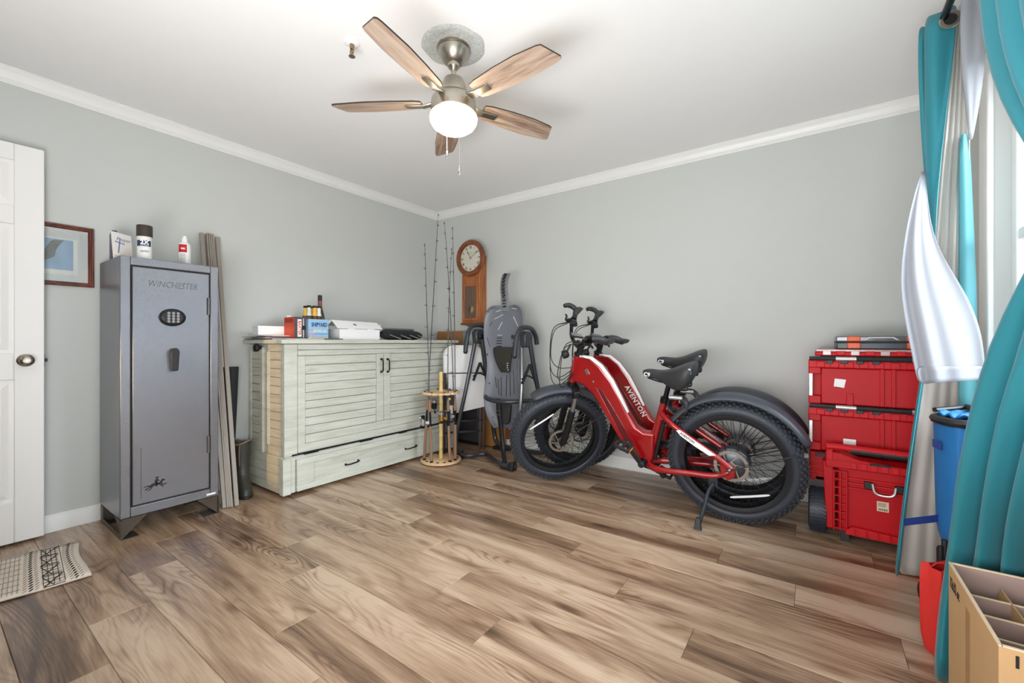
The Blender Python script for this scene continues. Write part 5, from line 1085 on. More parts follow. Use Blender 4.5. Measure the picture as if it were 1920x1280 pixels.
def make_bike(label, loc, steer, seat_up=0.0, lettering=False, group='red step-through electric bicycles'):
    root = thing('electric_bicycle', label, 'bicycle', loc, (LEAN, 0, 0), group=group)
    S = MX.Translation(AX0) @ MX.Rotation(steer, 4, AXU) @ MX.Translation(-AX0)
    cr, cf = lp(3.015, 0.3555), lp(1.892, 0.3555); R_ = 0.355
    wheel('rear_wheel', root, cr, R_, True); wheel('front_wheel', root, cf, R_, False, S)
    rf = fender('rear_fender', root, cr, 23, 152, 0.400); ff = fender('front_fender', root, cf, 24, 113, 0.400, S)
    for s in (-1, 1):
        MB().cyl(lp(2.99, 0.33, s * 0.085), lp(3.365, 0.485, s * 0.064), 0.0035, n=6).build('fender_stay', m_black, rf)
        MB().cyl(lp(1.905, 0.37, s * 0.088), lp(2.245, 0.52, s * 0.064), 0.0030, n=6).build('fender_stay', m_black, ff)
    MB().cbox(lp(3.36, 0.475, -0.064), (0.018, 0.006, 0.022)).build('reflector_patch', m_alu, rf)
    # frame
    up = [(2.070, 0.955), (2.135, 0.955), (2.195, 0.945), (2.262, 0.893), (2.331, 0.797), (2.385, 0.685), (2.430, 0.580), (2.470, 0.508), (2.520, 0.480), (2.590, 0.478)]
    lo = [(2.575, 0.330), (2.550, 0.262), (2.505, 0.243), (2.462, 0.268), (2.377, 0.378), (2.318, 0.480), (2.255, 0.592), (2.185, 0.705), (2.115, 0.762), (2.060, 0.775), (2.035, 0.80)]
    b = MB(); b.prism([(x - BX, z) for x, z in up + lo], (0, -0.034, 0), UX, UZ, (0, 0.068, 0)); fr = b.build('down_tube', m_red, root, bevel=0.018, seg=4, ang=50)
    b = MB(); b.cyl(lp(2.030, 0.770), lp(2.098, 0.960), 0.030, n=20); b.build('head_tube', m_red, root, bevel=0.004)
    # white stripe wrapping the top edge
    st_o = [(2.118, 0.9585), (2.198, 0.9490), (2.266, 0.896), (2.335, 0.800), (2.389, 0.687), (2.428, 0.594)]
    st_i = [(2.421, 0.598), (2.378, 0.684), (2.324, 0.794), (2.256, 0.887), (2.191, 0.938), (2.120, 0.949)]
    b = MB(); b.prism([(x - BX, z) for x, z in st_o + st_i], (0, -0.0350, 0), UX, UZ, (0, 0.030, 0)); b.build('white_stripe', m_paper, root, bevel=0.010, seg=3, ang=50)
    bt = [(2.205, 0.755), (2.262, 0.735), (2.320, 0.640), (2.452, 0.400), (2.432, 0.362), (2.392, 0.380), (2.328, 0.485), (2.262, 0.600)]
    b = MB(); b.prism([(x - BX, z) for x, z in bt], (0, -0.0365, 0), UX, UZ, (0, 0.010, 0)); bp_ = b.build('battery_cover', m_redd, root, bevel=0.003)
    b = MB(); b.prism([(x - BX, z) for x, z in ((2.205, 0.752), (2.228, 0.746), (2.412, 0.372), (2.392, 0.380), (2.328, 0.485), (2.262, 0.600))], (0, -0.0385, 0), UX, UZ, (0, 0.004, 0)); b.build('cover_ridge', m_red, bp_, bevel=0.0015)
    b = MB(); b.prism([(2.396 - BX, 0.378), (2.432 - BX, 0.362), (2.446 - BX, 0.388), (2.415 - BX, 0.400)], (0, -0.0395, 0), UX, UZ, (0, 0.004, 0)); b.build('lock_plug', m_black, bp_, bevel=0.001)
    b = MB(); b.prism([(2.148 - BX, 0.862), (2.168 - BX, 0.872), (2.186 - BX, 0.835), (2.160 - BX, 0.832)], (0, -0.0365, 0), UX, UZ, (0, 0.004, 0)); b.build('cable_port', m_alu, fr, bevel=0.001)
    b = MB(); b.lathe([(0, 0.003), (0.006, 0.002), (0.008, 0)], lp(2.205, 0.785, -0.0335), -UY, 12); b.build('bolt', m_alu, fr)
    dk = V((2.452 - 2.262, 0, 0.400 - 0.735)).normalized()
    text('AVENTURE', 0.014, lp(2.160, 0.937, -0.0352), V((0.85, 0, -0.53)), V((0.53, 0, 0.85)), m_ink, fr)
    if lettering:
        text('AVENTON', 0.052, lp(2.372, 0.628, -0.0385), dk, V((-dk.z, 0, dk.x)), m_paper, fr, xs=0.92, bold=0.0012, spacing=1.12)
    b = MB(); b.tube([lp(2.525, 0.255), lp(2.600, 0.515), lp(2.652, 0.695)], 0.0215, 16); b.build('seat_tube', m_red, root)
    b = MB(); b.tube([lp(2.572, 0.30), lp(2.618, 0.47), lp(2.650, 0.585)], 0.012, 8); b.build('tube_guard', m_black, root)
    b = MB(); b.prism([(2.56 - BX, 0.475), (2.60 - BX, 0.472), (2.625 - BX, 0.55), (2.61 - BX, 0.60)], (0, -0.018, 0), UX, UZ, (0, 0.036, 0)); b.build('gusset', m_red, fr, bevel=0.006)
    b = MB(); b.cyl(lp(2.648, 0.672), lp(2.656, 0.705), 0.027, n=16); b.cbox(lp(2.690, 0.695), (0.03, 0.02, 0.022)); b.cyl(lp(2.64, 0.69, -0.04), lp(2.64, 0.69, 0.02), 0.007, n=8); b.build('seat_clamp', m_blackm, root)
    pt = lp(2.694, 0.835 + seat_up)
    b = MB(); b.cyl(lp(2.652, 0.69), pt, 0.0145, n=14); b.build('seat_post', m_blackm, root)
    # stays
    ax = lp(3.000, 0.335)
    for s in (-1, 1):
        y0, y1 = s * 0.035, s * 0.078
        b = MB(); b.tube(smoothpath([lp(2.545, 0.272, y0), lp(2.62, 0.268, s * 0.072), lp(2.80, 0.282, y1), lp(2.93, 0.290, y1), lp(3.005, 0.325, y1)], 5), [0.019] * 6 + [0.017] * 10 + [0.014] * 4 + [0.012], 12, flat=1.1); b.build('chain_stay', m_red, root)
        b = MB(); b.tube(smoothpath([lp(2.640, 0.610, s * 0.025), lp(2.70, 0.570, s * 0.072), lp(2.80, 0.500, y1), lp(2.95, 0.400, y1), lp(3.015, 0.345, y1)], 5), 0.0155, 12, flat=1.1); ss = b.build('seat_stay', m_red, root)
        if s < 0:
            d_ = V((0.835, 0, -0.55)).normalized(); n_ = V((0.55, 0, 0.835))
            b = MB(); p = lp(2.80, 0.500, y1 - 0.0168); b.prism([(-0.075, -0.002), (-0.06, 0.014), (0.165, 0.013), (0.14, -0.012), (0.05, -0.016), (-0.04, -0.014)], p, d_, n_, (0, -0.001, 0)); b.build('white_panel', m_paper, ss, smooth=False)
            text('AVENTON', 0.019, p - UY * 0.0015 - d_ * 0.005, d_, n_, m_ink, ss, bold=0.0004)
        b = MB(); b.prism([(2.965 - BX, 0.300), (3.0 - BX, 0.278), (3.035 - BX, 0.30), (3.04 - BX, 0.345), (3.00 - BX, 0.385), (2.96 - BX, 0.390)], (0, y1 - 0.006, 0), UX, UZ, (0, 0.012, 0)); b.build('dropout', m_red, root, bevel=0.004)
        b = MB(); b.cyl(lp(3.012, 0.350, y1), lp(3.012, 0.350, y1 + s * 0.030), 0.010, n=12); b.ball(lp(3.012, 0.350, y1 + s * 0.030), 0.010, 12, 6); b.build('axle_nut', m_alu, root)
    b = MB(); b.tube([lp(2.635, 0.585, -0.03), lp(2.635, 0.585, 0.03)], 0.016, 10); b.build('stay_bridge', m_red, root)
    # drivetrain
    bb = lp(2.512, 0.285)
    MB().cyl(bb - UY * 0.05, bb + UY * 0.055, 0.026, n=18).build('bottom_bracket', m_blackm, root)
    b = MB(); b.lathe([(0.070, 0), (0.088, 0), (0.088, 0.004), (0.070, 0.004), (0.070, 0)], bb + UY * 0.060, UY, 36); 
    for i in range(5): t = 2 * PI * i / 5; b.beam(bb + UY * 0.062, bb + UY * 0.062 + V((math.cos(t), 0, math.sin(t))) * 0.074, 0.004, 0.016, UY)
    b.build('chainring', m_blackm, root)
    b = MB(); b.tube([bb + UY * 0.064 + UZ * 0.088, lp(2.80, 0.405, 0.066), lp(3.0, 0.405, 0.066)], 0.005, 6); b.tube([bb + UY * 0.064 - UZ * 0.088, lp(2.80, 0.225, 0.066), lp(2.99, 0.255, 0.066)], 0.005, 6); b.build('chain', m_blackm, root)
    b = MB(); b.beam(lp(2.56, 0.37, 0.085), lp(2.92, 0.40, 0.085), 0.012, 0.05, UZ); b.build('chain_guard', m_black, root, bevel=0.004)
    b = MB(); b.prism([(2.955 - BX, 0.20), (2.985 - BX, 0.19), (3.02 - BX, 0.32), (2.99 - BX, 0.33)], (0, 0.085, 0), UX, UZ, (0, 0.02, 0)); b.lathe([(0, 0), (0.022, 0), (0.022, 0.010), (0, 0.010)], lp(2.965, 0.205, 0.085), UY, 16); b.build('derailleur', m_blackm, root)
    for s, sx, sz in ((-1, -0.078, 0.135), (1, 0.078, -0.135)):
        y = s * 0.078; e = bb + V((sx, y + s * 0.015, sz))
        b = MB(); b.beam(bb + UY * y, e, 0.014, 0.030, UX); b.cyl(bb + UY * (y - s * 0.03), bb + UY * (y + s * 0.012), 0.020, n=14); b.cyl(e - UY * s * 0.008, e + UY * s * 0.010, 0.016, n=12); ca = b.build('crank_arm', m_black, root, bevel=0.004)
        c_ = e + UY * s * 0.058; R = MX.Rotation(0.35, 3, 'Y')
        b = MB()
        for dx in (-0.042, 0.042): b.cbox(c_ + R @ V((dx, 0, 0)), (0.014, 0.092, 0.022), R)
        for dy in (-0.040, 0.040): b.cbox(c_ + R @ V((0, dy, 0)), (0.09, 0.012, 0.020), R)
        b.cyl(c_ - UY * 0.05, c_ + UY * 0.05, 0.011, n=10); pe = b.build('pedal', m_black, root, bevel=0.002)
        b = MB()
        for dx in (-0.0495, 0.0495): b.cbox(c_ + R @ V((dx, 0, 0)), (0.003, 0.05, 0.014), R)
        b.build('reflector', m_amber, pe)
    # kickstand
    b = MB(); b.cbox(lp(2.925, 0.262, -0.085), (0.045, 0.016, 0.055)); b.tube(smoothpath([lp(2.930, 0.255, -0.100), lp(2.905, 0.21, -0.125), lp(2.89, 0.13, -0.185), lp(2.870, 0.050, -0.245)], 5), 0.0105, 10); b.build('kickstand', mat('kickstand_grey', (58, 64, 72), 0.35, 0.5), root)
    b = MB(); b.prism([(-0.020, -0.006), (0.022, -0.006), (0.012, 0.06), (-0.010, 0.06)], lp(2.868, 0.045, -0.255), UX, V((0, 0.35, 0.94)), V((0, 0.02, -0.004))); b.build('kickstand_foot', m_black, root, bevel=0.004)
    # saddle
    sec = [(0.000, 0.016, 0.868, 0.842), (0.018, 0.024, 0.878, 0.828), (0.06, 0.030, 0.880, 0.822), (0.11, 0.038, 0.874, 0.812), (0.155, 0.060, 0.882, 0.778), (0.20, 0.092, 0.899, 0.758), (0.245, 0.112, 0.920, 0.766), (0.280, 0.116, 0.932, 0.800), (0.302, 0.098, 0.932, 0.845), (0.312, 0.060, 0.922, 0.885)]
    rows = []
    for s, hw, zt, zb_ in sec:
        x = 2.527 + s; ring = []
        for k in range(16):
            t = 2 * PI * k / 16; cy, sz = math.cos(t), math.sin(t)
            zz = (zt - 0.012 * abs(cy) ** 2 * (hw / 0.1)) if sz >= 0 else zb_
            zm = (zt + zb_) / 2
            ring.append(lp(x, seat_up + zm + (zt - zm) * (abs(sz) ** 0.6) * (1 if sz > 0 else -1) - (0.006 * (1 - abs(cy)) if sz > 0 and s > 0.1 else 0), hw * (abs(cy) ** 0.7) * (1 if cy > 0 else -1)))
        rows.append(ring)
    b = MB(); b.sheet(rows, True); k = len(rows) * 16; b.f += [list(range(16))[::-1], list(range(k - 16, k))]; b.mi += [0, 0]
    sd_ = b.build('saddle', m_sad, root, sub=1, ang=80)
    text('C9', 0.034, lp(2.562, 0.852 + seat_up, -0.0400), V((1, -0.36, 0.02)), UZ, m_paper, sd_, shear=0.15, bold=0.001, xs=1.15)
    b = MB(); b.prism([(-0.01, 0), (0.012, 0.004), (0.010, 0.034), (-0.002, 0.038)], lp(2.818, 0.872 + seat_up, -0.094), V((0.75, 0.6, 0)), UZ, V((-0.5, 0.7, 0)) * -0.004); b.build('reflector_patch', mat('reflector_pale', (190, 210, 220), 0.3), sd_)
    b = MB()
    for s in (-1, 1): b.tube(smoothpath([lp(2.56, 0.826 + seat_up, s * 0.012), lp(2.64, 0.806 + seat_up, s * 0.022), lp(2.74, 0.800 + seat_up, s * 0.024), lp(2.80, 0.825 + seat_up, s * 0.04)], 4), 0.0045, 6)
    b.cbox(lp(2.694, 0.812 + seat_up), (0.05, 0.05, 0.03)); b.build('saddle_rails', m_blackm, sd_)
    for s in (-1, 1):
        b = MB(); b.lathe([(0.026, 0), (0.028, 0.006), (0.025, 0.012), (0.028, 0.018), (0.025, 0.024), (0.022, 0.03), (0, 0.03)], lp(2.775, 0.800 + seat_up, s * 0.05), -UZ, 14); b.build('spring', m_black, sd_)
    # handlebar group (steered)
    def sp(o): o.matrix_local = S; return o
    for s in (-1, 1):
        y = s * 0.082
        b = MB(); b.tube([lp(1.902, 0.352, y), lp(1.925, 0.40, y), lp(1.990, 0.585, y)], [0.024, 0.023, 0.024], 14); b.lathe([(0, 0), (0.022, 0), (0.022, 0.02), (0, 0.02)], lp(1.896, 0.352, y - 0.01), UY, 14); lg = sp(b.build('fork_leg', m_fork, root))
        b = MB(); b.cyl(lp(1.988, 0.575, y), lp(2.032, 0.705, y), 0.0165, n=14); b.build('stanchion', m_alu, lg)
        b = MB(); b.cyl(lp(1.986, 0.572, y), lp(1.992, 0.592, y), 0.022, n=14); b.build('seal', m_black, lg)
    b = MB(); b.prism([(-0.105, -0.03), (-0.105, 0.02), (-0.06, 0.035), (0.06, 0.035), (0.105, 0.02), (0.105, -0.03), (0.065, -0.03), (0.05, 0.0), (-0.05, 0.0), (-0.065, -0.03)], lp(2.034, 0.718) - UX * 0.022, UY, AXU, V((0.044, 0, 0))); sp(b.build('fork_crown', m_fork, root, bevel=0.008))
    sp(MB().cyl(lp(2.026, 0.745), lp(2.034, 0.772), 0.032, n=18).build('headset_cup', m_fork, root)); b = MB(); b.cyl(lp(2.096, 0.955), lp(2.103, 0.972), 0.034, n=18); b.cyl(lp(2.10, 0.965), lp(2.124, 1.035), 0.021, n=16); b.beam(lp(2.118, 1.012), lp(2.088, 1.050), 0.046, 0.040, UY); sp(b.build('stem', m_fork, root, bevel=0.005))
    hb = [lp(2.19, 1.160, -0.345), lp(2.155, 1.150, -0.25), lp(2.115, 1.130, -0.185), lp(2.085, 1.072, -0.105), lp(2.080, 1.055, -0.05), lp(2.080, 1.052, 0), lp(2.080, 1.055, 0.05), lp(2.085, 1.072, 0.105), lp(2.115, 1.130, 0.185), lp(2.155, 1.150, 0.25), lp(2.19, 1.160, 0.345)]
    bar = sp(MB().tube(smoothpath(hb, 4), 0.0125, 12).build('handlebar', m_blackm, root))
    for s in (-1, 1):
        g0, g1 = lp(2.150, 1.149, s * 0.235), lp(2.192, 1.161, s * 0.350); gd = (g1 - g0).normalized()
        b = MB(); b.tube([g0, g0.lerp(g1, 0.3), g0.lerp(g1, 0.8), g1], [0.017, 0.018, 0.019, 0.019], 14)
        rows = []
        pl = [(0.30, 0.018), (0.50, 0.034), (0.72, 0.050), (0.92, 0.056), (1.04, 0.046)]
        for q, w in pl: p = g0.lerp(g1, q); rows.append([p + V((0.0, 0, 0.016)), p + V((w * 0.7, 0, 0.012)), p + V((w, 0, 0.002)), p + V((w * 0.7, 0, -0.012)), p + V((0.0, 0, -0.014))])
        b.sheet(rows); b.f += [[len(b.v) - 5 + i for i in range(5)]]; b.mi += [0]
        b.tube(smoothpath([g1 - gd * 0.01, g1 + gd * 0.012 + V((-0.025, 0, 0.02)), g1 + gd * 0.010 + V((-0.060, 0, 0.040)), g1 + V((-0.085, 0, 0.042))], 4), [0.019] * 8 + [0.017] * 3 + [0.015] * 2, 12)
        b.build('grip', m_sad, bar)
        c0 = lp(2.135, 1.143, s * 0.205)
        b = MB(); b.cyl(c0 - gd * 0.014, c0 + gd * 0.014, 0.021, n=12); b.beam(c0 + V((-0.02, 0, -0.006)), c0 + V((-0.052, 0, -0.010)) + gd * 0.012, 0.030, 0.026); b.tube(smoothpath([c0 + V((-0.050, 0, -0.010)) + gd * 0.01, c0 + V((-0.066, 0, -0.012)) + gd * 0.05, c0 + V((-0.062, 0, -0.014)) + gd * 0.10, c0 + V((-0.075, 0, -0.016)) + gd * 0.14], 4), 0.006, 8, flat=1.4); b.build('brake_lever', m_blackm, bar)
        c1 = lp(2.122, 1.135, s * 0.175); b = MB(); b.cbox(c1 + V((0.0, 0, -0.016)), (0.050, 0.036, 0.036)); b.cyl(c1 - gd * 0.012, c1 + gd * 0.012, 0.019, n=12); b.build('shifter' if s > 0 else 'control_pad', m_black, bar, bevel=0.005)
    b = MB(); b.cbox(lp(2.095, 1.098, 0.0), (0.085, 0.056, 0.014), MX.Rotation(0.35, 3, 'Y')); ds = b.build('display', m_black, bar, bevel=0.004)
    b = MB(); b.cbox(lp(2.098, 1.1055, 0.0), (0.074, 0.048, 0.002), MX.Rotation(0.35, 3, 'Y')); b.build('screen', mat('screen_grey', (120, 124, 128), 0.15), ds)
    b = MB(); b.tube([lp(2.05, 1.045, 0.0), lp(2.02, 1.00, 0)], 0.007, 6); b.lathe([(0, 0), (0.018, 0), (0.028, 0.012), (0.028, 0.040), (0.024, 0.044), (0, 0.044)], lp(2.030, 0.985, 0), V((-1, 0, -0.15)), 18); b.build('headlight', m_black, bar)
    # cables sweeping from the levers and pads into the frame
    for i, (y0, d0, sag, y1) in enumerate(((-0.205, -0.13, 0.16, -0.02), (0.205, -0.15, 0.20, 0.02), (-0.175, -0.10, 0.22, -0.03), (0.175, -0.12, 0.12, 0.03), (0.19, -0.17, 0.26, -0.01))):
        p = [lp(2.08, 1.130, y0), lp(2.00 + 0.2 * d0, 1.10, y0 * 0.85), lp(1.965 + 0.35 * d0, 1.06 - sag, y0 * 0.55), lp(1.98 + 0.2 * d0, 0.99 - sag, y0 * 0.3), lp(2.035, 0.90 - sag * 0.2, y1 - 0.03)]
        sp(MB().tube(smoothpath(p, 6), 0.0028, 6).build('cable', m_ink, root))
    # coil lock under the saddle
    cc = lp(2.735, 0.668, -0.005); pth = []
    for i in range(60):
        t = 2 * PI * i / 15; pth.append(cc + V((0.058 * math.cos(t), -0.05 + 0.020 * i / 15 - 0.016 * math.cos(t), 0.056 * math.sin(t))))
    b = MB(); b.tube(pth, 0.0075, 8); lk = b.build('coil_lock', m_black, root)
    b = MB(); q = cc + V((0.0, -0.062, 0.060)); b.tube([q - UX * 0.036, q + UX * 0.036], 0.013, 12); b.build('combination_dial', mat('dial_silver', (176, 178, 180), 0.3, 0.7, var=0.4, vscale=300), lk)
    return root
make_bike('red electric bicycle with fat black tyres standing in front on its kickstand', (BX, -0.605, 0), 0.74)
make_bike('second red electric bicycle with white frame lettering, behind the front one against the wall', (BX - 0.015, -0.255, 0), 0.66, seat_up=0.065, lettering=True)
# ------------------------------------------------------------------ stack of red tool boxes
m_tb = mat('toolbox_red', (184, 10, 22), 0.5, var=0.05, vscale=5, spec=0.3); m_tbl = mat('toolbox_lid_red', (196, 20, 30), 0.5, var=0.05, spec=0.3)
m_tbk = mat('toolbox_black', (34, 35, 38), 0.5); m_al = mat('alu_bar', (208, 208, 208), 0.3, 0.7)
x0, x1, yf, ybk = 3.366, 3.925, -0.500, -0.04
def rbx(name, z0, z1, lab):
    o = thing(name, lab, 'toolbox', ((x0 + x1) / 2, (yf + ybk) / 2, z0), group='red tool boxes stacked by the curtain')
    h = z1 - z0; zl = z1 - 0.052
    b = MB(); b.box((x0 + 0.055, yf + 0.012, z0 + 0.008), (x1 - 0.055, ybk, zl)); b.build('shell', m_tb, o, bevel=0.006, world=True)
    # corner towers with recess for the bright bar
    for xa, xb in ((x0, x0 + 0.057), (x1 - 0.057, x1)):
        b = MB(); b.box((xa, yf + 0.004, zl - 0.035), (xb, yf + 0.10, zl + 0.004)); b.box((xa, yf + 0.004, z0 + 0.006), (xb, yf + 0.10, z0 + 0.05)); b.build('corner', m_tb, o, bevel=0.005, world=True)
        MB().box((xa + 0.02, yf + 0.05, z0 + 0.05), (xb + 0.004, ybk, zl)).build('side_wall', m_tb, o, world=True)
        s = xa if xa == x0 else xb - 0.022
        MB().box((s + 0.002, yf + 0.008, z0 + 0.045), (s + 0.020, yf + 0.03, zl - 0.03)).build('metal_bar', m_al, o, world=True, bevel=0.003)
    for xa, xb in ((x0 + 0.30, x0 + 0.318), (x0 + 0.345, x0 + 0.362)): MB().box((xa, yf + 0.002, z0 + 0.012), (xb, yf + 0.014, zl)).build('rib', m_tb, o, world=True, bevel=0.002)
    for xa in (x0 + 0.165, x0 + 0.44):
        b = MB(); b.box((xa, yf + 0.005, z0 + 0.008), (xa + 0.03, yf + 0.013, z0 + 0.07)); b.build('catch', m_tb, o, world=True, bevel=0.003)
    b = MB(); b.box((x0, yf, zl), (x1, ybk, z1 - 0.012)); b.box((x0 + 0.01, yf + 0.006, z1 - 0.012), (x1 - 0.01, ybk, z1 - 0.004)); li = b.build('lid', m_tbl, o, bevel=0.006, world=True)
    for i in range(9):
        xx = x0 + 0.035 + 0.061 * i; MB().box((xx, yf - 0.005, zl + 0.002), (xx + 0.038, yf + 0.002, z1 - 0.018)).build('lid_rib', m_tbl, li, world=True, bevel=0.003)
    b = MB(); b.tube([(x0 + 0.004, yf - 0.008, z1 - 0.002), (x1 - 0.004, yf - 0.008, z1 - 0.002)], 0.011, 10); b.build('handle_bar', m_tbk, o, world=True)
    for xa, xb in ((x0 + 0.12, x0 + 0.205), (x0 + 0.42, x0 + 0.55)): MB().cyl((xa, yf - 0.008, z1 - 0.002), (xb, yf - 0.008, z1 - 0.002), 0.0118, n=12).build('bare_section', m_al, o, world=True)
    b = MB()
    for i in range(26): xx = x0 + 0.212 + 0.0079 * i; b.cyl((xx, yf - 0.008, z1 - 0.002), (xx + 0.004, yf - 0.008, z1 - 0.002), 0.0135, n=10)
    b.build('grip_ribs', m_tbk, o, world=True)['kind'] = 'stuff'
    for i in range(5):
        xx = x0 + (0.078, 0.14, 0.205, 0.27, 0.43)[i]; b = MB(); b.box((xx, yf - 0.012, z1 - 0.028), (xx + 0.030, yf + 0.002, z1 - 0.010)); b.build('cleat', m_tbk, o, world=True, bevel=0.002)
    return o
t2 = rbx('tool_box', 0.690, 0.945, 'red tool box with aluminium side bar, upper of the two alike boxes in the stack')
t1 = rbx('tool_box', 0.435, 0.688, 'red tool box with aluminium side bar, lower of the two alike boxes in the stack')
st = MB(); st.prism([(-0.026, -0.018), (0.018, -0.024), (0.026, 0.020), (-0.022, 0.024)], (x0 + 0.138, yf + 0.0115, 0.812), UX, UZ, (0, -0.0008, 0)); q = st.build('torn_label', m_paper, t2, world=True, smooth=False)
MB().box((x0 + 0.125, yf + 0.0112, 0.788), (x0 + 0.148, yf + 0.0108, 0.796)).build('label_print', m_ink, q, world=True, smooth=False)
st = MB(); st.box((x0 + 0.152, yf + 0.0030, 0.468), (x0 + 0.205, yf + 0.0040, 0.520)); q = st.build('label', m_paper, t1, world=True, smooth=False)
b = MB()
for i in range(9): b.box((x0 + 0.160 + 0.0045 * i, yf + 0.0022, 0.472), (x0 + 0.1622 + 0.0045 * i + 0.001 * (i % 2), yf + 0.0029, 0.486))
b.build('barcode', m_ink, q, world=True, smooth=False)['kind'] = 'stuff'
# slim organizer
so = thing('slim_organizer', 'slim red organizer with clear lid between the tool boxes and the orange latched case', 'organizer', (3.65, -0.27, 0.946))
MB().box((3.395, -0.490, 0.957), (3.915, -0.05, 0.980)).build('tray', m_tb, so, world=True, bevel=0.006)
b = MB(); b.box((3.398, -0.492, 0.980), (3.912, -0.05, 0.993)); b.build('clear_lid', mat('clear_lid', (186, 150, 150), 0.15, var=0.2, vscale=60), so, world=True, bevel=0.004)
MB().box((3.42, -0.47, 0.9465), (3.89, -0.06, 0.957)).build('foot_rail', m_tbk, so, world=True)
for i in range(8):
    xx = 3.43 + 0.060 * i
    MB().box((xx, -0.497, 0.962), (xx + 0.036, -0.489, 0.984)).build('latch', m_tbl if i % 2 else mat('latch_clear', (196, 176, 176), 0.2), so, world=True, bevel=0.002)
# orange latched clear case
oc = thing('parts_case', 'clear topped parts case with orange latches on top of the red stack', 'case', (3.68, -0.27, 0.9945))
m_smoke = mat('case_smoke', (96, 100, 104), 0.15, var=0.3, vscale=30, coat=0.4); m_or = mat('latch_orange', (222, 88, 36), 0.4)
MB().box((3.490, -0.480, 0.9945), (3.905, -0.07, 1.030)).build('case_base', mat('case_dark', (60, 66, 74), 0.35), oc, world=True, bevel=0.006)
MB().box((3.487, -0.482, 1.034), (3.908, -0.07, 1.063)).build('case_lid', m_smoke, oc, world=True, bevel=0.006)
MB().box((3.490, -0.479, 1.030), (3.905, -0.07, 1.034)).build('seam', m_ink, oc, world=True)
for xx in (3.535, 3.770):
    b = MB(); b.box((xx, -0.492, 1.036), (xx + 0.055, -0.479, 1.062)); b.box((xx, -0.492, 0.998), (xx + 0.055, -0.479, 1.028)); la = b.build('latch', m_or, oc, world=True, bevel=0.004)
b = MB(); b.prism([(0, 0.0), (0.02, 0.016), (0.12, 0.016), (0.14, 0.0), (0.13, 0.0), (0.115, 0.010), (0.025, 0.010), (0.01, 0.0)], (3.602, -0.486, 1.042), UX, UZ, (0, 0.006, 0)); b.build('handle', mat('handle_pale', (190, 192, 192), 0.4), oc, world=True)
# rolling bottom box, pulled forward
rb2 = thing('rolling_tool_chest', 'red rolling tool chest with black wheels and grey carry handle under the stack', 'toolbox', (3.68, -0.35, 0))
rx0, rx1, ry = 3.452, 3.925, -0.600
b = MB(); b.box((rx0 + 0.04, ry + 0.02, 0.062), (rx1, -0.06, 0.405)); b.build('shell', m_tb, rb2, world=True, bevel=0.008)
b = MB(); b.box((3.372, -0.50, 0.28), (3.50, -0.06, 0.433)); b.build('side_housing', m_tb, rb2, world=True, bevel=0.006)
for i in range(3): MB().box((3.370, -0.506, 0.318 + 0.030 * i), (3.455, -0.498, 0.330 + 0.030 * i)).build('housing_rib', m_tbl, rb2, world=True, bevel=0.002)
MB().box((3.395, -0.508, 0.410), (3.440, -0.496, 0.430)).build('housing_latch', m_tbk, rb2, world=True)
# front corner column lattice
for dx in (0.0, 0.026, 0.052): MB().box((rx0 + 0.020 + dx, ry - 0.002, 0.062), (rx0 + 0.027 + dx, ry + 0.030, 0.372)).build('corner_rib', m_tbl, rb2, world=True, bevel=0.002)
for i in range(8): MB().box((rx0 + 0.020, ry + 0.004, 0.070 + 0.042 * i), (rx0 + 0.078, ry + 0.03, 0.077 + 0.042 * i)).build('corner_rung', m_tb, rb2, world=True)
b = MB(); b.prism([(0, 0), (0.0, 0.345), (-0.045, 0.345), (-0.030, 0.0)], (rx0 + 0.022, ry + 0.016, 0.062), UX, UZ, (0, 0.2, 0)); b.build('corner_side', m_tb, rb2, world=True, bevel=0.004)
for z in (0.285, 0.310, 0.335): MB().box((rx0 + 0.080, ry + 0.004, z), (rx1, ry + 0.022, z + 0.008)).build('front_rail', m_tbl, rb2, world=True, bevel=0.002)
b = MB(); b.prism([(0, 0), (0.03, 0.022), (0.47, 0.0), (0.47, -0.02), (0, -0.02)], (rx0 + 0.07, ry - 0.012, 0.075), UX, UY * 0 + UZ, (0, 0.04, 0)); b.build('foot_board', m_tbl, rb2, world=True, bevel=0.003)
for i in range(8): MB().box((rx0 + 0.105 + 0.045 * i, ry - 0.020, 0.060), (rx0 + 0.110 + 0.045 * i, ry + 0.02, 0.092)).build('foot_rib', m_tb, rb2, world=True)
# lid of the chest with a telescoping grip
b = MB(); b.box((rx0 - 0.012, ry - 0.005, 0.385), (rx1, -0.2, 0.425)); b.prism([(0, 0), (0, 0.045), (0.06, 0.045), (0.14, 0.018), (0.25, 0.010), (0.25, 0)], (rx0 - 0.012, ry - 0.005, 0.420), UX, UZ, (0, 0.09, 0)); b.build('lid', m_tb, rb2, world=True, bevel=0.006)
for i in range(9): MB().box((rx0 + 0.09 + 0.04 * i, ry - 0.009, 0.390), (rx0 + 0.116 + 0.04 * i, ry - 0.002, 0.420)).build('lid_rib', m_tbl, rb2, world=True, bevel=0.002)
MB().box((rx0 + 0.165, ry - 0.008, 0.418), (rx0 + 0.245, ry + 0.01, 0.430)).build('slot', m_ink, rb2, world=True)
b = MB(); b.tube(smoothpath([(rx0 - 0.005, ry - 0.010, 0.490), (rx0 + 0.05, ry - 0.012, 0.496), (rx1, ry - 0.012, 0.486)], 6), 0.017, 10); gr = b.build('pull_grip', m_tbl, rb2, world=True)
MB().cyl((rx0 + 0.09, ry - 0.013, 0.484), (rx0 + 0.40, ry - 0.013, 0.478), 0.0165, n=12).build('grip_pad', m_tbk, gr, world=True)
b = MB()
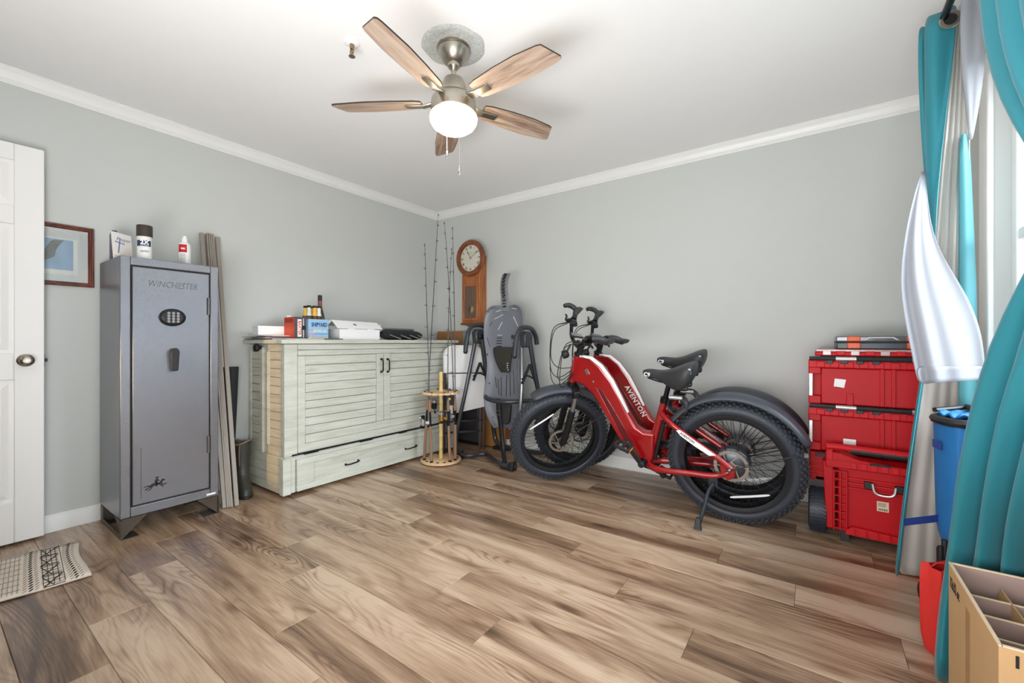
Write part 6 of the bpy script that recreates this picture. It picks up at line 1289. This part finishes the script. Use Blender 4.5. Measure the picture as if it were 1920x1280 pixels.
for i in range(26): xx = rx0 + 0.095 + 0.0115 * i; b.cyl((xx, ry - 0.013, 0.4838 - 0.0002 * i), (xx + 0.006, ry - 0.013, 0.4838 - 0.0002 * i), 0.0185, n=10)
b.build('grip_ribs', m_tbk, gr, world=True)['kind'] = 'stuff'
for xx in (rx0 - 0.008, rx1 - 0.03): MB().box((xx, ry - 0.006, 0.42), (xx + 0.028, ry + 0.03, 0.490)).build('grip_post', m_tbl, rb2, world=True, bevel=0.004)
for xx in (rx0 + 0.145, rx0 + 0.262): MB().box((xx, ry - 0.004, 0.300), (xx + 0.030, ry + 0.022, 0.334)).build('handle_mount', m_tbk, rb2, world=True, bevel=0.003)
b = MB(); b.tube(smoothpath([(rx0 + 0.176, ry - 0.010, 0.330), (rx0 + 0.182, ry - 0.018, 0.296), (rx0 + 0.200, ry - 0.020, 0.283), (rx0 + 0.238, ry - 0.020, 0.283), (rx0 + 0.256, ry - 0.018, 0.296), (rx0 + 0.262, ry - 0.010, 0.326)], 5), 0.0055, 8); b.build('carry_handle', m_al, rb2, world=True)
q = MB().box((rx0 + 0.195, ry + 0.0185, 0.193), (rx0 + 0.240, ry + 0.0195, 0.242)).build('label', mat('label_tan', (224, 204, 176), 0.6), rb2, world=True, smooth=False)
b = MB()
for i in range(8): b.box((rx0 + 0.200 + 0.0045 * i, ry + 0.0175, 0.197), (rx0 + 0.2018 + 0.0045 * i + 0.001 * (i % 2), ry + 0.0184, 0.208))
for i in range(4): b.box((rx0 + 0.199, ry + 0.0175, 0.218 + 0.005 * i), (rx0 + 0.228 + 0.003 * (i % 2), ry + 0.0184, 0.2195 + 0.005 * i))
b.build('label_print', m_ink, q, world=True, smooth=False)['kind'] = 'stuff'
MB().box((3.475, -0.50, 0.30), (3.40, -0.48, 0.285)).build('axle_cover', m_tbk, rb2, world=True)
for xc in (3.408, 3.955):
    wc_ = V((xc, -0.478, 0.118)); b = MB()
    b.lathe([(0.05, -0.042), (0.098, -0.042), (0.112, -0.036), (0.1155, -0.020), (0.1155, 0.020), (0.112, 0.036), (0.098, 0.042), (0.05, 0.042), (0.05, -0.042)], wc_, UX, 48); wl_ = b.build('wheel', m_tyre, rb2, world=True)
    b = MB()
    for i in range(40):
        t = 2 * PI * i / 40; e = UY * math.cos(t) + UZ * math.sin(t); tg = -UY * math.sin(t) + UZ * math.cos(t)
        for s in (-1, 1): R = MX((UX, tg, e)).transposed() @ MX.Rotation(0.35 * s, 3, 'Z'); b.cbox(wc_ + e * 0.1155 + UX * s * 0.022, (0.030, 0.008, 0.005), R)
        b.cbox(wc_ + e * 0.1155, (0.008, 0.012, 0.005), MX((UX, tg, e)).transposed())
    b.build('wheel_tread', m_tyre, wl_, world=True, smooth=False)['kind'] = 'stuff'
    MB().lathe([(0, -0.030), (0.052, -0.030), (0.052, 0.030), (0, 0.030)], wc_, UX, 24).build('wheel_hub', m_tbk, wl_, world=True)
MB().cyl((3.366 + 0.09, -0.478, 0.118), (3.915, -0.478, 0.118), 0.012, n=10).build('axle', m_tbk, rb2, world=True)
for xx in (3.505, 3.86): MB().box((xx, -0.56, 0.002), (xx + 0.035, -0.50, 0.062)).build('foot', m_tbk, rb2, world=True)

# ------------------------------------------------------------------ curtain rod and curtains
XR, ZR = 3.800, 2.277
rodo = thing('curtain_rod', 'dark metal curtain rod carrying the teal curtains', 'curtain rod', (XR, -1.0, ZR))
MB().cyl((XR, -0.93, ZR), (XR, -2.95, ZR), 0.0125, n=16).build('rod', m_blackm, rodo, world=True)
b = MB(); b.ball((XR, -0.915, ZR), 0.024, 14, 8); b.build('finial', m_blackm, rodo, world=True)
for yy in (-0.96, -1.34, -2.9):
    b = MB(); b.cyl((XR, yy, ZR - 0.014), (XW - 0.001, yy, ZR - 0.014), 0.007, n=8); b.cyl((XW - 0.008, yy, ZR - 0.014), (XW - 0.001, yy, ZR - 0.014), 0.024, n=14); b.build('bracket', m_blackm, rodo, world=True)
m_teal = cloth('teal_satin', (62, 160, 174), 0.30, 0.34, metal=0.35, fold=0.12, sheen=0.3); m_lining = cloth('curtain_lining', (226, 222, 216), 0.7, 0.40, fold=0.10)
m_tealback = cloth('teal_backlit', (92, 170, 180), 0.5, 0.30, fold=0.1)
m_sheer = cloth('sheer_voile', (176, 178, 185), 0.9, 0.14, fold=0.1, clear=0.22, sheen=0.0, spec=0.05)
def dz(px, t, py): p = D(px, py, t); return p
fc = thing('curtain', 'far teal curtain with white lining hanging beside the red tool boxes', 'curtain', (3.78, -0.95, 0))
def loft(rows, name, m, parent, sub=2, solid=0.003, world=True):
    return MB().sheet(rows).build(name, m, parent, sub=sub, solid=solid, world=world, ang=180)
# teal face, narrowing downwards
loft([[D(1733, 34, 1.700), D(1745, 29, 1.675), D(1765, 23, 1.655), D(1783, 13, 1.640), D(1799, 2, 1.628)],
      [D(1734, 120, 1.700), D(1747, 120, 1.672), D(1765, 120, 1.656), D(1778, 120, 1.650), D(1786, 120, 1.640)],
      [D(1735, 220, 1.700), D(1745, 220, 1.675), D(1757, 220, 1.660), D(1767, 220, 1.652), D(1773, 220, 1.640)],
      [D(1737, 320, 1.700), D(1744, 320, 1.678), D(1752, 320, 1.665), D(1758, 320, 1.655), D(1762, 320, 1.645)],
      [D(1738, 400, 1.700), D(1743, 400, 1.680), D(1748, 400, 1.670), D(1752, 400, 1.660), D(1755, 400, 1.650)],
      [D(1746, 470, 1.700), D(1748, 470, 1.685), D(1750, 470, 1.675), D(1752, 470, 1.665), D(1753, 470, 1.655)]], 'face_panel', m_teal, fc)
loft([[D(1721, 53, 1.745), D(1728, 51, 1.735), D(1740, 47, 1.728)], [D(1722, 160, 1.745), D(1729, 160, 1.735), D(1741, 160, 1.728)], [D(1729, 270, 1.745), D(1734, 270, 1.735), D(1744, 270, 1.728)], [D(1735, 350, 1.745), D(1738, 350, 1.735), D(1746, 350, 1.728)], [D(1745, 430, 1.745), D(1747, 430, 1.735), D(1750, 430, 1.728)]], 'back_fold', m_teal, fc)
# lining folds
rows = []
for py, xs in ((10, (1797, 1799, 1801, 1804, 1807, 1810, 1813, 1816, 1818)), (150, (1784, 1788, 1793, 1796, 1801, 1804, 1809, 1813, 1818)), (300, (1768, 1775, 1782, 1787, 1794, 1799, 1806, 1812, 1818)), (450, (1757, 1764, 1772, 1779, 1787, 1793, 1801, 1808, 1816)), (650, (1738, 1748, 1758, 1768, 1778, 1787, 1797, 1806, 1815)), (760, (1722, 1735, 1748, 1760, 1772, 1782, 1793, 1803, 1812)), (900, (1702, 1716, 1730, 1744, 1757, 1769, 1781, 1792, 1803)), (1000, (1690, 1706, 1722, 1737, 1750, 1764, 1777, 1789, 1800)), (1074, (1682, 1699, 1717, 1733, 1748, 1761, 1774, 1787, 1799))):
    k = min(1, py / 700)
    rows.append([D(x, min(py, 640 + 795 / (1.66 + 0.22 * k + (0.011 if i % 2 else -0.011) * 1) * 1.0) if py > 1070 else py, 1.66 + 0.20 * k - 0.004 * i + (0.011 if i % 2 else -0.011)) for i, x in enumerate(xs)])
for p in rows[-1]: p.z = 0.025
loft(rows, 'lining', m_lining, fc)
# teal hem along the left edge of the lining
er = []
for r in rows[4:]:
    a = r[0]; d_ = (r[0] - r[1]).normalized(); er.append([a - d_ * 0.006 - RT * 0.0 - FW * 0.004, a + d_ * 0.008 - FW * 0.006, a + d_ * 0.004 + FW * 0.008])
loft(er, 'hem', m_teal, fc, sub=1)
# pale backlit return of the curtain
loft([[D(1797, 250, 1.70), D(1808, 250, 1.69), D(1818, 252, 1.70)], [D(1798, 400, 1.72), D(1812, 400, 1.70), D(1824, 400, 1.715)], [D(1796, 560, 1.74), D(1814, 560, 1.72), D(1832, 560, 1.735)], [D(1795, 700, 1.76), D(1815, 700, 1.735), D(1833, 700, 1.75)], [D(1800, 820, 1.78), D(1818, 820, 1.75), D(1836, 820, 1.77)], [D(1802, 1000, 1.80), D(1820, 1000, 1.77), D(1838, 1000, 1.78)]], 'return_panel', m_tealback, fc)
# grommet
g = D(1782, 36, 1.634); ga = V((0.30, -0.95, 0)).normalized()
b = MB(); b.lathe([(0.021, -0.004), (0.030, -0.004), (0.033, 0.0), (0.030, 0.004), (0.021, 0.004), (0.019, 0.0), (0.021, -0.004)], g, (CAM - g).normalized() * 0.35 + V((0.2, -0.98, 0)), 32); b.build('grommet', mat('grommet_steel', (168, 160, 148), 0.3, 0.9), fc, world=True)
b = MB(); b.lathe([(0, 0.001), (0.022, 0.001)], g, (CAM - g).normalized() * 0.35 + V((0.2, -0.98, 0)), 24); b.build('grommet_hole', m_ink, fc, world=True)
# sheer panel over the rod and the sheer bunched over the curtain
sh = thing('sheer_curtain', 'white sheer curtain gathered over the rod with its end thrown over the teal curtain', 'curtain', (3.78, -1.05, 0))
loft([[D(1801, -20, 1.575), D(1815, -20, 1.56), D(1832, -20, 1.57), D(1845, -20, 1.555), D(1855, -20, 1.575)], [D(1800, 60, 1.575), D(1813, 60, 1.56), D(1828, 60, 1.572), D(1840, 60, 1.557), D(1850, 60, 1.575)], [D(1803, 140, 1.58), D(1812, 140, 1.565), D(1824, 140, 1.575), D(1834, 140, 1.562), D(1844, 140, 1.58)], [D(1811, 200, 1.585), D(1816, 200, 1.57), D(1824, 200, 1.578), D(1830, 200, 1.568), D(1835, 200, 1.585)], [D(1817, 262, 1.59), D(1818, 262, 1.585), D(1820, 262, 1.583), D(1821, 262, 1.584), D(1823, 262, 1.59)]], 'gathered_end', m_sheer, sh)
rows = []
for py, xs, t in ((322, (1727, 1729, 1730, 1732, 1733, 1735, 1736), 1.70), (380, (1709, 1714, 1719, 1725, 1731, 1736, 1739), 1.66), (450, (1695, 1704, 1713, 1723, 1733, 1743, 1750), 1.63), (520, (1688, 1701, 1715, 1730, 1748, 1768, 1792), 1.61), (570, (1692, 1708, 1724, 1742, 1764, 1788, 1822), 1.60), (630, (1703, 1720, 1736, 1757, 1782, 1812, 1842), 1.60), (680, (1714, 1730, 1746, 1768, 1794, 1822, 1846), 1.61), (720, (1721, 1737, 1752, 1774, 1800, 1826, 1848), 1.62)):
    a = min(1, (py - 320) / 200)
    rows.append([D(x, py - (2 * i if py == 720 else 0) * 0.8, t - 0.045 * a * math.sin(PI * i / 6) + (0.026 * a if i % 2 else -0.016 * a)) for i, x in enumerate(xs)])
loft(rows, 'thrown_end', m_sheer, sh)
r7, r6 = rows[-1], rows[-2]
loft([[r6[i].lerp(r7[i], 0.18) - FW * 0.006 for i in range(7)], [r7[i] - FW * 0.006 for i in range(7)]], 'hem', m_sheer, sh, sub=2)
b = MB()
for cx_, cy_, r in ((1803, 610, 0.040), (1795, 600, 0.022), (1825, 650, 0.034), (1812, 690, 0.030), (1720, 560, 0.030), (1728, 590, 0.026), (1760, 660, 0.028)):
    b.tube([D(cx_, cy_, 1.525) + RT * (r * (1 - 0.75 * k / 26) * math.cos(k * 0.42)) + UZ * (r * (1 - 0.75 * k / 26) * math.sin(k * 0.42)) + FW * 0.0 for k in range(24)], 0.0007, 4)
# near curtain, tied back out of frame
nc = thing('curtain', 'near teal satin curtain with deep folds spilling down beside the cardboard box', 'curtain', (3.78, -1.8, 0))
lev = [(2.31, 3.79, -1.69, 3.79, -2.66, 0.040), (2.05, 3.79, -1.69, 3.79, -2.62, 0.040), (1.90, 3.79, -1.715, 3.79, -2.58, 0.042), (1.75, 3.79, -1.765, 3.79, -2.54, 0.042), (1.60, 3.79, -1.850, 3.80, -2.50, 0.038), (1.45, 3.80, -1.945, 3.81, -2.46, 0.030), (1.32, 3.82, -2.020, 3.83, -2.40, 0.020), (1.24, 3.81, -1.950, 3.84, -2.40, 0.026), (1.10, 3.79, -1.805, 3.86, -2.34, 0.034), (0.95, 3.775, -1.705, 3.88, -2.20, 0.042), (0.78, 3.762, -1.625, 3.91, -2.02, 0.044), (0.60, 3.748, -1.565, 3.92, -1.83, 0.040), (0.48, 3.738, -1.530, 3.93, -1.69, 0.034), (0.30, 3.722, -1.505, 3.935, -1.640, 0.030), (0.15, 3.708, -1.505, 3.935, -1.640, 0.030), (0.004, 3.700, -1.512, 3.935, -1.645, 0.028)]
rows = []; NF = 4.5
for z, xa, ya, xb, yb_, am in lev:
    r = []; p0 = V((xa, ya, z)); p1 = V((xb, yb_, z)); d_ = (p1 - p0).normalized(); n_ = V((-d_.y, d_.x, 0))
    for i in range(91):
        t = i / 90; ph_ = 2 * PI * (4.5 + 3.5 * min(1, max(0, (z - 0.95) / 0.5))) * t ** 1.05
        r.append(p0.lerp(p1, t) - n_ * am * (2.0 * abs(math.sin(ph_ / 2 + 0.35)) ** 0.9 - 1.0 + 0.10 * math.sin(1.3 * ph_ + z * 2)))
    rows.append(r)
loft(rows, 'cloth_panel', m_teal, nc, sub=1, solid=0.004)
loft([[r[0], r[0] + V((0.008, 0.010, 0)), r[0] + V((0.030, 0.004, 0))] for r in rows], 'hem', m_teal, nc, sub=1)

# ------------------------------------------------------------------ folded blue wagon, red tote, cardboard box
wg = thing('folding_wagon', 'blue fabric folding wagon stood on end between the two curtains', 'wagon', (3.83, -1.13, 0))
m_blue = mat('wagon_blue', (30, 112, 178), 0.6, var=0.07, vscale=6, bump=0.3, bscale=300); m_navy = mat('strap_navy', (30, 52, 120), 0.6)
A, B_, C_, E_ = D(1747, 640, 1.64), D(1796, 640, 1.50), D(1862, 640, 1.50), D(1812, 640, 1.66)
def q4(z, k=0.0, dA=0.0):
    c = (A + B_ + C_ + E_) / 4; out = []
    for i, p in enumerate((A, B_, C_, E_)): v = p.lerp(c, k); out.append(V((v.x, v.y, z)))
    return out
def ringq(z, k):
    q = q4(z, k); out = []
    for i in range(4):
        a, c = q[i], q[(i + 1) % 4]
        for t in (0.06, 0.35, 0.65, 0.94): out.append(a.lerp(c, t) + (a + c - q4(z, k)[(i + 2) % 4] - q4(z, k)[(i + 3) % 4]).normalized() * (0.006 if t in (0.35, 0.65) else 0))
    return out
rows = [ringq(0.285, 0.30), ringq(0.325, 0.16), ringq(0.36, 0.10), ringq(0.50, 0.05), ringq(0.64, 0.02), ringq(0.735, 0.0), ringq(0.752, -0.03), ringq(0.745, 0.06)]
b = MB(); b.sheet(rows, True); b.f += [list(range(16))[::-1]]; b.mi += [0]; b.build('fabric_body', m_blue, wg, world=True, ang=60)
b = MB(); q = q4(0.745, 0.10); b.tube(smoothpath(q, 6, True), 0.016, 8, closed=True); b.build('rim_tube', m_black, wg, world=True)
b = MB(); rows = []
for i in range(6):
    r = []
    for j in range(9): p = q4(0, 0.16)[0].lerp(q4(0, 0.16)[1], j / 8).lerp(q4(0, 0.16)[3].lerp(q4(0, 0.16)[2], j / 8), i / 5); r.append(V((p.x, p.y, 0.752 + 0.022 * math.sin(j * 1.7 + i) * math.sin(i * 1.3 + 0.5) + 0.012)))
    rows.append(r)
b.sheet(rows); b.build('folded_cloth', m_blue, wg, world=True, sub=1, solid=0.006)
b = MB(); p0, p1 = q4(0.782, 0.05)[3], q4(0.782, 0.05)[2]; b.tube([p0, p1], 0.011, 8); b.tube([q4(0.775, 0.1)[0], p0], 0.009, 8); b.build('handle_frame', m_black, wg, world=True)
def patch(px0, py0, px1, py1, hgt, t, nm, lift=0.0):
    b = MB(); p, q = D(px0, py0, t), D(px1, py1, t - 0.03); n_ = (CAM - p).normalized()
    return MB().hexa([p, q, q + n_ * 0.004, p + n_ * 0.004, p - UZ * hgt, q - UZ * hgt, q - UZ * hgt + n_ * 0.004, p - UZ * hgt + n_ * 0.004][4:] + [p, q, q + n_ * 0.004, p + n_ * 0.004]).build(nm, m_navy, wg, world=True, smooth=False)
patch(1748, 822, 1765, 829, 0.030, 1.600, 'strap_tab')
patch(1694, 972, 1762, 964, 0.028, 1.640, 'strap')
b = MB(); q = q4(0.25, 0.12); b.hexa(q4(0.10, 0.12) + q4(0.262, 0.12)); b.build('undercarriage', m_black, wg, world=True, bevel=0.01)
for i in (0, 1):
    p = q4(0.06, 0.05)[i]; b = MB(); b.lathe([(0.02, -0.02), (0.055, -0.02), (0.060, -0.012), (0.060, 0.012), (0.055, 0.02), (0.02, 0.02), (0.02, -0.02)], p, V((1, 0.4, 0)), 24); b.lathe([(0, -0.014), (0.024, -0.014), (0.024, 0.014), (0, 0.014)], p, V((1, 0.4, 0)), 16); b.build('wheel', m_black, wg, world=True)
b = MB(); p = D(1772, 1040, 1.50); b.cyl(p, V((p.x, p.y, 0.34)), 0.010, n=8); b.cyl(D(1764, 1050, 1.50), D(1764, 1050, 1.50) + UZ * 0.05, 0.007, n=8); b.build('leg_tube', m_black, wg, world=True)
q = q4(0, 0.12); b = MB(); pa = V(q[0]) + V((0.0, -0.01, 0.16)); d_ = (q[1] - q[0]); d_.z = 0; b.tube([pa + d_ * 0.25, pa + d_ * 0.25 - UZ * 0.05, pa + d_ * 0.75 - UZ * 0.05, pa + d_ * 0.75], 0.006, 6); b.build('latch', mat('latch_grey', (96, 96, 98), 0.4), wg, world=True)
bag = thing('tote_bag', 'bright red fabric tote bag on the floor beside the near curtain', 'bag', D(1745, 640, 1.40).xy.to_3d())
m_tote = mat('tote_red', (206, 40, 34), 0.75, var=0.06, vscale=8, bump=0.3, bscale=400)
P1, P2 = D(1727, 640, 1.45), D(1764, 640, 1.385); P3, P4 = P2 + V((0.10, 0.06, 0)), P1 + V((0.10, 0.06, 0))
rows = []
for z, k, off in ((0.004, 0.10, 0.012), (0.06, -0.02, 0.0), (0.15, -0.05, -0.004), (0.24, -0.01, 0.0), (0.288, 0.02, 0.0), (0.292, 0.04, 0.0)):
    c = (P1 + P2 + P3 + P4) / 4; r = []
    q = [V((*(p.lerp(c, k)).xy, z)) for p in (P1, P2, P3, P4)]
    for i in range(4):
        a, d_ = q[i], q[(i + 1) % 4]
        for t in (0.03, 0.3, 0.6, 0.97): r.append(a.lerp(d_, t) + V((0.004 * math.sin(9 * t + z * 20), 0.004 * math.cos(7 * t + z * 14), 0.006 * math.sin(6 * t) if z > 0.25 else 0)))
    rows.append(r)
b = MB(); b.sheet(rows, True); b.f += [list(range(16))[::-1]]; b.mi += [0]; b.build('bag_body', m_tote, bag, world=True, solid=0.003)
b = MB(); a, c = V((*P1.lerp(P2, 0.45).xy, 0.286)), V((*P1.lerp(P2, 0.85).xy, 0.286)); pth = smoothpath([a, a + V((0.02, 0.0, 0.02)), (a + c) / 2 + V((0.05, 0.02, 0.012)), c + V((0.02, 0, 0.0)), c - UZ * 0.03], 4)
b.sheet([[p, p + V((0.012, 0.010, 0.002))] for p in pth]); b.build('bag_handle', m_tote, bag, world=True, solid=0.003)
# bottle carton, open, with dividers
cx0, cx1, cy0, cy1, cz = 3.702, 3.965, -2.090, -1.690, 0.420
ctn = thing('cardboard_box', 'open cardboard bottle box with dividers in the near corner of the floor', 'box', ((cx0 + cx1) / 2, (cy0 + cy1) / 2, 0))
m_card = mat('cardboard', (188, 150, 106), 0.8, var=0.05, vscale=7); m_cardi = mat('cardboard_inner', (158, 134, 126), 0.85, var=0.05, vscale=7); m_cedge = mat('cardboard_edge', (222, 198, 168), 0.9, var=0.12, vscale=120)
t_ = 0.005
for a, c in (((cx0, cy0, 0.001), (cx0 + t_, cy1, cz)), ((cx1 - t_, cy0, 0.001), (cx1, cy1, cz)), ((cx0 + t_, cy0, 0.001), (cx1 - t_, cy0 + t_, cz)), ((cx0 + t_, cy1 - t_, 0.001), (cx1 - t_, cy1, cz))):
    w_ = MB().box(a, c).build('side_panel', m_card, ctn, world=True, smooth=False)
    MB().box((a[0] - 0.0006, a[1] - 0.0006, cz - 0.002), (c[0] + 0.0006, c[1] + 0.0006, cz + 0.001)).build('torn_edge', m_cedge, w_, world=True, smooth=False)
b = MB(); b.box((cx0 + t_, cy1 - t_ - 0.0006, 0.003), (cx1 - t_, cy1 - t_, cz - 0.003)); b.box((cx0 + t_, cy0 + t_, 0.003), (cx0 + t_ + 0.0006, cy1 - t_, cz - 0.003)); b.box((cx0 + t_, cy0 + t_, 0.002), (cx1 - t_, cy1 - t_, 0.003)); b.build('inner_liner', m_cardi, ctn, world=True, smooth=False)
for i in range(1, 4):
    yy = cy1 - (cy1 - cy0) * i / 4; dv_ = MB().box((cx0 + 0.007, yy - 0.0015, 0.004), (cx1 - 0.007, yy + 0.0015, cz - 0.035)).build('divider', m_cardi, ctn, world=True, smooth=False)
    MB().box((cx0 + 0.007, yy - 0.0018, cz - 0.037), (cx1 - 0.007, yy + 0.0018, cz - 0.034)).build('divider_edge', m_cedge, dv_, world=True, smooth=False)
for i in range(1, 3):
    xx = cx0 + (cx1 - cx0) * (i / 3 + 0.02)
    b = MB(); b.prism([(cy0 + 0.007, 0.004), (cy1 - 0.007, 0.004), (cy1 - 0.007, cz - 0.06), (cy1 - 0.03, cz - 0.032), (cy0 + 0.007, cz - 0.035)], (xx - 0.0015, 0, 0), UY, UZ, (0.003, 0, 0)); b.build('divider', m_card, ctn, world=True, smooth=False)
MB().box((cx0 - 0.0008, (cy0 + cy1) / 2 - 0.006, 0.02), (cx0 - 0.0001, (cy0 + cy1) / 2 + 0.032, cz - 0.04)).build('tape', mat('tape_tan', (164, 126, 84), 0.4), ctn, world=True, smooth=False)
text('12x32 oz', 0.040, V((cx0 - 0.0008, -1.755, cz - 0.045)) - ctn.location, -UY, UZ, m_ink, ctn, xs=0.62)
text('12', 0.034, V((cx0 + 0.034, cy0 - 0.0008, cz - 0.026)) - ctn.location, UX, UZ, m_ink, ctn, bold=0.0008)
